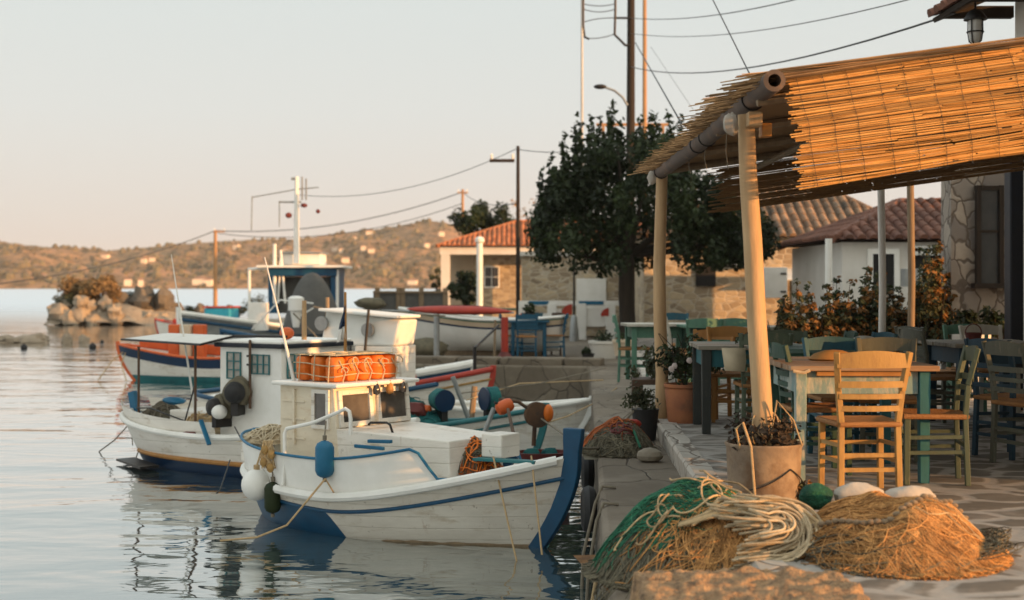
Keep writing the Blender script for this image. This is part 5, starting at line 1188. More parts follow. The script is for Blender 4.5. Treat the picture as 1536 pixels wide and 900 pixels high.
# rough lit stone block in the near foreground
mb = MB(); rows = []
bx0, bx1, by0, by1 = .50, 1.49, 5.4, 6.34
for i in range(41):
    v = i / 40; row = []
    for k in range(61):
        u = k / 60; x = lerp(bx0, bx1, u); y = lerp(by0, by1, v); ed = min(u * (bx1 - bx0), (1 - u) * (bx1 - bx0), v * (by1 - by0), (1 - v) * (by1 - by0))
        row.append(V(x + .03 * noise.noise(Vector((y * 9, 1, x))), y + .03 * noise.noise(Vector((x * 9, 5, 0))), lerp(.55, .945, smooth(0, .055, ed)) + .03 * noise.fractal(Vector((x * 11, y * 11, 0)), .8, 2, 5) * (1 if ed > 0 else 0)))
    rows.append(row)
mb.grid(rows); ob = mb.build('coping_stone', M['rough_stone'], angle=180); tag(ob, 'rough orange sunlit stone block in front of the net heaps', 'stone block')
# pipe and ropes hanging down the quay wall
mb = MB(); mb.tube([V(edge_q(7.6) - .06, 7.6, -.3), V(edge_q(7.6) - .06, 7.6, .40), V(edge_q(7.75) - .03, 7.75, .50)], .028, 10); tag(mb.build('drain_pipe', M['steel']), 'grey pipe running down the quay wall', 'pipe')
for y, dx, lb in [(8.1, .10, 'tan rope hanging down the quay wall beside the grey pipe'), (9.6, .09, 'grey rope hanging off the quay wall by the bow'), (10.4, .12, 'second grey rope hanging by the bow of the front boat')]:
    x = edge_q(y); mb = MB(); mb.tube([V(x + .12, y, QZ + .012), V(x + .02, y, QZ + .02), V(x - .03, y, QZ - .1), V(x - dx, y - .05, .25), V(x - dx - .02, y - .1, -.1)], .012, 7); tag(mb.build('hanging_rope', M['rope' if y < 9 else 'rope_grey']), lb, 'rope')
for y, r_, lb in [(11.3, .13, 'black tyre fender on the quay wall at the bow'), (13.6, .13, 'black tyre fender on the quay wall behind the bow')]:
    e = MB(); c = V(edge_q(y) - .075, y, .42); e.tube([c + V(.0, math.cos(k * PI / 12) * r_, math.sin(k * PI / 12) * r_) for k in range(24)], .06, 8, closed=True); tag(e.build('tyre_fender', M['black']), lb, 'tyre')
# ------------------------------------------------------------------ things beached or standing on the far quay
e = empty('painted_fence', (0, 0, 0), 0, 'low white painted fence with a blue top rail and red quarter suns', 'fence')
d = 39.0; k = d / 2133
for px in (783, 826, 870, 914): 
    c, s = pbox(px - 5, px + 9, 455, 497, d, .12); MB().box(((c[0]), d, (QZ + c[2] + s[2] / 2) / 2), (s[0], .14, c[2] + s[2] / 2 - QZ)).build('post', M['white_clean'], e, flat=True, bevel=.01)
a = P(778, 451, d); b = P(934, 457, d)
MB().box(((a.x + b.x) / 2, d, a.z - .07), (b.x - a.x, .10, .14)).build('top_rail', M['white_clean'], e, flat=True)
for p0, p1 in ((793, 823), (868, 905)):
    x0, x1 = P(p0, 0, d).x, P(p1, 0, d).x; MB().box(((x0 + x1) / 2, d - .056, a.z - .06), (x1 - x0, .02, .1)).build('blue_stripe', M['bright_blue'], e, flat=True)
for p0, p1, y0_, y1_ in ((822, 842, 463, 486), (880, 906, 463, 490), (800, 822, 470, 490)):
    c, s = pbox(p0, p1, y0_, y1_, d, .05); MB().box(c, s).build('panel', M['white_clean'], e, flat=True)
for px, py, r in ((858, 472, 16), (913, 474, 12)):
    c = P(px, py, d - .05); rr = r * k; mb = MB(); pts = [(c.x, c.z)] + [(c.x - rr * math.cos(t * PI / 16), c.z + rr * math.sin(t * PI / 16)) for t in range(9)]
    n = len(pts); mb.add([(x, d - .08, z) for x, z in pts] + [(x, d - .03, z) for x, z in pts], [tuple(range(n)), tuple(reversed(range(n, 2 * n)))] + [(i, n + i, n + (i + 1) % n, (i + 1) % n) for i in range(n)]); mb.build('red_quarter', M['red'], e, flat=True)
c = P(785, 475, d - .1); MB().lathe([(.11, -.02), (.11, .02)], c, 16, Matrix.Rotation(PI / 2, 3, 'X')).build('life_ring', M['orange'], e)
e = empty('white_yard_wall', (0, 0, 0), 0, 'low white yard wall with a small dark opening behind the painted fence', 'wall')
c, s_ = pbox(808, 832, 440, 470, 42.0, .3); MB().box((c[0], c[1], (QZ + c[2] + s_[2] / 2) / 2), (s_[0], .3, c[2] + s_[2] / 2 - QZ)).build('wall', M['plaster'], e, flat=True)
for p0, p1, q0, q1 in ((832.5, 840, 437, 470), (853, 864, 437, 470), (840.3, 852.7, 437, 444)):
    c, s_ = pbox(p0, p1, q0, q1, 42.0, .34); MB().box(c, s_).build('gate_frame', M['white_clean'], e, flat=True)
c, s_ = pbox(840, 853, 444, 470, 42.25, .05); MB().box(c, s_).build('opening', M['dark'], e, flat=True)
# red post and grey post that carry the long red canoe
e = empty('red_post', atq(757, 27.6) , 0, 'red post with a heavy foot carrying the end of the red canoe', 'post')
zt = P(0, 476, 27.6).z - QZ; MB().tube([(0, 0, .1), (0, 0, zt)], .07, 12).build('shaft', M['red'], e); MB().lathe([(.23, 0), (.23, .06), (.12, .13), (.08, .2)], n=16).build('foot', M['maroon'], e)
e = empty('grey_post', atq(655, 28.2), 0, 'grey post under the middle of the red canoe', 'post'); MB().tube([(0, 0, -.1), (0, 0, P(0, 470, 28.2).z - QZ)], .06, 10).build('shaft', M['steel'], e)
a = P(610, 463, 28.6); b = P(768, 469, 27.5); L_ = (b - a).length
e = empty('red_canoe', a.lerp(b, .5), math.atan2((b - a).y, (b - a).x), 'long red canoe lying keel up across the posts above the beached boat', 'canoe')
mb = MB(); rows = []
for i in range(25):
    u = i / 24; w_ = .17 * (1 - abs(2 * u - 1) ** 2.6) ** .8 + .012; x = (u - .5) * L_; row = []
    for j in range(17):
        t = PI * 2 * j / 16; row.append(V(x, math.cos(t) * w_, -.015 + (math.sin(t) * w_ * (.62 if math.sin(t) > 0 else .35)) - (b.z - a.z) * 0 + .04 * abs(2 * u - 1) ** 3 * (1 if u < .5 else 0)))
    rows.append(row)
mb.grid(rows); mb.build('hull', M['red'], e, angle=180)
mb = MB(); mb.tube([V((i / 12 - .5) * L_ * .94, 0, .17 * .62 * (1 - abs(2 * i / 12 - 1) ** 2.6) ** .8 - .008) for i in range(13)], .012, 6); mb.build('keel', M['maroon'], e)
# grey fence and lumps left of it
e = empty('grey_fence', (0, 0, 0), 0, 'weathered grey fence of posts and dark netting on the far quay', 'fence'); d = 48
for px in (566, 598, 604, 632, 668): MB().box((P(px, 0, d).x, d, (P(0, 432, d).z + QZ) / 2), (.16, .16, P(0, 432, d).z - QZ)).build('post', M['wood_grey'], e, flat=True)
a = P(560, 0, d).x; b = P(672, 0, d).x; mb = MB(); mb.box(((a + b) / 2, d, P(0, 456, d).z), (b - a, .03, .85)); mb.build('netting', M['cloth_grey'], e, flat=True)
mb = MB(); mb.box(((a + b) / 2, d - .09, P(0, 438, d).z), (b - a, .05, .07)); mb.build('rail', M['wood_grey'], e, flat=True)
for px, py, r, lb, m in [(640, 505, 22, 'brown heap of netting under the beached boat bow', 'net_grey'), (612, 512, 20, 'brown heap of netting left of the grey post', 'net_grey'), (560, 455, 14, 'grey brown stone heap behind the porthole cabin', 'rock_dark')]:
    d_ = 29.5 if py > 480 else 42; p = P(px, py, d_); mb = MB(); mb.ball((0, 0, 0), r / 2133 * d_, 16, (1.5, 1, .75), .35, 1.6, px * .1); o = mb.build('net_heap' if py > 480 else 'stone_heap', M[m], angle=180); o.location = (p.x, p.y, QZ + r / 2133 * d_ * .5); tag(o, lb, 'heap')
e = empty('green_tarp_table', atq(745, 44), 0, 'green cloth covered table by the white pillar', 'table'); mb = MB(); mb.box((0, 0, .75), (1.6, .9, .06)); mb.build('cloth_top', M['chair_mint'], e, flat=True); mb = MB(); [mb.box((sx * .7, sy * .38, .36), (.07, .07, .72)) for sx in (-1, 1) for sy in (-1, 1)]; mb.build('legs', M['chair_dkgreen'], e, flat=True)
# kerb stones along the basin head
mb = MB(); rr = random.Random(9); x = -2.9
i = 0
while x < 1.25:
    wd = rr.uniform(.7, 1.3); o = MB().box((0, 0, 0), (wd - .02, .5, .16)).build('coping_slab', M['quay_stone'], bevel=.03); xm = x + wd / 2; o.location = (xm, 26.55 + .228 * 0 + (1.42 - xm) * .226, QZ + .055); o.rotation_euler = (0, 0, -.222)
    tag(o, ['leftmost', 'second', 'third', 'fourth', 'fifth', 'sixth', 'seventh'][i] + ' pale coping slab from the left along the basin head', 'slab', 'coping slabs of the basin head'); x += wd; i += 1
# ------------------------------------------------------------------ boats
class Frame:
    def __init__(s, name, bow, stern, label, cat='boat', group=None):
        s.bow, s.stern = Vector((*bow, 0)), Vector((*stern, 0)); d = s.bow - s.stern
        s.L = d.length; s.ang = math.atan2(d.y, d.x); s.o = s.bow.lerp(s.stern, .5)
        s.e = empty(name, s.o, s.ang, label, cat, group)
        s.rm = Matrix.Rotation(-s.ang, 3, 'Z')
    def loc(s, p): return s.rm @ (Vector(p) - s.o)
    def ray(s, px, py, x=None, y=None, z=None):
        """where the sight line through a photo pixel meets a plane of the boat"""
        c = s.loc((0, 0, CAMZ)); d = s.rm @ Vector(((px - CXP) / FP, 1, -(py - HYP) / FP))
        if x is not None: t = (x - c.x) / d.x
        elif y is not None: t = (y - c.y) / d.y
        else: t = (z - c.z) / d.z
        return c + d * t
class Hull:
    def __init__(s, fr, B, zs, zm, zb, rb=.3, rs=.15, zk=-.25, full=0.0, em=.32, eb=.85, es=.6, uw=.42, pb=2.3, ps=3.2):
        s.fr = fr; s.e = fr.e; s.L = fr.L; s.B = B; s.zs, s.zm, s.zb = zs, zm, zb; s.rb, s.rs, s.zk = rb, rs, zk
        s.full, s.em, s.eb, s.es, s.uw, s.pb, s.ps = full, em, eb, es, uw, pb, ps
    def sheer(s, u):
        m = s.uw
        return s.zm + (s.zs - s.zm) * ((m - u) / m) ** 2 if u < m else s.zm + (s.zb - s.zm) * ((u - m) / (1 - m)) ** 1.8
    def bs(s, u):
        m = s.uw
        if u > m: a = (u - m) / (1 - m); return s.B / 2 * max(0, 1 - a ** s.pb) ** .8
        a = (m - u) / m; return s.B / 2 * (s.full + (1 - s.full) * max(0, 1 - a ** s.ps) ** .62)
    def pt(s, u, z, side, off=0.0):
        sh = s.sheer(u); t = clamp((z - s.zk) / (sh - s.zk), 0, 1.6); m = s.uw
        a = (u - m) / (1 - m) if u > m else (m - u) / m
        e = s.em + ((s.eb if u > m else s.es) - s.em) * a ** 2
        y = s.bs(u) * t ** e if t <= 1 else s.bs(u) * (1 + .12 * (t - 1))
        x = s.L * (u - .5)
        if u > .55: zq = clamp(z / s.zb, -.4, 1.0); x += s.rb * ((u - .55) / .45) ** 2 * (1.8 * zq if zq < 0 else 1 - (1 - zq) ** 1.8)
        if u < .4: x -= s.rs * ((.4 - u) / .4) ** 2 * clamp(z / s.zs, -.4, 1.4)
        return V(x, side * (y + off), z)
    def strip(s, name, z0, z1, m, off=0.0, n=44, rows=5, u0=0, u1=1, parent=None, sides=(-1, 1), stern=None):
        mb = MB()
        for sd in sides:
            g = []
            for j in range(rows + 1):
                g.append([s.pt(lerp(u0, u1, i / n), lerp(z0(lerp(u0, u1, i / n)), z1(lerp(u0, u1, i / n)), j / rows), sd, off) for i in range(n + 1)])
            mb.grid(g, flip=(sd > 0))
        if (s.full > 0 if stern is None else stern) and u0 == 0:
            g = [[s.pt(0, lerp(z0(0), z1(0), j / rows), 1, off), s.pt(0, lerp(z0(0), z1(0), j / rows), -1, off)] for j in range(rows + 1)]
            mb.grid(g)
        return mb.build(name, m, parent or s.e, angle=50)
    def deck(s, name, z, m, u0=.03, u1=.97, n=36, inset=.015):
        mb = MB(); zf = z if callable(z) else (lambda u: z)
        g = [[s.pt(lerp(u0, u1, i / n), zf(lerp(u0, u1, i / n)), -1, -inset), V(0, 0, 0), s.pt(lerp(u0, u1, i / n), zf(lerp(u0, u1, i / n)), 1, -inset)] for i in range(n + 1)]
        for r in g: r[1] = (r[0] + r[2]) / 2 + V(0, 0, .02)
        mb.grid(g, flip=True); return mb.build(name, m, s.e, flat=True)
    def rail(s, name, zf, r, m, off=0.0, u0=0.0, u1=1.0, n=44, asp=1.0, sides=(-1, 1), parent=None):
        mb = MB()
        for sd in sides: mb.tube([s.pt(lerp(u0, u1, i / n), zf(lerp(u0, u1, i / n)), sd, off) for i in range(n + 1)], r, 8)
        if s.full > 0 and u0 == 0 and len(sides) == 2: mb.tube([s.pt(0, zf(0), -1, off), s.pt(0, zf(0), 1, off)], r, 8)
        return mb.build(name, m, parent or s.e)
    def stem(s, z0, z1, m, w=.07, dep=.16, top=None):
        mb = MB(); n = 14; vs = []
        for i in range(n + 1):
            z = lerp(z0, z1, i / n); p = s.pt(1, z, 1); p.y = 0
            if z > s.zb: p.x = s.pt(1, s.zb, 1).x + s.rb * .1 * (z - s.zb) / s.zb
            dd = dep * (top[i] if top else 1)
            for dx, dy in ((-dd * .35, -w / 2), (dd * .65, -w / 2 * .7), (dd * .65, w / 2 * .7), (-dd * .35, w / 2)): vs.append(p + V(dx, dy, 0))
        fs = [(i * 4 + k, i * 4 + (k + 1) % 4, i * 4 + 4 + (k + 1) % 4, i * 4 + 4 + k) for i in range(n) for k in range(4)] + [(3, 2, 1, 0), tuple(n * 4 + k for k in range(4))]
        mb.add(vs, fs); return mb.build('stem', m, s.e, bevel=.008, angle=30)
def fender_cyl(name, world_top, r, h, m, label, line_to=None):
    e = empty(name, world_top - V(0, 0, h), 0, label, 'fender', 'boat fenders')
    MB().lathe([(.0, 0), (r * .45, .01), (r * .8, r * .35), (r, r * .8), (r, h - r * .8), (r * .8, h - r * .35), (r * .4, h - .01), (0, h)], n=20, cap=False).build('body', M[m], e)
    mb = MB(); mb.tube([(0, 0, h), (.0, 0, h + .04)], .018, 8); mb.tube([(0, 0, 0), (0, 0, -.03)], .018, 8)
    if line_to is not None: mb.tube([(0, 0, h + .03), line_to - (world_top - V(0, 0, h))], .007, 6)
    mb.build('line', M['rope_grey'], e); return e
def thing_tube(name, pts, r, m, label, cat, n=7, group=None):
    return tag(MB().tube(pts, r, n).build(name, M[m]), label, cat, group)

# ================================================================== front caique
A_ = Frame('front_caique', (.20, 11.98), (-2.40, 13.98), 'white caique with blue stem, square wheelhouse and orange floats moored at the quay')
a = A_.e
H = Hull(A_, 1.68, .47, .37, .78, rb=.36, rs=.14, zk=-.32, em=.30, eb=.8, es=.55, pb=2.1, ps=2.5, uw=.47)
zst = lambda u: H.sheer(u) - lerp(.10, .17, u)
zbl = lambda u: max(-.3, lerp(-.3, zst(u), 1 - smooth(.47, .58, u)))
H.strip('bottom_paint', lambda u: -.31, zbl, M['blue'], u1=.62)
H.strip('hull', lambda u: max(-.31, zbl(u)), lambda u: H.sheer(u), M['white_hull'])
H.rail('blue_stripe', zst, .017, M['blue'], off=.006)
H.rail('rub_rail', lambda u: H.sheer(u) - .005, .040, M['white_clean'], off=.012, u1=.985)
zbw = lambda u: H.sheer(u) + lerp(.30, .34, u) * (1 - smooth(.74, .80, u) * .94)
H.strip('bulwark', lambda u: H.sheer(u) + .03, zbw, M['white_clean'], u1=.82, rows=4, off=-.02)
H.rail('bulwark_cap', lambda u: zbw(u) + .008, .013, M['bright_blue'], off=-.015, u1=.81)
H.deck('deck', lambda u: H.sheer(u) - .02, M['white_clean'])
H.stem(-.32, 1.02, M['blue'], .085, .155, top=[.8, .85, .9, .95, 1, 1, 1, 1, 1, 1.0, 1.0, .95, .95, 1.1, 1.15])
# waterline dirt band
H.strip('waterline_band', lambda u: -.05, lambda u: -.05 + (.066 + .012 * noise.noise(Vector((u * 30, 0, 0)))) * smooth(.55, .66, u), mat('brown_waterline_weed', (.36, .26, .16), (.20, .14, .08), rough=.9, scale=14, bump=.5, bscale=30), off=.004, u0=.57, u1=.985, rows=1)
# low trunk cabin ahead of the wheelhouse
fy = -.50
xf = A_.ray(664, 690, y=fy).x; xc = A_.ray(500, 600, y=-.50).x; xr = A_.ray(420, 600, y=-.50).x
zt_ = A_.ray(640, 655, y=fy).z; zr_ = A_.ray(507, 582, y=-.5).z
mb = MB(); mb.add([(xc + .0, fy, .3), (xf, fy * .8, .3), (xf, -fy * .8, .3), (xc, -fy, .3), (xc, fy, zt_), (xf - .03, fy * .76, zt_ - .04), (xf - .03, -fy * .76, zt_ - .04), (xc, -fy, zt_)], [(0,3,2,1), (4,5,6,7), (0,1,5,4), (1,2,6,5), (2,3,7,6), (3,0,4,7)])
mb.build('trunk_cabin', M['white_paint'], a, bevel=.012, flat=True)
# wheelhouse: raked front
xb_ = xc + .10
mb = MB(); mb.add([(xr, fy, .35), (xb_, fy, .35), (xb_, -fy, .35), (xr, -fy, .35), (xr, fy, zr_), (xc, fy, zr_), (xc, -fy, zr_), (xr, -fy, zr_)], [(0,3,2,1), (4,5,6,7), (0,1,5,4), (1,2,6,5), (2,3,7,6), (3,0,4,7)])
wh = mb.build('wheelhouse', M['cream'], a, bevel=.012, flat=True)
mb = MB(); mb.box(((xr + xc) / 2 + .02, 0, zr_ + .018), (xc - xr + .16, 1.12, .036)); mb.build('roof', M['white_clean'], wh, bevel=.014, flat=True)
# windscreen frames and panes on the raked front
def front_pt(y, z): 
    t = (z - .35) / (zr_ - .35); return V(lerp(xb_, xc, t), y, z)
nrm = V(zr_ - .35, 0, .10).normalized()
for cy in (-.245, .255):
    w2, zlo, zhi = .175, zt_ + .05, zr_ - .075
    def q(y, z, o): return front_pt(y, z) + nrm * o
    mb = MB(); f = .045
    for (ya, yb, za, zb2) in ((-w2 - f, -w2, zlo - f, zhi + f), (w2, w2 + f, zlo - f, zhi + f), (-w2, w2, zlo - f, zlo), (-w2, w2, zhi, zhi + f)):
        vs = [q(cy + y, z, o) for o in (-.01, .026) for y, z in ((ya, za), (yb, za), (yb, zb2), (ya, zb2))]; mb.add(vs, [(3,2,1,0), (4,5,6,7), (0,1,5,4), (1,2,6,5), (2,3,7,6), (3,0,4,7)])
    fo = mb.build('window', M['white_paint'], wh, flat=True, bevel=.004)
    mb = MB(); mb.add([q(cy + y, z, .008) for y, z in ((-w2, zlo), (w2, zlo), (w2, zhi), (-w2, zhi))], [(0, 1, 2, 3)]); mb.build('pane', M['glass_cabin'], fo, flat=True)
# side window and plank edges
sx0 = A_.ray(474, 600, y=fy).x; sx1 = A_.ray(491, 600, y=fy).x; sz1 = A_.ray(480, 590, y=fy).z; sz0 = A_.ray(480, 637, y=fy).z
mb = MB(); mb.box(((sx0 + sx1) / 2, fy - .003, (sz0 + sz1) / 2), (sx1 - sx0, .016, sz1 - sz0)); wo_ = mb.build('side_window', M['glass_cabin'], wh, flat=True)
mb = MB(); cx_, cz_ = (sx0 + sx1) / 2, (sz0 + sz1) / 2; w_, h_ = sx1 - sx0, sz1 - sz0
for s in (-1, 1): mb.box((cx_ + s * (w_ / 2 + .018), fy - .008, cz_), (.036, .034, h_ + .07)); mb.box((cx_, fy - .008, cz_ + s * (h_ / 2 + .018)), (w_, .034, .036))
mb.build('frame', M['white_paint'], wo_, flat=True)
mb = MB(); [mb.box((xr + .005 + .0, fy - .012, z), (.02, .03, .02)) for z in (.9,)]
for z in (.62, .80, .98, 1.14): mb.box(((xr + sx0) / 2 - .05, fy - .006, z), ((sx0 - xr) * .62, .012, .012))
mb.box((xr + .20, fy - .012, 1.0), (.03, .026, .5)); mb.build('side_trim', M['cream'], wh, flat=True)
for px, py in ((476, 0), (0, 0)):
    pass
# three bulb lights hanging on the front roof edge
for y, m in ((-.03, 'wood_dark'), (.15, 'chair_orange'), (.33, 'dark_metal')):
    p = front_pt(y, zr_ - .02) + V(.085, 0, 0); o = MB(); o.lathe([(.0, -.075), (.03, -.06), (.038, -.03), (.026, .015), (.012, .04), (.012, .055)], p, 12); o.build('deck_light', M['glass_dark' if m != 'chair_orange' else m], wh)
# hand rails
p0 = A_.ray(421, 732, y=-.80); 
def onb(px, py, y): return A_.ray(px, py, y=y)
MB().tube([onb(424, 728, -.83), onb(427, 690, -.82), onb(427, 650, -.78), onb(430, 643, -.76), onb(470, 634, -.74), onb(508, 618, -.72), onb(518, 613, -.72), onb(524, 617, -.72), onb(526, 628, -.72), onb(526, 652, -.72)], .017, 8).build('handrail', M['white_clean'], a)
MB().tube([onb(553, 637, -.35) + V(0, 0, 0), onb(556, 634, -.35), onb(580, 634, -.33), onb(585, 637, -.32), onb(590, 652, -.30)], .011, 7).build('black_rail', M['black'], a)
p = onb(568, 663, -.62); MB().bar(p + V(-.12, 0, .0), p + V(.13, .02, .01), .04, .03).build('blue_board', M['bright_blue'], a, bevel=.006)
p = onb(545, 670, -.66); MB().bar(p + V(-.10, 0, 0), p + V(.24, 0, .0), .03, .03).build('blue_board', M['bright_blue'], a, bevel=.006)
# foredeck: hatch box, well sides, mast stubs
p = onb(751, 667, -.02); MB().box(p, (.22, .26, .2)).build('hatch_box', M['white_paint'], a, flat=True, bevel=.012)
mb = MB(); z_ = .68
mb.bar(V(xf + .02, .36, .56), V(1.0, .36, .62), .03, .34); mb.build('well_side', M['blue'], a, flat=True)
p = onb(770, 690, -.2); MB().bar(p + V(-.4, 0, -.02), p + V(.25, .0, .0), .10, .025).build('side_plank', M['teal'], a, bevel=.004)
mb = MB(); mb.lathe([(.035, 0), (.035, .14), (.05, .15), (.05, .18)], onb(640, 672, .1) - V(0, 0, .1), 12); mb.build('bitt', M['white_paint'], a)
# aft gear: sampson post, seats
MB().box((-1.45, .1, .60), (.5, .8, .22)).build('aft_locker', M['white_paint'], a, bevel=.015, flat=True)
MB().bar((-1.15, .25, .5), (-1.12, .25, 1.02), .07, .07).build('sampson_post', M['white_clean'], a, bevel=.01)
# whip antenna on the wheelhouse corner
MB().tube([onb(441, 572, -.45), onb(420, 480, -.42), onb(397, 386, -.38)], [.018, .010, .005], 7).build('whip_antenna', M['canvas'], a)
def W(fr, p): return fr.o + Matrix.Rotation(fr.ang, 3, 'Z') @ Vector(p)
# orange float bundle on the roof
ctr = W(A_, ((xr + xc) / 2 + .03, .0, zr_ + .036)); e = empty('float_bundle', ctr, A_.ang, 'bundle of orange floats lashed with pale cord on the wheelhouse roof', 'floats')
zz_ = .115
for i in range(3):
    for j in range(5):
        x, y = (i - 1) * .19, (j - 2) * .175
        MB().lathe([(.02, 0), (.07, .008), (.085, .03), (.083, .115), (.086, .12), (.083, .13), (.085, .20), (.07, .225), (.03, .23)], (x, y, .002), 14, wob=.10).build('float', M['orange_float'], e)
mb = MB()
for z in (.06, .16): mb.tube([V(x, y, z + .012 * math.sin(9 * x + 7 * y)) for x, y in ((-.275, -.425), (-.19, -.44), (-.1, -.415), (0, -.438), (.1, -.415), (.19, -.44), (.27, -.42), (.278, -.35), (.26, -.26), (.277, -.17), (.26, -.09), (.278, 0), (.26, .09), (.277, .17), (.26, .26), (.278, .35), (.27, .425), (0, .44), (-.275, .425), (-.28, 0))], .0055, 6, closed=True)
rg = random.Random(3)
for j in range(5):
    y = (j - 2) * .175; mb.tube([V(.285, y, .0), V(.29, y + .03, .09), V(.275, y - .03, .19), V(.2, y, .245), V(0, y + rg.uniform(-.05, .05), .25), V(-.2, y, .245), V(-.28, y, .1)], .006, 6)
    loop = V(.292, y + rg.uniform(-.05, .05), .14); q1, q2, q3 = rg.uniform(.02, .06), rg.uniform(.03, .07), rg.uniform(-.5, .5); loop.z = rg.uniform(.08, .17); mb.tube([loop + V(.006 + .006 * math.sin(3 * t), q1 * math.cos(t) + q3 * q2 * math.sin(t) + .012 * math.sin(2 * t), q2 * math.sin(t)) for t in [k * .5 for k in range(int(rg.uniform(7, 12)))]], .0055, 5)
for i in range(3):
    x = (i - 1) * .19; mb.tube([V(x, -.44, 0), V(x + .02, -.452, .12), V(x, -.42, .24), V(x, 0, .25), V(x, .43, .24)], .006, 6)
mb.build('cord', M['rope_white'], e)
mb = MB(); mb.grid([[V(lerp(-.3, .28, u / 8), lerp(-.42, .42, v / 8), .243 + .012 * noise.noise(Vector((u, v, 0)))) for u in range(9)] for v in range(9)]); mb.build('net_cover', M['rope'], e, angle=180)
# fenders, ropes and nets aboard
fender_cyl('blue_fender', P(487, 660, 12.25), .083, .33, 'bright_blue', 'bright blue cylinder fender hanging at the side of the front caique', P(489, 632, 12.5))
p = W(A_, A_.ray(385, 727, y=-.80)); e = empty('ball_fender', p, 0, 'white round ball fender hanging at the stern of the front caique', 'fender', 'boat fenders')
MB().ball((0, 0, 0), .14, 24, (1, 1, 1.02), .03, 1).build('ball', M['white_clean'], e); mb = MB(); mb.lathe([(.03, .13), (.028, .18)], n=10); mb.tube([(0, 0, .17), W(A_, A_.ray(396, 665, y=-.72)) - p], .01, 6); mb.build('line', M['rope'], e)
fender_cyl('green_fender', W(A_, A_.ray(409, 722, y=-.80)), .075, .29, 'leaf_dark', 'dark green fender behind the white ball fender', W(A_, A_.ray(408, 680, y=-.74)))
p = W(A_, A_.ray(402, 684, y=-.84)); e = empty('rope_hank', p, 0, 'hank of orange rope and small floats hanging at the stern rail', 'rope')
mb = MB(); rg = random.Random(8)
for k in range(16):
    y0 = rg.uniform(-.04, .06); mb.tube([V(rg.uniform(-.04, .06), -.02, .14), V(rg.uniform(-.08, .09), -.05, .02), V(rg.uniform(-.06, .08), -.05, -.10), V(rg.uniform(-.03, .05), -.03, .02), V(.02, 0, .13)], .008, 6, c_=rg.random())
mb.build('strands', M['rope'], e); mb = MB(); [mb.ball(V(x, -.05, z), .035, 10, (1, .8, 1.2), .2) for x, z in ((-.03, -.05), (.04, .02), (.03, -.1), (-.02, .06))]; mb.build('small_floats', M['chair_yellow'], e)
p = P(703, 684, 12.35); e = empty('deck_net', p, A_.ang, 'heap of orange and grey net in the foredeck well of the front caique', 'net')
zf = mound(.34, .22, .22, 4.4, 2, .3); mb = MB(); mound_mesh(mb, zf, .34, .22, 24); mb.build('net_core', M['net_orange'], e, angle=180); mb = MB(); strands(mb, zf, .34, .22, 150, .0045, rg, steps=12); mb.build('strands', M['net_grey'], e, angle=180)
mb = MB(); strands(mb, zf, .34, .22, 60, .006, rg, steps=9, off=(.01, .03)); mb.build('orange_strands', M['orange_float'], e, angle=180)
e.location.z -= .12
thing_tube('mooring_line', [P(740, 685, 11.95), P(752, 740, 11.7), P(775, 842, 11.35)], .008, 'rope', 'left thin line hanging from the bow rail into the water', 'rope')
thing_tube('mooring_line', [P(797, 684, 11.8), P(803, 740, 11.55), P(813, 832, 11.3)], .008, 'rope', 'right thin line hanging from the bow rail into the water', 'rope')
thing_tube('mooring_line', [P(488, 718, 12.2), P(460, 752, 12.1), P(430, 788, 12.0), P(385, 806, 11.9), P(330, 811, 11.8)], .009, 'rope', 'tan line running from the blue fender down into the water', 'rope')
thing_tube('mooring_line', [P(488, 718, 12.2), P(500, 738, 12.25), P(507, 748, 12.3)], .007, 'rope', 'short tan line under the blue fender', 'rope')
thing_tube('mooring_line', [W(A_, (H.L / 2 + .34, 0, .86)), V(.66, 12.2, .80), V(.95, 12.9, QZ + .02)], .011, 'rope_grey', 'grey bow line from the front caique to the quay', 'rope')
thing_tube('mooring_line', [P(352, 640, 14.0), P(365, 665, 13.9), P(398, 700, 13.6)], .007, 'wire', 'dark line looped over the rounded stern of the front caique', 'rope')
thing_tube('mooring_line', [P(345, 690, 14.4), P(330, 735, 14.0), P(325, 740, 13.9)], .007, 'wire', 'dark stern line dropping from the front caique into the water', 'rope')

# ================================================================== second caique with awning
B_ = Frame('awning_caique', (-1.25, 15.72), (-4.62, 18.05), 'white caique with dark blue bottom, stern awning and white windowed wheelhouse')
b = B_.e
HB = Hull(B_, 1.66, .60, .46, .72, rb=.25, rs=.28, zk=-.32, em=.30, es=.55, pb=2.2, ps=3.0)
zb2_ = lambda u: .15 - .03 * u
HB.strip('bottom_paint', lambda u: -.31, zb2_, M['deep_blue'])
HB.strip('hull', zb2_, lambda u: HB.sheer(u), M['white_paint'])
HB.rail('wood_band', lambda u: zb2_(u) + .03, .03, M['chair_orange'], off=.002, u0=.1)
HB.rail('rub_rail', lambda u: HB.sheer(u), .035, M['white_clean'], off=.01)
HB.strip('bulwark', lambda u: HB.sheer(u) + .02, lambda u: HB.sheer(u) + .17, M['white_paint'], off=-.03, rows=3, u0=.02, u1=.5)
HB.deck('deck', lambda u: HB.sheer(u) - .02, M['white_clean'])
p = B_.ray(200, 640, y=0); HB_st = MB().bar(V(-HB.L / 2 - .16, 0, .3), V(-HB.L / 2 - .30, 0, .84), .06, .12).build('stern_post', M['bright_blue'], b, bevel=.006)
y1 = -.62
xw0 = B_.ray(330, 600, y=y1).x; xw1 = B_.ray(422, 600, y=y1).x; zw1 = B_.ray(422, 522, y=y1).z
yfar = B_.ray(505, 560, x=xw1).y
yfar = max(.5, min(.75, yfar))
zb0 = .40
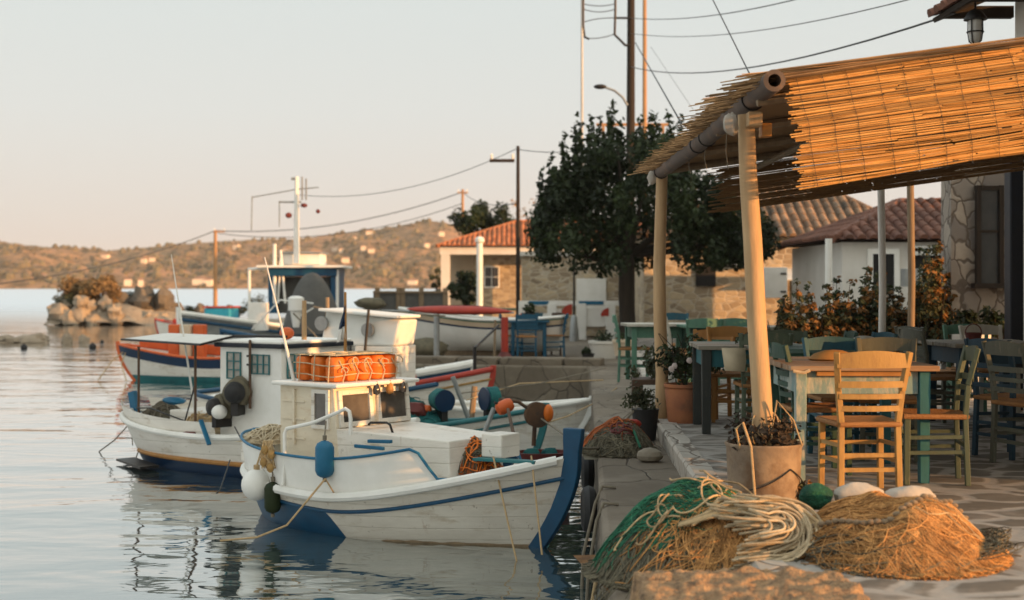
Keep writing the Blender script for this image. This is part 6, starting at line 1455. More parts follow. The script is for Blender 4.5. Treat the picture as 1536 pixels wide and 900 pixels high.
mb = MB(); mb.prism([(xw0, y1), (xw1, y1), (xw1, yfar), (xw0, yfar)], zb0, zw1); wh = mb.build('wheelhouse', M['white_clean'], b, flat=True, bevel=.012)
mb = MB(); mb.box(((xw0 + xw1) / 2, (y1 + yfar) / 2, zw1 + .016), (xw1 - xw0 + .1, yfar - y1 + .1, .05)); rf = mb.build('roof_trim', M['navy'], wh, flat=True, bevel=.01)
mb = MB(); mb.box(((xw0 + xw1) / 2, (y1 + yfar) / 2, zw1 + .057), (xw1 - xw0 + .07, yfar - y1 + .07, .036)); mb.build('roof', M['white_clean'], rf, flat=True, bevel=.012)
def pane_side(fr, y, px0, px1, py0, py1, nx, nz, parent, m='teal'):
    p0 = fr.ray(px0, py1, y=y); p1 = fr.ray(px1, py0, y=y); cx, cz = (p0.x + p1.x) / 2, (p0.z + p1.z) / 2; w_, h_ = p1.x - p0.x, p1.z - p0.z
    o = MB().box((cx, y - .004, cz), (w_, .014, h_)).build('window', M['pane_grey'], parent, flat=True)
    mb = MB()
    for i in range(nx + 1): mb.box((p0.x + w_ * i / nx, y - .016, cz), (.014, .014, h_ + .014))
    for i in range(nz + 1): mb.box((cx, y - .0155, p0.z + h_ * i / nz), (w_ - .014, .012, .012))
    mb.build('muntin', M[m], o, flat=True); return o
pane_side(B_, y1, 342, 362, 529, 567, 2, 3, wh); pane_side(B_, y1, 379, 405, 533, 560, 3, 2, wh)
def pane_front(fr, x, px0, px1, py0, py1, nx, nz, parent, m='teal', pane='pane_grey'):
    p0 = fr.ray(px0, py1, x=x); p1 = fr.ray(px1, py0, x=x); cy, cz = (p0.y + p1.y) / 2, (p0.z + p1.z) / 2; w_, h_ = abs(p1.y - p0.y), p1.z - p0.z
    o = MB().box((x + .004, cy, cz), (.014, w_, h_)).build('window', M[pane], parent, flat=True)
    mb = MB()
    for i in range(nx + 1): mb.box((x + .016, cy - w_ / 2 + w_ * i / nx, cz), (.014, .014, h_ + .014))
    for i in range(nz + 1): mb.box((x + .0155, cy, p0.z + h_ * i / nz), (.012, w_ - .014, .012))
    mb.build('muntin', M[m], o, flat=True); return o
pane_front(B_, xw1, 430, 461, 530, 567, 3, 3, wh); pane_front(B_, xw1, 468, 476, 529, 545, 1, 1, wh, 'white_paint', 'glass_dark')
for z in (534, 547): MB().box((B_.ray(374, z, y=y1).x, y1 - .012, B_.ray(374, z, y=y1).z), (.05, .02, .022)).build('hinge', M['black'], wh, flat=True)
# cabin behind the wheelhouse on the bow side: white with an open dark doorway
# stern awning on posts
pa = [B_.ray(178, 509, y=-.10), B_.ray(300, 517, y=-.78)]
za = pa[1].z
mb = MB(); rows = []
c0, c1, c2, c3 = B_.ray(182, 509, y=-.25), B_.ray(300, 517, y=-.85), B_.ray(352, 504, y=-.55), B_.ray(250, 500, y=.7)
for i in range(13):
    v = i / 12; row = []
    for k in range(13):
        u = k / 12; p = c0.lerp(c1, u).lerp(c3.lerp(c2, u), v); p.z += .03 * math.sin(PI * u) * math.sin(PI * v); row.append(p)
    rows.append(row)
mb.grid(rows); mb.build('awning_cloth', M['canvas'], b, solid=.012)
mb = MB(); mb.tube([c0, c1, c2], .014, 7); mb.tube([c2, B_.ray(430, 505, y=-.55)], .016, 7); mb.build('awning_frame', M['dark_metal'], b)
for px0, py0, px1, py1, y in ((208, 520, 208, 650, -.28), (293, 517, 293, 640, -.74), (375, 510, 377, 605, -.68)):
    p = B_.ray(px0, py0, y=y); q_ = B_.ray(px1, py1, y=y); q_.x = p.x; MB().tube([q_ - V(0, 0, .06), p], .016, 8).build('awning_post', M['rusty'], b)
mb = MB()
for q in ([(205, 612, -.3), (225, 612, -.45), (300, 640, -.7)], [(293, 640, -.74), (325, 640, -.72)], [(275, 640, -.65), (293, 575, -.7)]): mb.tube([B_.ray(x, y_, y=yy) for x, y_, yy in q], .010, 6)
mb.build('stern_rail', M['dark_metal'], b)
p0, p1 = B_.ray(301, 630, y=-.86), B_.ray(314, 667, y=-.93); MB().bar(p0, p1, .05, .03).build('blue_board', M['bright_blue'], b, bevel=.005)
mb = MB(); mb.tube([B_.ray(210, 626, y=-.35), B_.ray(245, 643, y=-.7), B_.ray(292, 651, y=-.82)], .022, 7); mb.build('wood_rail', M['maroon'], b)
MB().box((-.75, -.1, .60), (.8, .7, .2)).build('engine_box', M['white_paint'], b, flat=True, bevel=.015)
p = B_.ray(262, 601, y=-.3); MB().ball(p, .13, 14, (1.4, .8, .35), .2).build('blue_tarp', M['bright_blue'], b)
p0, p1 = B_.ray(205, 692, y=-.5), B_.ray(322, 698, y=-.9); q = W(B_, p0)
mb = MB(); mb.add([(-HB.L / 2 + .05, -.55, .045), (-HB.L / 2 + .95, -.95, .05), (-HB.L / 2 + 1.0, -.7, .05), (-HB.L / 2 + .1, -.3, .045)], [(0, 1, 2, 3)]); mb.build('trim_board', M['dark_metal'], b, flat=True, solid=.025)
MB().tube([B_.ray(296, 640, y=-.5), B_.ray(275, 500, y=-.4), B_.ray(257, 382, y=-.3)], [.016, .011, .005], 7).build('whip_antenna', M['canvas'], b)
# net drums on the afterdeck
def drum(fr, px, py, y, r, w_, m1, m2, label, rot):
    p = W(fr, fr.ray(px, py, y=y)); e = empty('net_drum', p, fr.ang + rot, label, 'winch'); rm = Matrix.Rotation(PI / 2, 3, 'X')
    MB().lathe([(r * .6, -w_ / 2), (r * .95, -w_ * .3), (r * .9, w_ * .3), (r * .6, w_ / 2)], n=18, rot=rm, wob=.22).build('wound_net', M[m1], e)
    MB().lathe([(r * .72, -.02), (r * .74, .0), (r * .6, .06), (r * .3, .085), (0, .09)], (0, -w_ / 2 - .0, 0), 20, Matrix.Rotation(PI, 3, 'Z') @ Matrix.Rotation(-PI / 2, 3, 'X')).build('hub_cap', M[m2], e); MB().lathe([(r * .3, -.012), (r * .85, -.012), (r * .85, .012), (r * .3, .012)], (0, w_ / 2, 0), 20, rm).build('flange', M['rusty'], e)
    MB().box((0, 0, -r * 1.0), (.08, w_ * 1.1, r * 1.1)).build('stand', M['dark_metal'], e, flat=True)
drum(B_, 357, 588, -.75, .17, .22, 'net_grey', 'black', 'dark net drum in front of the windowed wheelhouse', R(25))
drum(B_, 333, 610, -.72, .15, .2, 'net_grey', 'dark_metal', 'grey net drum left of the dark one on the afterdeck', R(-10))
p = W(B_, B_.ray(329, 618, y=-.85)); o = MB(); o.ball((0, 0, 0), .09, 18, (1, 1, .9)); ob = o.build('white_float', M['white_clean']); ob.location = p; tag(ob, 'white ball float lying against the grey net drum', 'float')
fender_cyl('black_fender', P(243, 652, 17.3), .09, .35, 'black', 'black cylinder fender hanging at the stern of the awning caique', P(246, 628, 17.3))
p = W(B_, (xw1 - .25, y1 + .35, zw1 + .075)); o = MB(); o.ball((0, 0, .075), .085, 18, (1, 1, .85)); ob = o.build('red_float', M['orange']); ob.location = p; tag(ob, 'round orange red float on the roof of the windowed wheelhouse', 'float')
p = W(B_, (xw1 - .12, y1 + .5, zw1 + .075)); o = MB(); o.tube([(0, 0, 0), (0, 0, .45)], [.03, .025], 10); ob = o.build('roof_stub', M['wood_pole']); ob.location = p; tag(ob, 'short pale post standing on the wheelhouse roof', 'post')
thing_tube('mooring_line', [P(192, 638, 18.2), P(172, 660, 17.9), P(149, 677, 18.8)], .009, 'rope_grey', 'stern line running left from the awning caique into the water', 'rope')
thing_tube('mooring_line', [P(193, 640, 18.2), P(198, 655, 18.1), P(199, 668, 18.0)], .007, 'rope_grey', 'short line end hanging under the stern of the awning caique', 'rope')
thing_tube('mooring_line', [P(220, 656, 17.9), P(208, 676, 17.8), P(203, 690, 17.7)], .008, 'rope_grey', 'second stern line of the awning caique near the trim board', 'rope')
# flag staff
p = P(518, 520, 16.4); e = empty('flag_staff', p, 0, 'orange wooden flag staff with a furled blue and white flag', 'flag'); k = 16.4 / 2133
MB().tube([(0, 0, -.55), (0, 0, 82 * k)], [.022, .014], 8).build('staff', M['chair_orange'], e)
mb = MB(); rows = [[V(-.005 - .10 * t * (u / 6) - .012 * math.sin(u * 2 + t * 4), .02 * math.sin(u * 1.7 + t * 5), 66 * k - t * .42 - .05 * u / 6) for u in range(7)] for t in [i / 8 for i in range(9)]]
mb.grid(rows[:6]); mb.build('blue_half', M['deep_blue'], e, solid=.004); mb = MB(); mb.grid(rows[5:]); mb.build('white_half', M['canvas'], e, solid=.004)

# ================================================================== general small boats
def small_boat(name, bow, stern, Bm, zs, zm, zb, label, side='white_paint', bottom=None, zbot=.06, gun='white_clean', gr=.03, stripe=None, inside='white_clean', full=.5, rb=.25, stemm=None, drop=.16, zstripe=.12, **kw):
    fr = Frame(name, bow, stern, label); h = Hull(fr, Bm, zs, zm, zb, rb=rb, rs=.1, full=full, **kw)
    zb_ = lambda u: zbot
    if bottom: h.strip('bottom_paint', lambda u: -.24, zb_, M[bottom])
    h.strip('hull', (zb_ if bottom else (lambda u: -.24)), lambda u: h.sheer(u), M[side])
    h.rail('gunwale', lambda u: h.sheer(u), gr, M[gun], off=.004)
    if stripe: h.rail('stripe', lambda u: h.sheer(u) - zstripe, .018, M[stripe], off=.004)
    h.deck('floor', lambda u: h.sheer(u) - drop, M[inside])
    h.stem(-.2, zb + .06, M[stemm or gun], .05, .09)
    mb = MB()
    for u in (.3, .55):
        p, q = h.pt(u, h.sheer(u) - .06, -1, -.02), h.pt(u, h.sheer(u) - .06, 1, -.02); mb.bar(p, q, .18, .03)
    mb.build('thwart', M['wood_grey'], fr.e, flat=True)
    return fr, h
# teal gunwale boat
fI, hI = small_boat('teal_boat', (.18, 17.1), (-2.3, 18.7), 1.25, .50, .44, .74, 'white boat with a teal gunwale full of teal nets', gun='teal', stripe='teal', inside='net_teal', full=.55, drop=.10, zstripe=.13)
p = W(fI, (-.55, .05, .42)); e = empty('teal_net_heap', p, fI.ang, 'heap of teal nets in the teal gunwale boat', 'net'); zf = mound(.85, .42, .30, 6.1, 2, .35); mb = MB(); mound_mesh(mb, zf, .85, .42, 30); mb.build('net_core', M['net_teal'], e, angle=180)
mb = MB(); strands(mb, zf, .85, .42, 120, .006, rg, steps=12); mb.build('strands', M['net_teal'], e, angle=180)
mb = MB(); [mb.ball(V(x, y, zf(x, y) + .02), .07, 10, (1, 1, .7), .3) for x, y in ((-.1, -.25), (.25, -.2), (.5, 0))]; mb.build('orange_floats', M['orange'], e)
mb = MB(); mb.ball((.4, -.1, .2), .15, 12, (1.2, .9, .7), .35); mb.build('maroon_net', M['maroon'], e)
for px, py, d, r, w_, lb in ((662, 600, 18.0, .16, .3, 'teal net drum in the middle of the teal boat'), (737, 598, 17.4, .165, .18, 'blue net drum near the bow of the teal boat')):
    p = P(px, py, d); e = empty('net_drum', p, R(20 if px < 700 else -60), lb, 'winch'); rm = Matrix.Rotation(PI / 2, 3, 'X')
    MB().lathe([(r * .5, -w_ / 2), (r * .85, -w_ * .4), (r * .85, w_ * .4), (r * .5, w_ / 2)], n=18, rot=rm, wob=.1).build('wound_net', M['net_teal'], e); MB().lathe([(r * .15, -.02), (r * .8, -.015), (r * .85, .02), (r * .15, .03)], (0, -w_ / 2, 0), 20, rm, wob=.08).build('flange', M['deep_blue'], e)
    MB().box((0, 0, -r * 1.1), (.08, w_, r)).build('stand', M['dark_metal'], e, flat=True)
# derrick poles with float and hauler wheel
def pl(px0, py0, px1, py1, d, r, m, label, cat='pole', name='derrick_pole'):
    return thing_tube(name, [P(px0, py0, d), P(px1, py1, d)], r, m, label, cat, 8)
pl(724, 656, 741, 612, 16.6, .028, 'steel', 'grey prop leaning under the blue net drum')
pl(679, 565, 702, 626, 18.0, .03, 'steel', 'grey blue prop slanting in the teal boat')
thing_tube('derrick_pole', [P(775, 690, 13.5), P(770, 650, 14.2), P(762, 614, 14.8)], .018, 'rusty', 'thin rusty rod standing behind the bow of the front caique', 'pole')
p = P(757, 610, 15.2); e = empty('orange_buoy', p, R(25), 'small orange cylinder buoy on the rusty rod', 'buoy'); rm = Matrix.Rotation(R(68), 3, 'Y'); MB().lathe([(.02, -.10), (.06, -.085), (.075, -.05), (.075, .05), (.06, .085), (.02, .10)], n=18, rot=rm).build('body', M['orange'], e); mb = MB(); mb.tube([(-.12, 0, .05), (-.08, 0, .035)], .014, 6); mb.build('eye', M['dark_metal'], e)
p = P(806, 622, 15.6); e = empty('net_hauler', p, R(15), 'rusty net hauler wheel with an orange float at its end', 'winch'); rm = Matrix.Rotation(PI / 2, 3, 'X')
MB().lathe([(.03, -.06), (.14, -.05), (.10, -.01), (.10, .01), (.14, .05), (.03, .06)], n=20, rot=rm).build('wheel', M['rusty'], e); MB().ball((.11, -.06, .02), .075, 14, (.75, .75, 1.3)).build('orange_float', M['orange_float'], e)
mb = MB(); mb.tube([(0, .05, 0), (-.2, .06, .14), (-.42, .05, .17)], .02, 8); mb.tube([(0, .08, 0), (-.02, .08, -.35)], .025, 8); mb.build('arm', M['rusty'], e)
thing_tube('mooring_line', [P(700, 600, 18), P(780, 575, 21), P(905, 570, 22.0)], .009, 'rope', 'upper pale line crossing from the teal boat to the quay', 'rope')
thing_tube('mooring_line', [P(800, 640, 16.8), P(850, 625, 17.4), P(895, 603, 18.8), G(925, 582, QZ + .01)], .009, 'rope', 'lower pale line from the teal boat bow to the quay', 'rope')
thing_tube('mooring_line', [P(690, 590, 18), P(810, 575, 20), P(908, 552, 23)], .009, 'rope_grey', 'grey line between the dinghy and the quay', 'rope')
thing_tube('mooring_line', [P(812, 628, 15.5), P(850, 655, 14.6), P(885, 683, 13.6)], .009, 'rope_grey', 'grey line from the net hauler to the quay wall', 'rope')
# white dinghy
small_boat('white_dinghy', (.92, 20.9), (-.95, 21.5), 1.15, .40, .38, .52, 'small white dinghy behind the teal boat close to the quay', gun='white_clean', full=.6, gr=.035)
# maroon tub
p = P(812, 676, 15.4); e = empty('maroon_tub', (p.x, p.y, -.02), R(10), 'maroon boat shaped tub floating between the bow and the quay', 'tub')
mb = MB(); mb.lathe([(.16, 0), (.25, .14), (.29, .40), (.30, .42), (.27, .42), (.22, .16), (0, .12)], n=24); o = mb.build('tub', M['maroon'], e); o.scale = (1.1, .8, 1)
mb = MB(); [mb.ball((x, 0, .40), .10, 10, (1, .8, .6), .3) for x in (-.1, .1)]; mb.build('teal_rope', M['net_teal'], e)
# red trimmed boat at the basin head
fH, hH = small_boat('red_trim_boat', (-.64, 22.9), (-3.9, 24.1), 1.3, .55, .50, .86, 'white boat with a red gunwale and yellow stripe, bow towards the quay', gun='red', gr=.045, stripe='chair_yellow', inside='white_clean', full=.5, rb=.35, drop=.1, zstripe=.16)
p = W(fH, (1.05, 0, .72)); MBt = MB(); MBt.tube([(0, 0, 0), (0, 0, .22), (0, 0, .34)], [.07, .09, .05], 10); ob = MBt.build('red_bitt', M['red']); ob.location = W(fH, (.75, -.2, .5)); tag(ob, 'red bollard shaped post on the foredeck of the red trimmed boat', 'post')
thing_tube('derrick_pole', [P(703, 672, 18.4), P(712, 580, 18.6)], .04, 'wood_grey', 'grey wooden post in front of the red trimmed bow', 'pole')
pl(712, 560, 712, 520, 24.0, .03, 'dark_metal', 'dark post rising from the red trimmed bow'); thing_tube('derrick_pole', [P(712, 522, 24), P(748, 488, 26.5)], .022, 'dark_metal', 'dark rod slanting up to the red canoe', 'pole')
thing_tube('derrick_pole', [P(741, 545, 27.4), P(743, 480, 27.4)], .025, 'wood_grey', 'thin grey stake left of the red post', 'pole')
# white and blue boat moored at the head
fG, hG = small_boat('blue_stripe_boat', (-.95, 25.6), (-3.2, 26.1), 1.1, .62, .58, .80, 'white boat with a broad blue stripe moored at the basin head', side='blue', gun='white_clean', gr=.07, inside='net_grey', full=.5)
# cabin boat with the porthole
C_ = Frame('porthole_boat', (-1.3, 20.2), (-4.5, 21.6), 'white cabin boat with a round porthole and a dark open doorway'); c = C_.e
HC = Hull(C_, 1.5, .6, .5, .8, rb=.25, rs=.1, full=.5)
HC.strip('hull', lambda u: -.24, lambda u: HC.sheer(u), M['white_paint']); HC.rail('gunwale', lambda u: HC.sheer(u), .035, M['blue'], off=.01); HC.deck('deck', lambda u: HC.sheer(u) - .05, M['white_clean'])
yc = -.55
p0 = C_.ray(478, 515, y=yc); p1 = C_.ray(588, 478, y=yc); q0 = C_.ray(532, 600, y=yc); q1 = C_.ray(588, 520, y=yc)
mb = MB(); x0, x1 = q0.x, q1.x; mb.box(((x0 + x1) / 2, yc + .36, (q1.z + .4) / 2), (x1 - x0, .72, q1.z - .4)); lc = mb.build('lower_cabin', M['white_paint'], c, flat=True, bevel=.015)
d0, d1 = C_.ray(563, 575, y=yc), C_.ray(580, 535, y=yc); MB().box(((d0.x + d1.x) / 2, yc - .002, (d0.z + d1.z) / 2), (d1.x - d0.x, .014, d1.z - d0.z)).build('doorway', M['dark'], lc, flat=True)
mb = MB(); x0, x1 = p0.x, p1.x; mb.add([(x0, yc + .05, q1.z + .003), (x1 + .0, yc + .05, q1.z + .003), (x1, .12, q1.z + .003), (x0, .12, q1.z + .003), (x0 + .06, yc + .1, p1.z + .12), (x1 + .08, yc + .1, p1.z - .02), (x1 + .08, .08, p1.z - .02), (x0 + .06, .08, p1.z + .12)], [(0,3,2,1), (4,5,6,7), (0,1,5,4), (1,2,6,5), (2,3,7,6), (3,0,4,7)])
uc = mb.build('upper_cabin', M['white_clean'], c, flat=True, bevel=.03)
for px, py, r in ((553, 495, .085), (484, 485, .09)):
    p = C_.ray(px, py, y=yc + .06); rm = Matrix.Rotation(PI / 2, 3, 'X'); o = MB().lathe([(r, -.012), (r * 1.15, -.012), (r * 1.15, .03), (r, .03)], p - V(0, .02, 0), 20, rm).build('porthole', M['steel'], uc); MB().lathe([(0, 0), (r, 0)], p - V(0, .012, 0), 20, rm, cap=False).build('pane', M['glass_dark'], o)
mb = MB(); mb.box(((x0 + x1) / 2 + .06, yc + .31, p1.z + .07), (x1 - x0 + .1, .7, .04), Matrix.Rotation(R(4.2), 3, 'Y')); mb.build('cabin_roof', M['white_clean'], uc, flat=True, bevel=.012)
MB().tube([C_.ray(543, 585, y=-.6), C_.ray(548, 520, y=-.6), C_.ray(553, 464, y=-.6)], .02, 7).build('stay', M['dark_metal'], c)
MB().tube([C_.ray(491, 520, y=-.3), C_.ray(491, 446, y=-.3)], .03, 8).build('mast', M['wood_grey'], c)
thing_tube('plank', [P(500, 497, 20.4), P(525, 497, 20.2)], .035, 'red', 'red bar lying across the roof in front of the porthole cabin', 'plank')
p = P(558, 455, 30); mb = MB(); mb.ball((0, 0, 0), .30, 14, (1.15, .7, .4), .3); o = mb.build('brown_bundle', M['net_grey'], angle=180); o.location = p - V(0, 0, 0); tag(o, 'brown bundle of netting on a rack above the porthole cabin', 'bundle')
e = empty('net_rack', (p.x, 30, QZ), 0, 'rack of thin rails carrying the brown netting bundle', 'rack'); mb = MB(); [mb.tube([(x, 0, -.9), (x, 0, p.z - QZ - .12)], .025, 6) for x in (-.45, .5)]; mb.build('legs', M['dark_metal'], e)
mb = MB(); [mb.tube([(-1.0, y, p.z - QZ - .13), (3.0, y, p.z - QZ - .20)], .02, 6) for y in (-.1, .1)]; mb.build('rails', M['steel'], e)
# orange and blue boat on the left
fD, hD = small_boat('orange_boat', (-8.75, 33.0), (-5.3, 32.6), 1.6, .72, .56, .84, 'boat with an orange inside, dark blue gunwale band and white hull left of the awning', side='white_paint', bottom='teal', zbot=.13, gun='orange', gr=.03, inside='orange', full=.5, rb=.4, drop=.14)
hD.strip('blue_band', lambda u: hD.sheer(u) - .24, lambda u: hD.sheer(u) - .03, M['deep_blue'], off=.008, rows=2)
hD.strip('orange_side', lambda u: hD.sheer(u) + .0, lambda u: hD.sheer(u) + .22, M['orange'], off=-.04, rows=2, u0=.12, u1=.92, sides=(-1,))
for px, y, m in ((263, 0, 'orange'), (280, .1, 'plaster_warm'), (300, 0, 'orange')):
    q = fD.ray(px, 540, y=y); MB().box((q.x, y, .92), (.26, .26, .75)).build('locker', M[m], fD.e, flat=True, bevel=.02)
mb = MB(); [mb.ball(fD.ray(x, 545, y=.25), .16, 10, (1, .8, .9), .3) for x in (232, 252, 315)]; mb.build('gear', M['net_grey'], fD.e)
q = W(fD, (1.9, 0, .75)); thing_tube('mooring_line', [q, q + V(-.3, -.3, -.3), q + V(-.55, -.5, -.72)], .014, 'rope', 'bow line of the orange boat dropping into the water', 'rope')
q = W(fD, (1.9, 0, .8)); thing_tube('mooring_line', [q, q + V(-.05, -.4, -.4), q + V(.15, -.7, -.78)], .014, 'rope', 'second bow line of the orange boat close to the hull', 'rope')
# far small boats with the cyan box
fE, hE = small_boat('far_skiff', (-14.3, 58.0), (-10.9, 57.2), 1.5, .62, .58, .8, 'far white skiff with a red and cyan cargo before the spit', gun='red', full=.6, inside='white_clean')
p = W(fE, (-.9, 0, .5)); e = empty('cyan_box', p, fE.ang, 'cyan tarpaulin covered crate on the far white skiff', 'crate'); mb = MB(); mb.box((0, 0, .42), (1.15, .9, .75)); mb.build('cover', mat('cyan_tarp', (.02, .28, .42), rough=.6, bump=.5, bscale=6, bd=.05), e, bevel=.08); MB().box((0, 0, .83), (1.2, .94, .06)).build('lid', M['red'], e, flat=True)
p = W(fE, (.5, 0, .55)); o = MB(); o.box((0, 0, .15), (1.2, .6, .3)); ob = o.build('red_crate', M['red'], bevel=.03); ob.location = p; ob.rotation_euler.z = fE.ang; tag(ob, 'low red crate beside the cyan covered one', 'crate')
# big boat with the blue wheelhouse
F_ = Frame('blue_wheelhouse_boat', (-8.9, 39.6), (-5.6, 47.2), 'large boat with a blue wheelhouse, white mast and grey hull behind the others'); f = F_.e
HF = Hull(F_, 2.6, 1.0, .9, 1.45, rb=.6, rs=.1, full=.6, zk=-.4)
HF.strip('hull', lambda u: -.35, lambda u: HF.sheer(u), M['steel']); HF.rail('gunwale', lambda u: HF.sheer(u), .06, M['white_clean'], off=.02); HF.rail('blue_stripe', lambda u: HF.sheer(u) - .18, .05, M['blue'], off=.01); HF.deck('deck', lambda u: HF.sheer(u) - .06, M['deck_boards']); HF.stem(-.3, 1.6, M['white_clean'], .1, .16)
d = 44.0; k = d / 2133
e = empty('wheelhouse_frame', (0, 0, 0)); bpy.data.objects.remove(e)
def fl(px, py, dd=d): return F_.loc(P(px, py, dd))
def wbox(px0, px1, py0, py1, dd, dep, name, m, bev=.02, parent=f):
    cc, ss = pbox(px0, px1, py0, py1, dd, dep); mb = MB(); mb.box((0, 0, 0), ss); o = mb.build(name, M[m], parent, flat=True, bevel=bev)
    o.location = F_.loc(cc); o.rotation_euler.z = -F_.ang; return o
wbox(402, 414, 404, 470, d, 2.0, 'wheelhouse_side', 'blue'); wbox(496, 505, 402, 470, d, 2.0, 'wheelhouse_side', 'blue'); wbox(415, 495, 415, 470, d + .5, 1.5, 'wheelhouse', 'cloth_grey'); wbox(402, 505, 402, 414, d - .1, 2.2, 'wheelhouse_beam', 'blue')
wbox(384, 514, 398, 401.5, d - .3, 2.6, 'roof', 'white_clean'); wbox(421, 481, 380, 397.6, d + .2, 1.4, 'flybridge', 'white_clean', .04); wbox(419, 483, 378, 380, d + .1, 1.6, 'flybridge_rail', 'steel')
mt = fl(445, 395); mb = MB(); mb.tube([mt, fl(445, 320), fl(445, 265)], [.10, .08, .06], 10); ms = mb.build('mast', M['white_clean'], f)
mb = MB(); mb.tube([fl(418, 303), fl(452, 303)], .035, 6); mb.tube([fl(419, 303), fl(419, 340)], .02, 5); mb.tube([fl(378, 294), fl(377, 345)], .02, 5); mb.tube([fl(378, 296), fl(445, 284), fl(478, 281)], .02, 5); mb.tube([fl(453, 265), fl(453, 300)], .03, 5); mb.tube([fl(459, 268), fl(459, 300)], .03, 5); mb.tube([fl(437, 268), fl(446, 268)], .05, 6); mb.build('yards', M['steel'], ms)
mb = MB(); mb.ball(fl(456, 308), .09, 8, (1.6, 1, .8)); mb.ball(fl(433, 323), .09, 8, (1.5, 1, 1)); mb.ball(fl(477, 317), .07, 8); mb.build('signal_lights', M['maroon'], ms)
for p0, p1, r_ in (((374, 405), (374, 470), .05), ((506, 405), (506, 470), .05), ((372, 404), (410, 401), .05), ((412, 366), (412, 455), .06), ((421, 375), (428, 455), .04), ((421, 385), (417, 455), .03)): MB().tube([fl(*p0), fl(*p1)], r_, 6).build('stay', M['white_clean'], f)
# grey tarpaulin dome
p = P(468, 458, 38.5); e = empty('tarp_dome', (p.x, p.y, 0.9), 0, 'domed grey tarpaulin cover in front of the blue wheelhouse', 'tarpaulin'); k3 = 38.5 / 2133
mb = MB(); rows = []
for i in range(15):
    t = i / 14; row = []
    for j in range(37):
        an = 2 * PI * j / 36; r_ = (47 * k3) * t ** .72 * (1 + .05 * math.cos(5 * an) * t); row.append(V(r_ * math.cos(an), r_ * .8 * math.sin(an), (P(0, 409, 38.5).z - .9) * (1 - t ** 1.55) + .03 * noise.noise(Vector((3 * math.cos(an), 3 * math.sin(an), t * 4)))))
    rows.append(row)
mb.grid(rows); mb.build('cover', M['cloth_grey'], e, angle=180); mb = MB(); [mb.tube([(x, y, -.9), (x, y, .05)], .04, 6) for x in (-.6, .6) for y in (-.45, .45)]; mb.build('stand', M['dark_metal'], e)
# grey launch with white rails just behind the awning
fL, hL = small_boat('grey_launch', (-6.9, 36.2), (-4.4, 37.6), 1.6, .75, .7, 1.05, 'grey launch with blue gunwale and white slanting rails behind the windowed wheelhouse', side='steel', gun='blue', gr=.06, inside='net_grey', full=.6, rb=.5)
mb = MB(); [mb.tube([fL.loc(P(x0, y0, 36.5)), fL.loc(P(x1, y1, 36.5))], .022, 6) for x0, y0, x1, y1 in ((378, 494, 420, 450), (392, 474, 400, 494), (420, 450, 470, 455), (440, 480, 470, 462))]; mb.build('rails', M['white_clean'], fL.e)
p = P(444, 456, 36.5); o = MB(); o.lathe([(.0, -.18), (.2, -.17), (.21, .15), (.13, .2), (0, .21)], n=16); o.lathe([(.08, -.6), (.15, -.18)], n=12); ob = o.build('white_canister', M['white_clean']); ob.location = p; tag(ob, 'white canister standing on the grey launch', 'canister')
p = P(388, 462, 41); boxthing('white_crate', (p.x, p.y, 1.3), (.5, .5, .8), 'white_clean', 'white crate on deck left of the blue wheelhouse', 'crate')
# beached striped boat
fS = Frame('striped_boat', (-2.05, 30.6), (1.0, 29.8), 'beached white boat with yellow, teal and blue stripes under the red canoe', 'boat'); fS.e.location.z = QZ + .22; fS.o.z = QZ + .22
hS = Hull(fS, 1.2, .62, .55, .78, rb=.4, rs=.1, full=.5, zk=-.12)
hS.strip('hull', lambda u: -.11, lambda u: hS.sheer(u) - .2, M['white_clean']); hS.strip('blue_stripe', lambda u: hS.sheer(u) - .2, lambda u: hS.sheer(u) - .16, M['deep_blue'], off=.004, rows=1); hS.strip('wood_strake', lambda u: hS.sheer(u) - .16, lambda u: hS.sheer(u) - .06, M['plaster_warm'], rows=1); hS.strip('teal_strake', lambda u: hS.sheer(u) - .06, lambda u: hS.sheer(u), M['chair_mint'], off=.004, rows=1)
hS.rail('gunwale', lambda u: hS.sheer(u), .03, M['white_clean'], off=.004); hS.deck('floor', lambda u: hS.sheer(u) - .1, M['wood_grey']); MB().box((0, 0, -.17), (2.4, .12, .1)).build('keel', M['wood_grey'], fS.e, flat=True)
p = W(fS, (1.55, -.2, .6)); o = MB(); o.ball((0, 0, 0), .13, 10, (1.8, .9, .7), .3); ob = o.build('yellow_cover', M['chair_yellow']); ob.location = p; tag(ob, 'yellow cloth at the bow of the beached striped boat', 'cloth')

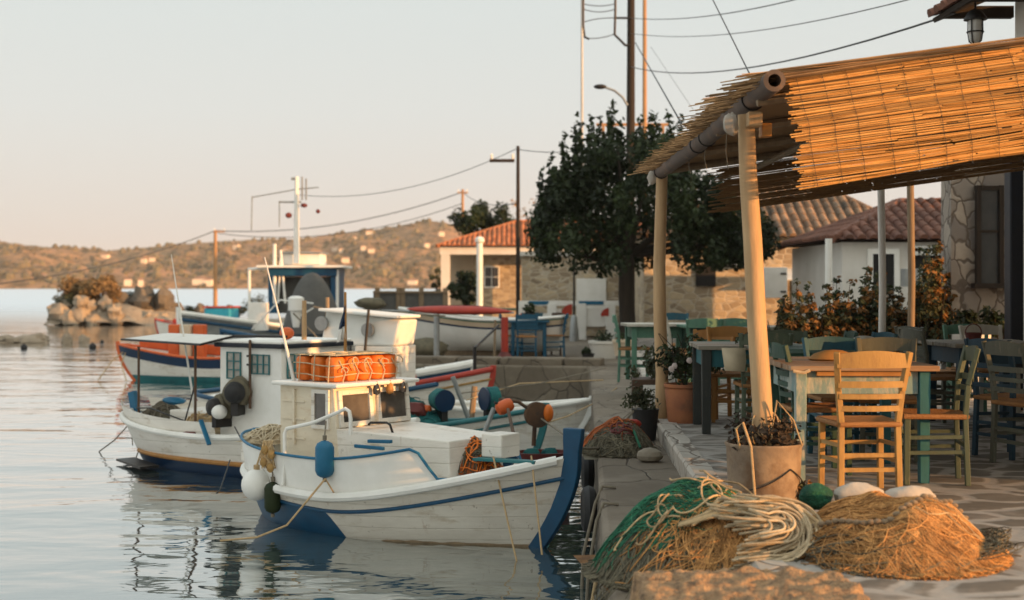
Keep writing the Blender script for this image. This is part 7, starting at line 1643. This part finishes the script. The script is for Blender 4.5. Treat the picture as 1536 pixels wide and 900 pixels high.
# loose gear lying aboard
def gear(name, fr, lx, ly, lz, rx, ry, h, m, label, seed, sm=None):
    e = empty(name, W(fr, (lx, ly, lz)), fr.ang, label, 'net'); zf = mound(rx, ry, h, seed, 2, .35); rg = random.Random(int(seed * 10))
    mb = MB(); mound_mesh(mb, zf, rx, ry, 22); mb.build('net_core', M[m], e, angle=180)
    mb = MB(); strands(mb, zf, rx, ry, 80, .006, rg, steps=11, off=(.005, .03)); mb.build('strands', M[sm or m], e, angle=180)
gear('gear_heap', B_, -1.55, -.15, .50, .42, .32, .2, 'net_grey', 'heap of grey net under the stern awning', 1.3, 'rope_grey')
gear('gear_heap', B_, -.55, -.45, .46, .35, .25, .2, 'rope_white', 'pale rope heap beside the net drums on the afterdeck', 2.7, 'rope')
gear('gear_heap', A_, -1.35, -.25, .72, .25, .22, .12, 'rope_white', 'cream canvas and rope heap on the stern locker of the front caique', 3.9, 'paper')
gear('gear_heap', fH, .2, -.1, .48, .6, .35, .2, 'maroon', 'dark red net heap inside the red trimmed boat', 4.1, 'net_grey')
gear('gear_heap', fG, .1, 0, .48, .7, .35, .25, 'net_teal', 'teal net heap inside the blue striped boat', 5.5, 'net_grey')
gear('gear_heap', C_, 1.0, -.1, .55, .5, .35, .22, 'net_grey', 'brown net heap on the foredeck of the porthole boat', 6.5, 'rope')
for k, (pts, lb) in enumerate([([(588, 480), (597, 500), (603, 535), (606, 575)], 'blue rope stay drooping right of the porthole cabin'), ([(592, 484), (608, 510), (612, 545), (618, 585)], 'second blue rope stay right of the porthole cabin'), ([(470, 460), (520, 470), (600, 470), (668, 474)], 'thin rail line running from the porthole cabin to the canoe'), ([(440, 470), (470, 500), (480, 512)], 'pale prop leaning beside the white canister')]):
    thing_tube('rigging_line', [P(x, y, 21.0 if k < 2 else 26) for x, y in pts], .022 if k in (0, 1) else .016, 'deep_blue' if k < 2 else 'rope_grey', lb, 'rope')

# evening haze over the bay: one closed box round everything
def haze():
    m = bpy.data.materials.new('evening_haze'); m.use_nodes = True; nt = m.node_tree; nt.nodes.clear()
    out = nd(nt, 'ShaderNodeOutputMaterial'); v = nd(nt, 'ShaderNodeVolumePrincipled')
    v.inputs['Color'].default_value = (.95, .93, .90, 1); v.inputs['Density'].default_value = .00015; v.inputs['Anisotropy'].default_value = .1
    nt.links.new(v.outputs[0], out.inputs['Volume'])
    mb = MB(); mb.box((0, 1250, 34.5), (5600, 2900, 77)); o = mb.build('haze', m, flat=True); tag(o, 'thin evening haze over the bay', kind='stuff')
haze()
scene.cycles.volume_bounces = 0
